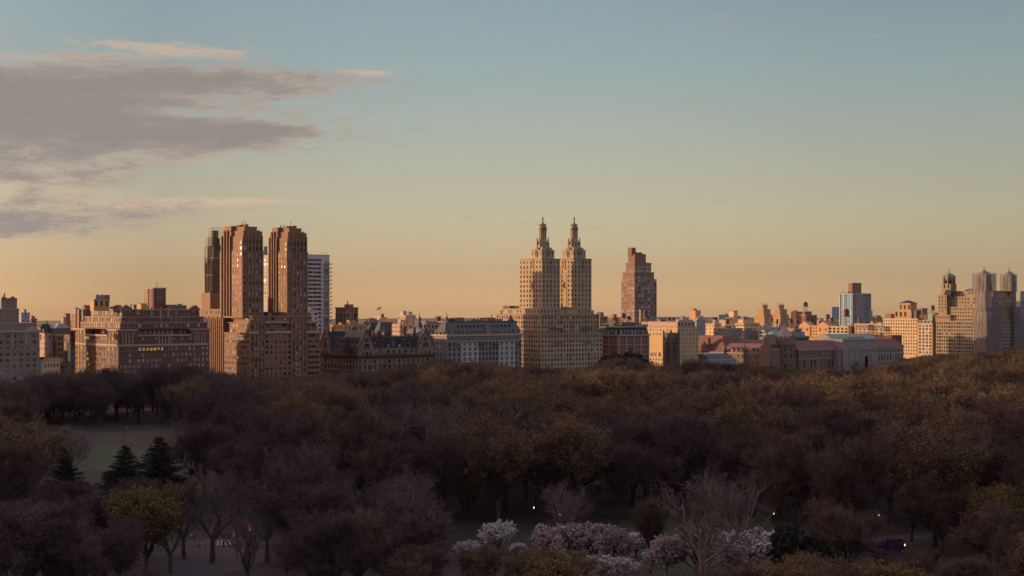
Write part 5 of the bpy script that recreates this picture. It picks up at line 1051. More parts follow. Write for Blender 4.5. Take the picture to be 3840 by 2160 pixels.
def twin(label, xo):
    b = G('stepped_apartment_tower', label, 'building', 2829+xo, 2866+xo, 2896+xo if not xo else 2958, 1180, 1130, W_LANG if False else W_OCHRE, 's-white-d', 3.2, 3.2, w=1.2, h=1.3, n=0)
    x0, x1, y0, y1, z = b.box; z1_ = zz(1160, x0, y0); z2_ = zz(1143, x0, y0)
    b.mass(x0, x1-2, y0+1, y1-5, z, z1_, W_OCHRE, W_STONE, .3, .15); b.mass(x0, x0+(x1-x0)*.58, y0+2, y1-11, z1_, z2_, W_OCHRE, W_STONE, .3, .15)
    b.both(x0, x1-2, y0+1, y1-5, z, z1_, 3.2, fh=3.2, w=1.2, h=1.3, style='s-white-d'); b.both(x0, x0+(x1-x0)*.58, y0+2, y1-11, z1_, z2_, 3.4, fh=3.2, w=1.1, h=1.3, style='s-white-d')
    for i in range(5): b.chim(x0+1+i*2.2, y0+4, z2_, z2_+1.4, .25, IRON)
twin('left one of two matching stepped brick towers right of the yellow topped block', 0); twin('right one of two matching stepped brick towers right of the yellow topped block', 61)
G('apartment_building', 'cluttered white roofed low building below the two stepped brick towers', 'building', 2842, 2850, 2950, 1228, 950, W_SLAB, 's-dark-d', 4, n=6, rm=W_SLAB)
G('apartment_building', 'bright yellow wall with square windows just left of the museum turret', 'building', 2848, 2866, 2872, 1238, 940, W_CREAM, 'q-dark-d', 4, w=2.0, h=1.6, n=0)
G('apartment_building', 'blank red brick wall just left of the museum turret', 'building', 2868, 2902, 2910, 1243, 935, W_RED, 's-dark-d', 30, n=0, win='')
G('apartment_building', 'long red brick building with tall pale windows right of the museum turret', 'building', 2905, 2978, 3006, 1233, 1000, W_RED, 's-pale-w', 2.6, n=3, w=1.0, h=2.6, cop=W_STONE, fh=4)
b = G('apartment_tower', 'plain orange brick slab under the tall water tank', 'building', 2966, 2985, 2999, 1169, 1100, W_ORNG, 's-dark-d', 30, n=1, win='')
b = G('apartment_building', 'red brick building with balconies carrying the tall water tank', 'building', 2990, 3022, 3063, 1181, 1085, W_RED, 'p-tan-n', 4.4, 3.3, w=2.0, n=0, cop=W_STONE); x0, x1, y0, y1, z = b.box; ZTK = zz(1168, x0, y0); b.mass(x0-.5+1, x0+13, y0+2, y1-2, z, ZTK, W_RED, W_STONE, .3, .15); TK = (x0+6.5, y0+6)
G('apartment_slab', 'blue grey slab left of the white and blue striped tower', 'building', 3109, 3120, 3150, 1151, 1500, W_BLUE, 's-white-w', 4.4, n=0, cop=W_BLUE)
G('apartment_slab', 'faint blue grey slab right of the white and blue striped tower', 'building', 3255, 3262, 3272, 1166, 1500, W_BLUE, 's-white-w', 4.4, n=0, cop=W_BLUE)
# white and blue striped tower
b = Bld('apartment_tower', 'white tower with pale blue vertical stripes and a brown box on its roof', 'building', XY(3197, 1150), 1150)
x0, y0 = XY(3197, 1150), 1150.0; x1 = XY(3265, 1150); y1 = YX(3147, x0); z = zz(1100, x0, y0)
b.mass(x0, x1, y0, y1, 0, z, W_SLAB, W_WHITE, .8, .3); b.piers('S', x0, rep(y0, y1, 7), .9, .6, 0, z-.9, W_WHITE, 'fin'); b.piers('E', y0, [x0+(x1-x0)*i/10 for i in range(11)], .7, .6, 0, z-.9, W_WHITE, 'fin')
BLU = wall('panel_pale_blue', (.28, .52, .68), .1, .1)
for a in (rep(y0, y1, 7)[0]+2.6, rep(y0, y1, 7)[1]+2.2, rep(y0, y1, 7)[5]-2.6): q = MB(); q.box(x0-.3, x0, a-1.9, a+1.6, 0, z-1); b.one('blue_panel', q, BLU)
b.fac('S', x0, y0, y1, 30, z-1, 4.0, 3.1, 2.7, 2.1, 'p-dark-d'); b.fac('E', y0, x0, x1, 30, z-1, (x1-x0)/10.6, 3.1, 2.2, 2.1, 'p-dark-d', edge=1.0)
k0 = YX(3181, x0+6); b.mass(x0+6, XY(3230, y0+5), y0+5, k0, z, zz(1060, x0, y0), W_BRN2, W_WHITE, .4, .2)
b.bulk(x0+1, x0+5, y0+8, y0+20, z, z+1.5, METAL)
G('apartment_building', 'low cream building with chimney pots in front of the white and blue tower', 'building', 3110, 3125, 3200, 1205, 1310, W_CREAM, 's-dark-d', 4, n=6)
G('apartment_building', 'low pink building with a flat roof right of the red brick building with balconies', 'building', 3060, 3070, 3130, 1203, 1300, W_PINK, 's-dark-d', 4, n=4)
b = G('apartment_building', 'small dark block behind the narrow green mansard block', 'building', 3440, 3458, 3478, 1156, 1400, W_BRN2, 's-white-d', 5, w=2, h=5, fh=9, n=0)
G('apartment_building', 'low building with red brick roof sheds behind the brown loggia block', 'building', 3215, 3250, 3320, 1192, 1330, W_OCHRE, 's-dark-d', 4, n=6, rm=W_BROWN)
G('apartment_building', 'low distant city block left of the brown slab with the chimney stack', 'building', 60, 80, 240, 1236, 1150, W_BRN2, 's-dark-d', 5, n=4)
G('apartment_tower', 'hazy grey building at the right edge behind the netted tower', 'building', 3815, 3826, 3860, 1092, 1240, W_GREY, 's-white-w', 4, n=1)

# ---------------------------------------------------------------- water tanks
def water_tank(px, ytop, ybot, Y, wpx, label, X=None, zb=None, steel=False, legs=1.0):
    X = X or XY(px, Y); zt_ = zz(ytop, X, Y); z0_ = zb if zb is not None else zz(ybot, X, Y); r = wpx/2/F*ZD(X, Y)
    root = tag(link('water_tank', None, None, (X, Y, z0_)), label, 'water tank', 'rooftop water tanks'); off = (X, Y, z0_)
    hh = zt_-z0_; zl_ = z0_+hh*(.42 if legs == 1.0 else legs)
    q = MB(); q.lathe(X, Y, [(r, zl_), (r*1.02, zl_+.1), (r*.96, zt_-hh*.14)], 14)
    for k in range(4): zz1 = zl_+(zt_-hh*.14-zl_)*(k+.5)/4; q.lathe(X, Y, [(r*1.03, zz1), (r*1.03, zz1+.12)], 14)
    link('tank', q.mesh('tank', METAL if steel else WOOD, off), root)
    q = MB(); q.lathe(X, Y, [(r*1.08, zt_-hh*.14), (r*.5, zt_-hh*.05), (.08, zt_)], 14); link('tank_roof', q.mesh('tank_roof', METAL if steel else WOOD, off), root)
    for i in range(4):
        a = pi/4+pi/2*i; q = MB(); q.tube((X+r*1.05*cos(a), Y+r*1.05*sin(a), z0_-1.5), (X+r*.85*cos(a), Y+r*.85*sin(a), zl_), .16, .16, 4); link('leg', q.mesh('leg', IRON, off), root)
    q = MB()
    for i in range(4):
        a, c = pi/4+pi/2*i, pi/4+pi/2*(i+1); q.tube((X+r*1.03*cos(a), Y+r*1.03*sin(a), z0_), (X+r*.86*cos(c), Y+r*.86*sin(c), zl_), .07, .07, 4)
    q.box(X-r*1.1, X+r*1.1, Y-r*1.1, Y+r*1.1, zl_-.35, zl_); link('brace', q.mesh('brace', IRON, off), root)
water_tank(3025, 1131, 0, TK[1], 17, 'tall dark water tank on a high iron frame, right of the two stepped brick towers', X=TK[0], zb=ZTK+.1, legs=.5)
water_tank(2338, 1173, 1207, 822, 17, 'dark water tank on the green mansard block, left of the chimney stack'); water_tank(2357, 1184, 1208, 826, 18, 'squat rounded water tank beside the dark one on the green mansard block')
water_tank(2421, 1157, 1214, 812, 15, 'dark water tank standing before the right side of the red tower'); water_tank(2510, 1190, 1207, 826, 14, 'left one of two squat peaked tanks on the yellow block'); water_tank(2525, 1190, 1207, 826, 13, 'right one of two squat peaked tanks on the yellow block')
water_tank(2727, 1193, 1226, 958, 13, 'dark water tank with a thin mast on the long grey brown block'); water_tank(2893, 1187, 1222, 965, 12, 'brown water tank before the right face of the left stepped tower'); water_tank(2914, 1196, 1226, 965, 9, 'small brown water tank before the right stepped tower')
water_tank(2966, 1193, 1226, 1006, 14, 'dark water tank left of the orange brick slab'); water_tank(2990, 1194, 1228, 1006, 15, 'big dark water tank in front of the orange brick slab'); water_tank(3104, 1177, 1203, 1310, 16, 'pair like bulky dark tank right of the red brick building with balconies', legs=.3)
water_tank(3199, 1189, 1222, XS81 and 962, 14, 'round dark tank at the right foot of the white and blue tower', X=XS81+12); water_tank(3254, 1190, 1212, 1000, 13, 'small pale tank on the brown loggia block', X=XS81+12); water_tank(3284, 1156, 1212, 980, 22, 'large dark box like tank on the brown loggia block', X=XS81+12, legs=.45)
water_tank(3491, 1143, 1176, 868, 14, 'dark water tank on thin legs left of the three towered block', X=XS81+9)
water_tank(2676, 1190, 1203, 992, 16, 'low dark tank on the bright cream block'); water_tank(1594, 1205, 1222, 910, 9, 'small dark tank left of the first spire of the pale palace')

# unseen towers added south of the frame to keep sun off the park
rr_ = random.Random(3)
for i in range(13):
    x = -760+i*76; hh = [95, 130, 88, 150, 110, 125, 92, 140, 100, 118, 84, 96, 66][i]
    b = Bld('apartment_tower', 'unseen tower added to shade the park, beyond the left edge, %s one along the avenue' % ['farthest', 'twelfth', 'eleventh', 'tenth', 'ninth', 'eighth', 'seventh', 'sixth', 'fifth', 'fourth', 'third', 'second', 'nearest'][i], 'building', x, 802)
    b.mass(x, x+62, 802, 850, 0, hh*.7, rr_.choice([W_BRN2, W_BEIGE, W_GREY, W_REMO]), W_STONE, .8, .3); b.mass(x+8, x+54, 806, 844, hh*.7, hh, W_BEIGE, W_STONE, .8, .3)
for b in ALLB: b.finish()
# ---------------------------------------------------------------- ground, roads, lawn
def flat(name, pts, z, m, label=None, cat=None, kind='structure'):
    me = bpy.data.meshes.new(name); me.from_pydata([(x, y, z) for x, y in pts], [], [tuple(range(len(pts)))]); me.materials.append(m); me.update()
    if me.polygons[0].normal.z < 0: me.flip_normals()
    o = link(name, me); tag(o, label, cat, None, kind); return o
def soil(name, c1, c2, c3):
    def f(q):
        p = q.n('ShaderNodeNewGeometry').outputs['Position']; n1 = q.noise(p, .05, 5, .6); n2 = q.noise(p, .9, 5, .7)
        principled(q, q.mix(q.math('MULTIPLY', n2, .6), q.ramp(n1, [(.4, c1), (.6, c2)]), c3), .95)
    return mat(name, f)
M_SOIL = soil('leaf_litter', (.034, .021, .014), (.024, .024, .009), (.012, .009, .007)); M_LAWN = soil('lawn_grass', (.026, .050, .009), (.034, .056, .011), (.020, .036, .007))
M_ROAD = soil('asphalt', (.060, .056, .060), (.050, .048, .050), (.04, .038, .04)); M_PATH = soil('paving', (.06, .052, .054), (.05, .044, .046), (.04, .036, .036)); M_DIRT = soil('bare_dirt', (.046, .036, .024), (.036, .032, .018), (.08, .07, .05))
flat('ground', [(-2500, -600), (6000, -600), (6000, 6000), (-2500, 6000)], 0, M_SOIL)
def strip(name, pts, w, z, m, label=None):
    P = [Vector((*GP(x, y), 0)) for x, y in pts]; Q = []
    for i in range(len(P)-1):
        for k in range(6):
            t = k/6; a = P[max(0, i-1)]; b_ = P[i]; c = P[i+1]; d = P[min(len(P)-1, i+2)]
            Q.append(.5*((2*b_)+(c-a)*t+(2*a-5*b_+4*c-d)*t*t+(3*b_-a-3*c+d)*t**3))
    Q.append(P[-1]); V = []; Fc = []
    for i, p in enumerate(Q):
        d = (Q[min(i+1, len(Q)-1)]-Q[max(i-1, 0)]).normalized(); n = Vector((-d.y, d.x, 0)); V += [tuple((p+n*w/2)[:2])+(z,), tuple((p-n*w/2)[:2])+(z,)]
        if i: o = 2*i; Fc.append((o-2, o-1, o+1, o))
    me = bpy.data.meshes.new(name); me.from_pydata(V, [], Fc); me.materials.append(m); me.update()
    if me.polygons[0].normal.z < 0: me.flip_normals()
    o = link(name, me); tag(o, label, None, None, 'structure'); return Q
flat('lawn', [GP(x, y) for x, y in ((150, 1740), (330, 1690), (600, 1690), (690, 1640), (560, 1612), (250, 1612), (60, 1640))], .02, soil('worn_grass', (.024, .024, .010), (.018, .026, .008), (.03, .026, .014)))
flat('lawn', [GP(x, y) for x, y in ((200, 1765), (640, 1765), (600, 1690), (340, 1667), (180, 1690))], .03, M_LAWN)
strip('path', [(-200, 1645), (100, 1622), (330, 1617), (600, 1611), (800, 1600)], 3.2, .035, M_PATH)
strip('path', [(180, 1668), (330, 1665), (480, 1665), (560, 1660)], 1.6, .04, M_PATH)
strip('path', [(330, 1654), (380, 1651), (430, 1648)], 1.8, .04, M_PATH)
strip('road', [(-400, 2075), (200, 2065), (700, 2035), (1000, 2035), (1500, 2075), (2000, 2100), (2400, 2085), (2900, 2065), (3400, 2015), (4200, 1960)], 8.5, .03, M_ROAD)
flat('plaza', [GP(x, y) for x, y in ((560, 2050), (1010, 2052), (1000, 2100), (860, 2150), (720, 2190), (560, 2200), (470, 2120))], .045, M_PATH)
strip('path', [(1400, 1790), (1900, 1800), (2300, 1925), (2700, 1900)], 4, .03, M_PATH); strip('path', [(2250, 1925), (2400, 1900), (2560, 1880)], 12, .035, M_ROAD)
strip('path', [(1600, 2180), (2300, 2160), (2900, 2155), (3400, 2120)], 3, .03, M_PATH); strip('path', [(3000, 1910), (3200, 1890), (3500, 1960), (3700, 2050)], 4, .03, M_PATH)
strip('path', [(3080, 2200), (3090, 2060), (3200, 2035), (3450, 2035)], 4, .04, M_PATH)
flat('lawn', [GP(x, y) for x, y in ((2300, 2098), (2980, 2082), (3020, 2140), (2900, 2152), (2400, 2158))], .02, M_LAWN)
flat('lawn', [GP(x, y) for x, y in ((2330, 1950), (2700, 1935), (2900, 1960), (2900, 2030), (2330, 2050))], .02, M_LAWN)
cw = MB()
for i in range(5):
    a = Vector(GP(806+i*13, 2024+i*.6)); c = Vector(GP(800+i*16, 2045+i*.4)); d = (c-a).normalized(); n = Vector((-d.y, d.x))*.25
    cw.add([(a.x-n.x, a.y-n.y, .05), (a.x+n.x, a.y+n.y, .05), (c.x+n.x, c.y+n.y, .05), (c.x-n.x, c.y-n.y, .05)], [(0, 1, 2, 3)])
for (p, r_) in (((770, 2026), (905, 2022)), ((780, 2046), (930, 2036))):
    a = Vector(GP(*p)); c = Vector(GP(*r_)); d = (c-a).normalized(); n = Vector((-d.y, d.x))*.2; cw.add([(a.x-n.x, a.y-n.y, .055), (a.x+n.x, a.y+n.y, .055), (c.x+n.x, c.y+n.y, .055), (c.x-n.x, c.y-n.y, .055)], [(0, 1, 2, 3)])
tag(link('road_marking', cw.mesh('road_marking', plain('road_paint_white', (.22, .21, .20)))), kind='structure')
flat('avenue', [(-900, 776), (1700, 776), (1700, 792), (-900, 792)], .03, M_ROAD)
kb = MB().box(-900, 1700, 792, 801, 0, .15); tag(link('pavement', kb.mesh('pavement', M_PATH)), kind='structure')

# ---------------------------------------------------------------- trees
def twig_mat(name, c, var=.25):
    def f(q):
        oi = q.n('ShaderNodeObjectInfo').outputs['Random']; ri = q.n('ShaderNodeNewGeometry').outputs['Random Per Island']
        f_ = q.math('ADD', 1-var, q.math('MULTIPLY', q.math('ADD', oi, ri), var)); v = q.n('ShaderNodeCombineXYZ')
        for i in range(3): q.put(v.inputs[i], q.math('MULTIPLY', f_, c[i]*(1.0)))
        principled(q, v.outputs[0], .9)
    return mat(name, f)
class Tree: pass
def grow(seed, Ht, trunk_h, nl, a_lo, a_hi, R, lv=(6, 7, 6), lens=(.42, .28, .17), tr=.45, up=.25, wob=.16, twigs=9, tl=.9, tw=.055, leaves=0, ls=.16, droop=0.0):
    rng = np.random.default_rng(seed); trunk = MB(); crown = MB(); L4 = []
    def unit(v): return v/np.linalg.norm(v)
    def poly(p, d, L, n, upw, w_):
        pts = [p]; 
        for i in range(n):
            d = unit(d+rng.normal(0, w_, 3)+np.array([0, 0, upw])); p = p+d*L/n; pts.append(p)
        return pts, d
    def tube(mb, pts, r0, r1, sides):
        n = len(pts)-1
        for i in range(n): mb.tube(pts[i], pts[i+1], r0+(r1-r0)*i/n, r0+(r1-r0)*(i+1)/n, sides)
    def side(d, ang, az_):
        a = unit(np.cross(d, [0.3, .2, 1.0] if abs(d[2]) < .95 else [1, 0, 0])); b_ = np.cross(d, a)
        return unit(d*cos(ang)+(a*cos(az_)+b_*sin(az_))*sin(ang))
    tp, d0 = poly(np.zeros(3), np.array([0, 0, 1.0]), trunk_h, 3, 0, .05); tube(trunk, tp, tr, tr*.72, 7)
    for i in range(nl):
        az_ = 2*pi*(i+rng.uniform(-.3, .3))/nl; ang = radians(rng.uniform(a_lo, a_hi)) if i else radians(rng.uniform(2, 12))
        st = tp[-1]*(1-.0) if rng.random() < .7 else tp[-2]*.4+tp[-1]*.6
        L1 = Ht*lens[0]*rng.uniform(.85, 1.15); d = np.array([sin(ang)*cos(az_), sin(ang)*sin(az_), cos(ang)]); p1, de = poly(st, d, L1, 5, up*.35, wob*.6); tube(trunk, p1, tr*.5, tr*.16, 5)
        for j in range(lv[0]):
            t = .18+.82*(j+rng.random()*.6)/lv[0]; k = min(4, int(t*5)); q = p1[k]+(p1[k+1]-p1[k])*(t*5-k) if k < 5 and t < 1 else p1[-1]
            dd = unit(p1[k+1]-p1[k]); L2 = Ht*lens[1]*rng.uniform(.7, 1.1)*(1.15-.45*t); p2, _ = poly(q, side(dd, radians(rng.uniform(25, 58)), rng.uniform(0, 2*pi)), L2, 4, up, wob); tube(trunk, p2, tr*.17, tr*.06, 4)
            for m in range(lv[1]):
                t2 = .2+.8*(m+rng.random()*.7)/lv[1]; k2 = min(3, int(t2*4)); q2 = p2[k2]+(p2[k2+1]-p2[k2])*min(1, t2*4-k2); d2 = unit(p2[k2+1]-p2[k2])
                L3 = Ht*lens[2]*rng.uniform(.6, 1.1)*(1.1-.4*t2); p3, _ = poly(q2, side(d2, radians(rng.uniform(25, 60)), rng.uniform(0, 2*pi)), L3, 3, up-droop, wob*1.2); tube(crown, p3, .05, .025, 3)
                for n_ in range(lv[2]):
                    t3 = .15+.85*(n_+rng.random())/lv[2]; k3 = min(2, int(t3*3)); q3 = p3[k3]+(p3[k3+1]-p3[k3])*min(1, t3*3-k3); d3 = side(unit(p3[k3+1]-p3[k3]), radians(rng.uniform(20, 60)), rng.uniform(0, 2*pi)); L4.append((q3, d3, L3*rng.uniform(.35, .7)))
    P = np.array([a for a, _, _ in L4]); D = np.array([b_ for _, b_, _ in L4]); L = np.array([c for _, _, c in L4])
    V = []; 
    def tris(P, D, L, wd):
        n = len(P); r = rng.normal(size=(n, 3)); W = np.cross(D, r); W /= np.linalg.norm(W, axis=1)[:, None]+1e-9; W *= wd*rng.uniform(.6, 1.3, (n, 1))
        bend = rng.normal(0, .12, (n, 3))*L[:, None]; return np.stack([P-W/2, P+W/2, P+D*L[:, None]+bend], 1)
    V.append(tris(P, D, L, tw*1.5))
    idx = np.repeat(np.arange(len(P)), twigs); t = rng.uniform(.1, 1, (len(idx), 1)); P5 = P[idx]+D[idx]*L[idx][:, None]*t
    D5 = D[idx]*.8+rng.normal(0, .55, (len(idx), 3))+np.array([0, 0, .55-droop*2]); D5 /= np.linalg.norm(D5, axis=1)[:, None]; L5 = rng.uniform(.4, 1.0, len(idx))*tl
    T5 = tris(P5, D5, L5, tw); V.append(T5); T = np.concatenate(V); Q = None
    if leaves:
        li = rng.integers(0, len(P5), leaves); c = P5[li]+D5[li]*(L5[li]*rng.uniform(.4, 1.05, leaves))[:, None]; a = rng.normal(size=(leaves, 3)); a /= np.linalg.norm(a, axis=1)[:, None]; b_ = np.cross(a, rng.normal(size=(leaves, 3))); b_ /= np.linalg.norm(b_, axis=1)[:, None]
        s_ = ls*rng.uniform(.6, 1.3, (leaves, 1)); Q = np.stack([c-a*s_/2, c-b_*s_*.35, c+a*s_/2, c+b_*s_*.35], 1)
    return trunk, crown, T, Q
def crown_mesh(name, crown, T, Q, mats):
    nv = len(crown.v); v = [np.array(crown.v)] if nv else []; v.append(T.reshape(-1, 3)); nt = len(T)
    if Q is not None: v.append(Q.reshape(-1, 3))
    v = np.concatenate(v); fl = [len(f) for f in crown.f]; loops = [i for f in crown.f for i in f]
    loops = np.concatenate([np.array(loops, dtype=np.int64), np.arange(nv, nv+nt*3), np.arange(nv+nt*3, nv+nt*3+(len(Q)*4 if Q is not None else 0))])
    sizes = np.array(fl+[3]*nt+[4]*(len(Q) if Q is not None else 0)); me = bpy.data.meshes.new(name)
    me.vertices.add(len(v)); me.vertices.foreach_set('co', v.astype(np.float32).ravel()); me.loops.add(len(loops)); me.loops.foreach_set('vertex_index', loops.astype(np.int32))
    me.polygons.add(len(sizes)); me.polygons.foreach_set('loop_start', np.concatenate([[0], np.cumsum(sizes)[:-1]]).astype(np.int32))
    for m in mats: me.materials.append(m)
    me.polygons.foreach_set('material_index', np.array([0]*(len(fl)+nt)+[1]*(len(sizes)-len(fl)-nt), dtype=np.int32)); me.update(calc_edges=True); me.validate(); return me
def conifer(seed, Ht, R, n=60):
    rng = np.random.default_rng(seed); trunk = MB(); crown = MB(); trunk.tube((0, 0, 0), (0, 0, Ht*.96), .32, .04, 7); P = []; D = []; L = []
    for i in range(n):
        h = Ht*(.12+.86*i/n); rl = R*(1-(h/Ht)**1.3)*rng.uniform(.7, 1.1)+.3; a = rng.uniform(0, 2*pi)
        for k in range(3):
            a += 2.1+rng.uniform(-.4, .4); d = np.array([cos(a), sin(a), rng.uniform(-.05, .35)]); e = np.array([0, 0, h])+d*rl; crown.tube((0, 0, h), tuple(e), .06, .02, 3)
            for s_ in np.linspace(.15, 1, 12): P.append(np.array([0, 0, h])+d*rl*s_); D.append(d); L.append(rl*.32*(1.15-s_*.5))
    P = np.repeat(np.array(P), 9, 0); D = np.repeat(np.array(D), 9, 0); L = np.repeat(np.array(L), 9); D = D*.6+rng.normal(0, .5, D.shape); D /= np.linalg.norm(D, axis=1)[:, None]; W = np.cross(D, rng.normal(size=D.shape)); W /= np.linalg.norm(W, axis=1)[:, None]
    L = np.clip(L, .35, 1.2)*rng.uniform(.5, 1, len(L)); T = np.stack([P-W*.07, P+W*.07, P+D*L[:, None]], 1); return trunk, crown, T, None
BK = twig_mat('bark_dark', (.052, .037, .034), .1); BKP = wall('bark_pale_sycamore', (.19, .155, .125), .3, .4)
TW_P = twig_mat('twigs_purple_grey', (.074, .044, .044)); TW_B = twig_mat('twigs_brown', (.082, .048, .038)); TW_S = twig_mat('twigs_sycamore', (.10, .068, .062)); TW_D = twig_mat('twigs_dark', (.050, .038, .034))
LF_O = twig_mat('buds_olive', (.215, .142, .042)); LF_Y = twig_mat('leaves_yellow_green', (.15, .105, .012)); LF_R = twig_mat('buds_rust', (.115, .058, .034)); LF_G = twig_mat('needles_dark', (.018, .019, .013)); LF_E = twig_mat('leaves_dark_green', (.022, .022, .012)); PINK = twig_mat('petals_pink', (.41, .315, .30), .28); WHITE_P = twig_mat('petals_white', (.48, .44, .395), .28); PURP = twig_mat('petals_purple', (.10, .03, .11))
PROTO = {}
def proto(kind, var, data, bark, mats, label, H_, W_):
    tm = data[0].mesh(kind+'_trunk', bark); cm = crown_mesh(kind+'_crown', data[1], data[2], data[3], mats)
    co_ = np.empty(len(cm.vertices)*3, np.float32); cm.vertices.foreach_get('co', co_); co_ = co_.reshape(-1, 3); h = float(np.percentile(co_[:, 2], 99.8)); w_ = float(np.percentile(np.hypot(co_[:, 0], co_[:, 1]), 96))*2
    PROTO.setdefault(kind, []).append((tm, cm, h, w_, label)); print(kind, round(h, 1), round(w_, 1), len(cm.polygons))
for s_ in range(3): proto('bare_tree', s_, grow(10+s_, 20, 3.6, 8, 14, 58, 9, (8, 7, 6), lens=(.46, .27, .16), twigs=9, wob=.14, up=.36, tl=1.25), BK, [TW_P], 'bare purple grey tree', 20, 18)
for s_ in range(2): proto('brown_tree', s_, grow(20+s_, 20, 4, 8, 12, 54, 9, (8, 7, 6), lens=(.48, .26, .15), twigs=9, up=.42, tl=1.2), BK, [TW_B], 'bare warm brown tree', 20, 18)
for s_ in range(2): proto('budding_tree', s_, grow(30+s_, 22, 4.5, 8, 12, 56, 10, (8, 7, 6), lens=(.46, .27, .16), twigs=8, leaves=17000, ls=.23, up=.36, tr=.55, tl=1.1), BK, [TW_B, LF_O], 'broad olive budded tree', 22, 20)
proto('yellow_tree', 0, grow(40, 14, 2.2, 7, 10, 55, 7, (7, 7, 6), twigs=8, leaves=16000, ls=.26, up=.3, tr=.3), BK, [TW_B, LF_Y], 'tree with fresh yellow green leaves', 14, 12)
proto('rust_tree', 0, grow(50, 16, 2.6, 7, 12, 56, 8, (7, 7, 6), twigs=9, leaves=10000, ls=.17, up=.32, tr=.35, tl=1.1), BK, [TW_B, LF_R], 'tree with rusty brown buds', 16, 14)
for s_ in range(2): proto('sycamore_tree', s_, grow(60+s_, 21, 4.5, 6, 15, 55, 10, (6, 5, 5), lens=(.52, .30, .15), twigs=5, wob=.24, up=.3, tr=.5, tw=.045), BKP, [TW_S], 'pale crooked limbed tree', 21, 20)
proto('sparse_tree', 0, grow(100, 20, 5, 5, 12, 45, 9, (5, 4, 4), lens=(.5, .3, .17), twigs=3, wob=.2, up=.3, tw=.05), BK, [TW_D], 'dark sparse bare tree', 20, 18)
proto('conifer_tree', 0, conifer(70, 16, 5.4), BK, [LF_G], 'dark evergreen conifer', 16, 9); proto('conifer_tree', 1, conifer(71, 14, 5.6, 44), BK, [LF_G], 'dark evergreen conifer', 14, 11)
proto('magnolia_tree', 0, grow(80, 7.5, 1.2, 6, 25, 62, 4.5, (6, 6, 5), twigs=5, tl=.5, tw=.03, leaves=16000, ls=.27, up=.12, tr=.2), BK, [TW_B, PINK], 'pink flowering tree', 7, 8); proto('cherry_tree', 0, grow(81, 7.5, 1.3, 6, 20, 60, 4.5, (6, 6, 5), twigs=5, tl=.5, tw=.03, leaves=13000, ls=.30, up=.12, tr=.2), BK, [TW_B, WHITE_P], 'white flowering tree', 7, 8)
proto('evergreen_tree', 0, grow(90, 10, 1, 7, 10, 55, 5, (6, 7, 6), twigs=6, tl=.5, leaves=26000, ls=.42, up=.2, tr=.3), BK, [TW_D, LF_E], 'dark glossy broadleaf evergreen', 10, 9); proto('azalea_shrub', 0, grow(95, 3, .2, 7, 30, 75, 2, (5, 6, 5), twigs=4, tl=.25, leaves=9000, ls=.16, up=.1, tr=.08), BK, [TW_D, PURP], 'purple flowering shrub', 3, 4)
LABELS = {k: v[0][4] for k, v in PROTO.items()}
GROUPS = {k: 'the park, ' + LABELS[k] + 's' for k in PROTO}
GROUPS = {'bare_tree': 'bare purple grey trees in the park', 'brown_tree': 'bare brown trees in the park', 'budding_tree': 'budding olive trees in the park', 'yellow_tree': 'yellow green trees in the park', 'rust_tree': 'rusty brown trees in the park', 'sycamore_tree': 'pale limbed bare trees in the park', 'sparse_tree': 'dark sparse bare trees', 'conifer_tree': 'dark conifers in the park', 'magnolia_tree': 'pink flowering trees along the drive', 'cherry_tree': 'white flowering trees along the drive', 'evergreen_tree': 'dark evergreens near the drive', 'azalea_shrub': 'purple shrubs near the path'}
TREES = []   # kind, x, y, height, width, label, protected
def feat(kind, px, yt, yb, wpx, label, var=None):
    X, Y = GP(px, yb); Ht = ZP(yt, X, Y); TREES.append([kind, X, Y, Ht, wpx/F*ZD(X, Y), label, var, True])
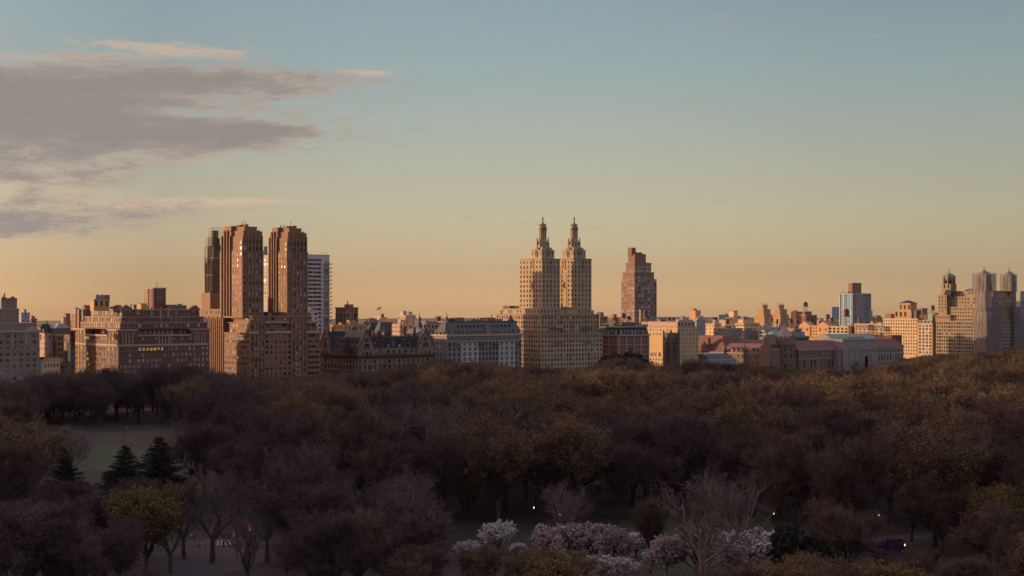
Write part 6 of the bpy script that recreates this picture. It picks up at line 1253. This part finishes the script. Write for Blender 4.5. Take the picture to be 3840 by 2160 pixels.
FE = [('sparse_tree', 795, 1800, 2110, 330, 'dark sparse tree with a thick trunk rising from the middle of the plaza'), ('sparse_tree', 690, 1830, 2095, 250, 'dark sparse tree at the left side of the plaza'), ('sparse_tree', 640, 1900, 2150, 240, 'dark sparse tree at the left front corner of the plaza'), ('sparse_tree', 930, 1900, 2235, 330, 'dark sparse tree in front of the plaza, at the bottom edge'), ('sparse_tree', 1000, 1830, 2110, 260, 'dark sparse tree at the right end of the plaza'), ('budding_tree', 1868, 1568, 1965, 370, 'large spreading olive budded tree with dark forked trunk in the middle of the park'), ('budding_tree', 2185, 1612, 1885, 440, 'broad domed olive budded tree right of the large forked one'),
 ('budding_tree', 1470, 1540, 1830, 390, 'broad rounded olive tree left of the large forked one'), ('yellow_tree', 860, 1530, 1700, 250, 'golden brown rounded tree right of the lawn'), ('yellow_tree', 60, 1625, 1860, 300, 'yellow tinged tree at the left edge level with the lawn'),
 ('yellow_tree', 545, 1828, 2150, 330, 'bright yellow green tree in the lower left, before the plaza'), ('budding_tree', 1265, 1690, 1880, 260, 'small golden olive tree left of the broad rounded one'), ('conifer_tree', 240, 1685, 1905, 160, 'leftmost dark conifer beside the lawn, half bare'),
 ('conifer_tree', 470, 1672, 1880, 190, 'middle dark conifer in front of the lawn'), ('conifer_tree', 598, 1640, 1900, 230, 'tallest dark conifer, right corner of the lawn'), ('sycamore_tree', 265, 1585, 1850, 230, 'slim pale barked bare tree left of the lawn'),
 ('sycamore_tree', 2120, 1790, 2090, 300, 'pale limbed bare tree standing among the pink blossom'), ('sycamore_tree', 2625, 1740, 2230, 480, 'big pale limbed bare tree forking above the blossom, lower right of centre'), ('sycamore_tree', 2760, 1760, 2140, 330, 'pale bare tree with a long limb reaching right to a lit lamp'),
 ('sycamore_tree', 1500, 1770, 2080, 330, 'pale crooked bare tree in the lower middle, left of the white blossom'), ('sycamore_tree', 1390, 1790, 2060, 260, 'pale crooked bare tree left of the other in the lower middle'), ('sycamore_tree', 820, 1740, 2000, 330, 'bare tree with pale crown branches above the plaza'),
 ('cherry_tree', 1866, 1958, 2075, 125, 'white flowering tree shaped like a cone, left of the pink blossom'), ('magnolia_tree', 2075, 1968, 2120, 190, 'leftmost big pink flowering tree of the bank along the drive'), ('magnolia_tree', 2200, 1962, 2125, 210, 'tallest pink flowering tree of the bank along the drive'), ('magnolia_tree', 2300, 1978, 2135, 170, 'right hand pink flowering tree of the left blossom bank'),
 ('cherry_tree', 2385, 1994, 2090, 125, 'round whitish flowering tree between the two pink banks'), ('magnolia_tree', 2500, 2010, 2170, 180, 'pink flowering tree at the left of the right blossom bank'), ('magnolia_tree', 2610, 1958, 2180, 230, 'tallest pink flowering tree of the right blossom bank'), ('cherry_tree', 2795, 1988, 2180, 210, 'whitish flowering tree at the right end of the right blossom bank'),
 ('magnolia_tree', 2720, 2040, 2200, 180, 'low pink flowering tree left of the whitish one in the right bank'), ('cherry_tree', 2290, 2080, 2200, 210, 'pale low flowering tree at the bottom beneath the left blossom bank'), ('cherry_tree', 1752, 2030, 2090, 110, 'low whitish flowering tree left of the cone shaped one'), ('cherry_tree', 1935, 2036, 2090, 120, 'low whitish flowering tree right of the cone shaped one'),
 ('cherry_tree', 3555, 1732, 1800, 110, 'small distant white flowering tree at the right'), ('azalea_shrub', 3285, 2032, 2085, 90, 'left purple flowering shrub beside the path'), ('azalea_shrub', 3345, 2024, 2080, 110, 'middle purple flowering shrub beside the path'), ('azalea_shrub', 3320, 2060, 2110, 110, 'front purple flowering shrub beside the path'),
 ('evergreen_tree', 2990, 1975, 2260, 270, 'big black green evergreen at the end of the blossom bank'), ('evergreen_tree', 1215, 2120, 2230, 130, 'dark evergreen bush at the lower edge left of centre'), ('rust_tree', 3170, 1880, 2190, 300, 'rusty twiggy tree right of the black green evergreen'), ('rust_tree', 3050, 2040, 2230, 150, 'low rusty shrub like tree right of the black green evergreen'),
 ('yellow_tree', 3565, 1775, 1990, 250, 'yellow green tree in the lower right below the distant white blossom'), ('yellow_tree', 2620, 1640, 1790, 170, 'small yellow green tree above the big pale limbed one'), ('budding_tree', 1790, 2045, 2290, 200, 'leftmost low olive tree at the bottom before the blossom'), ('budding_tree', 1960, 2060, 2300, 210, 'low olive tree at the bottom before the white cone shaped blossom'), ('budding_tree', 2110, 2050, 2290, 230, 'low olive tree at the bottom before the leftmost pink blossom'),
 ('budding_tree', 1350, 1925, 2240, 300, 'olive tree in the bottom row left of centre'), ('brown_tree', 2440, 1860, 2150, 200, 'slim dark leaning tree between the two blossom banks'), ('bare_tree', 120, 1900, 2240, 520, 'big bare tree filling the lower left corner'), ('bare_tree', 1110, 1800, 2120, 380, 'bare dark trunked tree right of the plaza'), ('budding_tree', 2690, 1388, 1540, 220, 'round olive tree before the museum roof'), ('budding_tree', 2930, 1384, 1545, 240, 'rounded olive tree below the museum turret'), ('budding_tree', 3090, 1388, 1560, 260, 'rounded olive tree below the museum entrance block'), ('budding_tree', 3260, 1405, 1570, 250, 'rounded olive tree below the right wing of the museum'), ('sparse_tree', 2590, 1330, 1440, 110, 'dark sparse tree before the foot of the yellow block'), ('sparse_tree', 3205, 1345, 1430, 90, 'dark sparse tree in front of the museum entrance arch'),
 ('evergreen_tree', 2345, 1325, 1470, 210, 'dark rounded tree before the green mansard block'), ('bare_tree', 1650, 1348, 1480, 190, 'dark dense bare tree before the left end of the pale palace')]
for f_ in FE: feat(*f_)
PROF = [(0, 1425), (120, 1410), (160, 1392), (240, 1388), (300, 1372), (700, 1362), (800, 1390), (940, 1408), (1200, 1402), (1400, 1390), (1600, 1352), (1760, 1350), (1950, 1372), (2200, 1378), (2260, 1350), (2300, 1330), (2400, 1345), (2450, 1375), (2600, 1352), (2750, 1355), (2820, 1362), (3000, 1378), (3200, 1386), (3360, 1362), (3400, 1340), (3500, 1325), (3620, 1330), (3840, 1298)]
rt = random.Random(11)
def prof(x): return float(np.interp(x, [a for a, _ in PROF], [b_ for _, b_ in PROF]))
def blocked(px, py):
    if 120 < px < 700 and 1608 < py < 1690: return True
    if 230 < px < 640 and 1690 <= py < 1775: return True
    if 570 < px < 1010 and 2005 < py < 2200: return True
    if 2820 < px < 2960 and 2030 < py < 2330: return True
    if 1700 < px < 2960 and 1960 < py < 2330: return True
    if py > 1990 and abs(py-float(np.interp(px, [-400, 200, 700, 1000, 1500, 2000, 2400, 2900, 3400, 4200], [2075, 2065, 2035, 2035, 2075, 2100, 2085, 2065, 2015, 1960]))) < 14: return True
    return False
y_ = 120.0; sp = 14.6
while y_ < 774:
    x_ = -260.0
    while x_ < 1500:
        X, Y = x_+rt.uniform(-.42, .42)*sp, y_+rt.uniform(-.42, .42)*sp; x_ += sp; zd = ZD(X, Y)
        if zd < 262 or zd > 1650: continue
        if zd > 470 and rt.random() < .16: continue
        px, py = PIX(X, Y, 0)
        if not (-420 < px < 4260): continue
        if blocked(px, py) or (Y > 768): continue
        if any((X-t[1])**2+(Y-t[2])**2 < (.21*t[4]+4.5)**2 for t in TREES if t[7]): continue
        r = rt.random(); u = px/3840
        if py < 1620:
            if u < .3: k = 'bare_tree' if r < .72 else ('brown_tree' if r < .88 else 'budding_tree')
            elif u < .42: k = 'bare_tree' if r < .45 else ('brown_tree' if r < .8 else 'budding_tree')
            else: k = ('budding_tree' if r < .62 else 'brown_tree' if r < .78 else 'bare_tree' if r < .92 else 'rust_tree') if py > 1440 else ('bare_tree' if r < .6 else 'brown_tree' if r < .85 else 'budding_tree')
        elif py < 1850 and .3 < u < .66 and r < .5: k = 'budding_tree'
        elif py < 1850: k = ('bare_tree' if r < .4 else 'brown_tree' if r < .6 else 'budding_tree' if r < .75 else 'sycamore_tree' if r < .9 else 'rust_tree') if u < .33 or .55 < u < .8 else ('budding_tree' if r < .62 else 'brown_tree' if r < .78 else 'bare_tree' if r < .9 else 'rust_tree')
        else: k = ('bare_tree' if r < .42 else 'sycamore_tree' if r < .58 else 'budding_tree' if r < .72 else 'yellow_tree' if r < .74 else 'brown_tree') if u < .7 else ('rust_tree' if r < .35 else 'budding_tree' if r < .6 else 'yellow_tree' if r < .63 else 'brown_tree')
        hmx = {'yellow_tree': 17, 'rust_tree': 22}.get(k, 29); h = hmx*rt.uniform(.55, 1.12); h0 = h
        top = ZP(prof(min(3840, max(0, px)))+rt.uniform(0, 16), X, Y)
        if h > top: h = top
        # keep the clearings and the feature trees in view
        zt_ = ZP(1700, X, Y)
        if 60 < px < 760 and 1685 <= py < 1760: h = min(h, max(5, ZP(1690, X, Y)))
        if 60 < px < 760 and 1760 <= py < 2121: h = min(h, max(4, ZP(1790+rt.uniform(0, 70), X, Y)))
        if 560 < px < 1010 and py >= 2100: h = min(h, 6)
        if 2500 < px < 3260 and 1470 < py < 1610: h = min(h, max(5, ZP(rt.uniform(1425, 1450), X, Y)))
        if py > 2120: h = min(h, max(3.5, ZP(rt.uniform(2060, 2130) if 2850 < px < 3700 else rt.uniform(2095, 2145) if 1620 < px < 2960 else rt.uniform(2110, 2150) if 470 < px < 1100 else rt.uniform(1840, 2060), X, Y)))
        if h < 3.4: continue
        TREES.append([k, X, Y, h, -min(h0, h*1.3), None, None, False])
    y_ += sp
def place(t, name_):
    k, X, Y, h, w_, label, var, pr = t[:8]
    P_ = PROTO[k]; v = P_[int(X*7+Y*3) % len(P_)]; tm, cm, H0, W0, _ = v; sz = h/H0; sx = -w_/H0*1.2 if w_ < 0 else w_/W0; sx = max(.75*sz, min(1.8*sz, sx))
    root = link(k, None, None, (X, Y, 0)); root.rotation_euler = (0, 0, (X*12.9898+Y*78.233) % 6.283); root.scale = (sx, sx, sz)
    link('trunk', tm, root); link('crown', cm, root); tag(root, label, 'shrub' if 'shrub' in k else 'tree', GROUPS[k]); return root
vis = []
for t in TREES:
    px, py = PIX(t[1], t[2], t[3]*.7); m = t[3]/ZD(t[1], t[2])*F*.5
    t.append(-m < px < 3840+m and ZD(t[1], t[2]) < 2000 and py-m < 2160)
near = [t for t in TREES if t[7]]; cand = sorted([t for t in TREES if not t[7] and t[8]], key=lambda t: ZD(t[1], t[2])/max(6, t[3])); near += cand[:288-len(near)]; ids = set(id(t) for t in near); far = [t for t in TREES if id(t) not in ids]
LM = [(0, 'left edge block'), (400, 'brown brick block'), (760, 'twin brick towers'), (1200, 'slate roofed mansion'), (1600, 'pale mansard palace'), (1960, 'spired towers'), (2270, 'green mansard block'), (2450, 'yellow block'), (2640, 'museum red roofs'), (2880, 'museum turret'), (3120, 'museum entrance'), (3390, 'cream domed block'), (3530, 'three towered block')]
buck = {}
for t in near:
    if t[5]: continue
    px, py = PIX(t[1], t[2], t[3]); lm = [n for a, n in LM if a <= max(0, px)][-1]; row_ = 'bottom row' if py > 1980 else 'lowest row' if py > 1850 else 'low row' if py > 1740 else 'middle row' if py > 1640 else 'upper row' if py > 1550 else 'far row'
    buck.setdefault((t[0], lm, row_), []).append((px, t))
ORD = ['leftmost', 'second from left', 'third from left', 'fourth from left', 'fifth from left', 'sixth from left', 'seventh from left', 'eighth from left', 'ninth from left', 'tenth from left', 'eleventh from left', 'twelfth from left', 'thirteenth from left', 'rightmost']
for (k, lm, row_), l in buck.items():
    l.sort(key=lambda a: a[0])
    for i, (_, t) in enumerate(l):
        pre = '' if len(l) == 1 else ('only other ' if False else ORD[min(i, 13)]+' ')
        if len(l) == 2: pre = ('left ', 'right ')[i]
        t[5] = ('%s%s, %s, below the %s' % (pre, LABELS[k], row_, lm))
for t in near: place(t, t[0])
# the rest of the wood, too many to count: one object that instances the same trees
kinds = sorted(PROTO); pc = bpy.data.collections.new('wood_sources'); order = []
for k in kinds:
    for i, (tm, cm, H0, W0, _) in enumerate(PROTO[k]):
        a = bpy.data.objects.new('%02d_src_trunk' % len(order), tm); order.append((k, i))
        # trunk and crown in one mesh for instancing
        import bmesh
        bm = bmesh.new(); bm.from_mesh(cm); nm = len(cm.materials); fr = len(bm.faces); bm.from_mesh(tm); bm.faces.ensure_lookup_table()
        for f_ in range(fr, len(bm.faces)): bm.faces[f_].material_index = nm
        jm = bpy.data.meshes.new('wood_tree_%02d' % len(order)); bm.to_mesh(jm); bm.free()
        for m in cm.materials: jm.materials.append(m)
        jm.materials.append(tm.materials[0]); bpy.data.objects.remove(a); a = bpy.data.objects.new('%02d_wood_tree' % (len(order)-1), jm); pc.objects.link(a)
me = bpy.data.meshes.new('wood'); me.from_pydata([(t[1], t[2], 0) for t in far], [], [])
ai = me.attributes.new('pick', 'INT', 'POINT'); av = me.attributes.new('rot', 'FLOAT_VECTOR', 'POINT'); as_ = me.attributes.new('size', 'FLOAT_VECTOR', 'POINT')
pk = []; rv = []; sv = []
for t in far:
    P_ = PROTO[t[0]]; i = int(t[1]*7+t[2]*3) % len(P_); pk.append(order.index((t[0], i))); s_ = t[3]/P_[i][2]; rv += [0, 0, (t[1]*12.9898+t[2]*78.233) % 6.283]; wx = -t[4]/P_[i][2]*1.2 if t[4] < 0 else s_; sv += [wx, wx, s_]
ai.data.foreach_set('value', pk); av.data.foreach_set('vector', rv); as_.data.foreach_set('vector', sv)
wood = link('wood', me); tag(wood, 'dense far wood of bare and budding trees in front of the avenue buildings', 'wood', None, 'stuff')
ng = bpy.data.node_groups.new('wood_nodes', 'GeometryNodeTree'); ng.interface.new_socket('Geometry', in_out='INPUT', socket_type='NodeSocketGeometry'); ng.interface.new_socket('Geometry', in_out='OUTPUT', socket_type='NodeSocketGeometry')
N = ng.nodes.new; gi = N('NodeGroupInput'); go = N('NodeGroupOutput'); ci = N('GeometryNodeCollectionInfo'); ci.inputs[0].default_value = pc; ci.inputs[1].default_value = True; ci.inputs[2].default_value = True
ip = N('GeometryNodeInstanceOnPoints'); ip.inputs['Pick Instance'].default_value = True
def att(nm, dt):
    a = N('GeometryNodeInputNamedAttribute'); a.data_type = dt; a.inputs[0].default_value = nm; return [o for o in a.outputs if o.enabled][0]
ng.links.new(gi.outputs[0], ip.inputs['Points']); ng.links.new(ci.outputs[0], ip.inputs['Instance']); ng.links.new(att('pick', 'INT'), ip.inputs['Instance Index'])
e2 = N('FunctionNodeEulerToRotation'); ng.links.new(att('rot', 'FLOAT_VECTOR'), e2.inputs[0]); ng.links.new(e2.outputs[0], ip.inputs['Rotation']); ng.links.new(att('size', 'FLOAT_VECTOR'), ip.inputs['Scale']); ng.links.new(ip.outputs[0], go.inputs[0])
wood.modifiers.new('wood', 'NODES').node_group = ng
print('trees', len(near), len(far))
# ---------------------------------------------------------------- park furniture and people
GLOW = mat('lamp_glow', lambda q: [setattr(principled(q, (.9, .8, .6), .4).inputs['Emission Strength'], 'default_value', 0)])
def glowf(q):
    b = principled(q, (.9, .75, .5), .4); b.inputs['Emission Color'].default_value = (1, .72, .42, 1); b.inputs['Emission Strength'].default_value = 1.4
GLOW = mat('lamp_glow_warm', glowf)
def lamp(px, py, label, hh=4.2):
    X, Y = GP(px, py, hh); root = tag(link('street_lamp', None, None, (X, Y, 0)), label, 'street lamp', 'lit lamps in the park'); off = (0, 0, 0)
    q = MB(); q.lathe(0, 0, [(.22, 0), (.22, .25), (.12, .4), (.09, .9), (.07, hh-.7), (.12, hh-.6), (.06, hh-.5)], 8); link('post', q.mesh('post', IRON), root)
    q = MB(); q.lathe(0, 0, [(.07, hh-.3), (.11, hh-.15), (.12, hh+.02), (.09, hh+.2)], 10); link('lantern', q.mesh('lantern', GLOW), root)
    q = MB(); q.lathe(0, 0, [(.28, hh+.28), (.16, hh+.42), (.03, hh+.6)], 10); link('lamp_cap', q.mesh('lamp_cap', IRON), root)
for a in ((178, 1902, 'lit lamp in the lower left among bare trees'), (680, 1887, 'lit lamp above the plaza, left of its bare trees'), (2002, 1903, 'lit lamp left of the pale tree in the blossom'), (2099, 1930, 'lit lamp just left of the pale tree trunk in the blossom'), (2902, 1925, 'brightest lit lamp, right of the blossom bank'), (3062, 1844, 'lit lamp up right of the brightest one'), (3296, 1931, 'lit lamp above the purple shrubs'), (3050, 1743, 'small lit lamp high in the right hand trees'), (107, 1578, 'tiny lit lamp at the far left beyond the lawn'), (2418, 1424, 'tiny lit lamp high among the far trees'), (3393, 2043, 'small lit lamp right of the purple shrubs')): lamp(*a)
RED = plain('signal_housing', (.50, .16, .02), .5); SIGG = mat('signal_lens', lambda q: (lambda b: (setattr(b.inputs['Emission Color'], 'default_value', (1, .25, .05, 1)), setattr(b.inputs['Emission Strength'], 'default_value', .5)))(principled(q, (.6, .15, .05), .3)))
def signal(px, py, label):
    X, Y = GP(px, py); root = tag(link('traffic_light', None, None, (X, Y, 0)), label, 'traffic light', 'traffic lights by the plaza'); root.rotation_euler = (0, 0, -TC)
    q = MB(); q.lathe(0, 0, [(.16, 0), (.12, .3), (.08, .5), (.07, 4.0)], 8); link('post', q.mesh('post', IRON), root)
    q = MB(); q.box(-.24, .24, -.40, -.09, 1.9, 4.1); q.box(-.24, .24, -.42, -.40, 2.6, 2.64); link('signal_head', q.mesh('signal_head', RED), root)
    for k in range(3):
        q = MB()
        q.add([(0+.16*cos(2*pi*i/10), -.43, 2.35+k*.68+.16*sin(2*pi*i/10)) for i in range(10)], [tuple(range(10))]); q.add([(-.2, -.6, 2.55+k*.68), (.2, -.6, 2.55+k*.68), (.22, -.41, 2.6+k*.68), (-.22, -.41, 2.6+k*.68)], [(0, 1, 2, 3)]); link('signal_lamp', q.mesh('signal_lamp', SIGG), root)
signal(879, 2045, 'orange traffic light on a post beside the crosswalk'); signal(937, 2020, 'dimmer red orange traffic light behind, right of the crosswalk')
X, Y = GP(2044, 2020); root = tag(link('road_sign', None, None, (X, Y, 0)), 'orange rectangular sign on a post behind the pink blossom', 'sign'); root.rotation_euler = (0, 0, -TC)
q = MB(); q.lathe(0, 0, [(.05, 0), (.05, 2.2)], 6); link('post', q.mesh('post', IRON), root); q = MB(); q.box(-.3, .3, -.09, -.05, 1.8, 3.0); link('sign_panel', q.mesh('sign_panel', plain('sign_orange', (.75, .22, .02))), root)
X, Y = GP(497, 1668); root = tag(link('marker_post', None, None, (X, Y, 0)), 'slim green post standing on the path by the lawn', 'post'); q = MB(); q.lathe(0, 0, [(.16, 0), (.14, .2), (.12, 3.4), (.2, 3.5), (.05, 3.7)], 8); link('post_shaft', q.mesh('post_shaft', plain('post_green', (.10, .28, .14))), root)
def bench(px, py, label, ang=0):
    X, Y = GP(px, py); root = tag(link('park_bench', None, None, (X, Y, 0)), label, 'bench', 'benches along the path'); root.rotation_euler = (0, 0, ang)
    q = MB(); [q.box(-.9, .9, -.25+k*.12, -.16+k*.12, .43, .47) for k in range(4)]; link('seat', q.mesh('seat', WOOD), root); q = MB(); [q.box(-.9, .9, .25, .29, .55+k*.12, .64+k*.12) for k in range(3)]; link('backrest', q.mesh('backrest', WOOD), root)
    for s_ in (-.75, .75): q = MB(); q.box(s_-.05, s_+.05, -.25, -.18, 0, .43); q.box(s_-.05, s_+.05, .2, .27, 0, .95); q.box(s_-.05, s_+.05, -.25, .27, .38, .43); link('leg', q.mesh('leg', IRON), root)
for i in range(16): bench(325+i*16, 1621-i*.35, '%s bench of the row along the far path behind the lawn' % ['leftmost', 'second', 'third', 'fourth', 'fifth', 'sixth', 'seventh', 'eighth', 'ninth', 'tenth', 'eleventh', 'twelfth', 'thirteenth', 'fourteenth', 'fifteenth', 'rightmost'][i], .35)
for i, px in enumerate((828, 852)): bench(px, 2018, ('left', 'right')[i]+' bench on the far side of the crosswalk', -.3)
def human(pose):
    J = {'pel': (0, 0, .95), 'chest': (0, .02, 1.28), 'neck': (0, .02, 1.48), 'head': (0, -.01, 1.62), 'top': (0, 0, 1.72), 'ls': (-.19, .02, 1.42), 'rs': (.19, .02, 1.42), 'lh': (-.1, 0, .9), 'rh': (.1, 0, .9)}
    if pose == 'walk': J.update({'le': (-.25, .12, 1.16), 'lw': (-.26, .02, .93), 'lf': (-.26, -.03, .84), 're': (.25, -.08, 1.16), 'rw': (.24, -.27, 1.0), 'rf': (.24, -.33, .93), 'lk': (-.11, -.18, .52), 'la': (-.11, -.26, .09), 'lt': (-.11, -.42, .05), 'rk': (.11, .06, .5), 'ra': (.11, .34, .14), 'rt': (.11, .22, .03)})
    elif pose == 'stand': J.update({'le': (-.26, .05, 1.15), 'lw': (-.27, -.03, .9), 'lf': (-.27, -.05, .8), 're': (.26, .05, 1.15), 'rw': (.2, -.2, 1.05), 'rf': (.14, -.27, 1.08), 'lk': (-.12, -.02, .5), 'la': (-.13, .02, .08), 'lt': (-.15, -.15, .04), 'rk': (.12, -.02, .5), 'ra': (.13, .02, .08), 'rt': (.15, -.15, .04)})
    else:
        for k in ('pel', 'chest', 'neck', 'head', 'top', 'ls', 'rs', 'lh', 'rh'): x, y, z = J[k]; J[k] = (x, y-.25*max(0, z-1), z-.5)
        J.update({'le': (-.25, -.2, .72), 'lw': (-.2, -.4, .6), 'lf': (-.16, -.46, .58), 're': (.25, -.2, .72), 'rw': (.2, -.4, .6), 'rf': (.16, -.46, .58), 'lk': (-.13, -.42, .55), 'la': (-.13, -.36, .09), 'lt': (-.14, -.52, .04), 'rk': (.13, -.42, .55), 'ra': (.13, -.36, .09), 'rt': (.14, -.52, .04)})
    R_ = {'pel': .15, 'chest': .165, 'neck': .06, 'head': .095, 'top': .07, 'ls': .075, 'rs': .075, 'le': .05, 're': .05, 'lw': .035, 'rw': .035, 'lf': .03, 'rf': .03, 'lh': .1, 'rh': .1, 'lk': .065, 'rk': .065, 'la': .045, 'ra': .045, 'lt': .035, 'rt': .035}
    E = [('pel', 'chest'), ('chest', 'neck'), ('neck', 'head'), ('head', 'top'), ('chest', 'ls'), ('chest', 'rs'), ('ls', 'le'), ('le', 'lw'), ('lw', 'lf'), ('rs', 're'), ('re', 'rw'), ('rw', 'rf'), ('pel', 'lh'), ('pel', 'rh'), ('lh', 'lk'), ('lk', 'la'), ('la', 'lt'), ('rh', 'rk'), ('rk', 'ra'), ('ra', 'rt')]
    ks = list(J); me = bpy.data.meshes.new('body'); me.from_pydata([J[k] for k in ks], [(ks.index(a), ks.index(c)) for a, c in E], []); o = bpy.data.objects.new('tmp', me); COL.objects.link(o)
    o.modifiers.new('s', 'SKIN')
    for i, k in enumerate(ks): me.skin_vertices[0].data[i].radius = (R_[k], R_[k]); me.skin_vertices[0].data[i].use_root = (k == 'pel')
    o.modifiers.new('d', 'SUBSURF').levels = 1; bpy.context.view_layer.update(); m2 = bpy.data.meshes.new_from_object(o.evaluated_get(bpy.context.evaluated_depsgraph_get())); bpy.data.objects.remove(o)
    hz = J['neck'][2]; hip = J['pel'][2]+.03; hands = [Vector(J['lf']), Vector(J['rf'])]
    mi = [3 if p.center.z < .1 else (2 if (p.center.z > hz+.02 or min((p.center-h).length for h in hands) < .1) else (0 if p.center.z < hip else 1)) for p in m2.polygons]
    return m2, mi, J['head']
HB = {p: human(p) for p in ('walk', 'stand', 'sit')}
def person(px, py, pose, label, top, leg, ang=0.0, hair=(.03, .02, .015), group='people in the park'):
    X, Y = GP(px, py); m2, mi, hd = HB[pose]; m = m2.copy(); m.materials.clear()
    def cm(nm, c): return plain('%s_%d_%d_%d' % (nm, c[0]*1000, c[1]*1000, c[2]*1000), c, .9)
    for x in (cm('cloth', leg), cm('cloth', top), cm('skin', (.35, .20, .14)), cm('shoe', (.04, .035, .03))): m.materials.append(x)
    m.polygons.foreach_set('material_index', mi); m.polygons.foreach_set('use_smooth', [True]*len(mi)); m.name = 'person'
    o = link('person', m, None, (X, Y, .05)); o.rotation_euler = (0, 0, ang); tag(o, label, 'person', group)
    q = MB(); q.lathe(hd[0], hd[1]+.02, [(.10, hd[2]-.02), (.12, hd[2]+.05), (.10, hd[2]+.13), (.03, hd[2]+.17)], 8); link('hair', q.mesh('hair', cm('hair', hair)), o)
person(748, 2056, 'walk', 'walking person in a brown top and dark trousers, left of the pair on the plaza', (.30, .17, .12), (.02, .02, .025), .9); person(757, 2056, 'walk', 'walking person in white and pale trousers, right of the pair on the plaza', (.6, .6, .6), (.5, .48, .48), .9)
person(837, 2055, 'walk', 'dark clothed person walking alone before the crosswalk', (.03, .025, .03), (.025, .02, .025), 2.2); person(879, 2034, 'stand', 'person in a pale jacket at the foot of the orange traffic light', (.5, .48, .46), (.05, .05, .06), .4)
person(728, 2030, 'stand', 'dark person standing at the left of the crowd behind the plaza trees', (.05, .05, .07), (.03, .03, .04), 1.0); person(718, 2026, 'stand', 'person with a whitish top at the left of the crowd behind the plaza trees', (.45, .44, .46), (.05, .05, .06), 0)
person(461, 1664, 'stand', 'dark person standing on the path left of the green post', (.03, .03, .035), (.03, .03, .035), 1); person(491, 1667, 'stand', 'person in a pale jacket just left of the green post', (.4, .42, .42), (.04, .04, .05), .2); person(506, 1667, 'sit', 'crouching person in white just right of the green post', (.6, .6, .6), (.03, .03, .035), -.7)
person(462, 1635, 'stand', 'dark person alone on the dirt between the two paths', (.02, .02, .025), (.02, .02, .02), 0); person(476, 1613, 'walk', 'pale clothed person walking on the far path', (.5, .5, .52), (.3, .3, .32), 1.2); person(558, 1610, 'walk', 'left of two persons at the right end of the far path', (.3, .3, .33), (.05, .05, .05), 1.2); person(568, 1610, 'walk', 'right of two persons at the right end of the far path', (.1, .1, .12), (.05, .05, .05), 1.2)
def bicycle(px, py, label, ang):
    X, Y = GP(px, py); root = tag(link('bicycle', None, None, (X, Y, .05)), label, 'bicycle', 'bicycles parked by the plaza'); root.rotation_euler = (0, 0, ang); PT = plain('bicycle_paint', (.4, .42, .45), .3)
    for s_ in (-.52, .52):
        q = MB()
        for i in range(14): a, c = 2*pi*i/14, 2*pi*(i+1)/14; q.tube((s_+.33*cos(a), 0, .34+.33*sin(a)), (s_+.33*cos(c), 0, .34+.33*sin(c)), .025, .025, 4)
        for i in range(6): a = pi*i/6; q.tube((s_+.32*cos(a), 0, .34+.32*sin(a)), (s_-.32*cos(a), 0, .34-.32*sin(a)), .006, .006, 3)
        link('wheel', q.mesh('wheel', IRON), root)
    q = MB()
    for a, c in (((-.52, .34), (-.12, .34)), ((-.12, .34), (-.22, .85)), ((-.52, .34), (-.2, .78)), ((-.2, .78), (.38, .8)), ((-.12, .34), (.4, .7)), ((.52, .34), (.36, .95))): q.tube((a[0], 0, a[1]), (c[0], 0, c[1]), .025, .025, 5)
    link('frame', q.mesh('frame', PT), root); q = MB(); q.box(-.34, -.1, -.07, .07, .86, .92); link('saddle', q.mesh('saddle', IRON), root); q = MB(); q.box(.3, .36, -.25, .25, .95, .99); link('handlebar', q.mesh('handlebar', IRON), root)
for i, (x, y, a) in enumerate(((910, 2052, .2), (925, 2056, 1.0), (1012, 2065, .5), (1030, 2068, 1.3))): bicycle(x, y, ['leftmost bicycle just right of the traffic light', 'second bicycle right of the traffic light, turned away', 'third bicycle, under the bare tree right of the plaza', 'rightmost bicycle under the bare tree right of the plaza'][i], a)

# ---------------------------------------------------------------- air
if HAZE:
    hb = MB().box(-2400, 3000, -100, 3000, -1.5, 135); hm = bpy.data.materials.new('haze'); hm.use_nodes = True; q = NT(hm.node_tree)
    v = q.n('ShaderNodeVolumePrincipled'); v.inputs['Color'].default_value = HAZEC+(1,); v.inputs['Density'].default_value = HAZED; v.inputs['Anisotropy'].default_value = .2
    o = q.n('ShaderNodeOutputMaterial'); q.l(v.outputs[0], o.inputs['Volume']); hz = link('haze', hb.mesh('haze', hm)); tag(hz, 'thin evening haze over the park and avenue', 'haze', None, 'stuff')
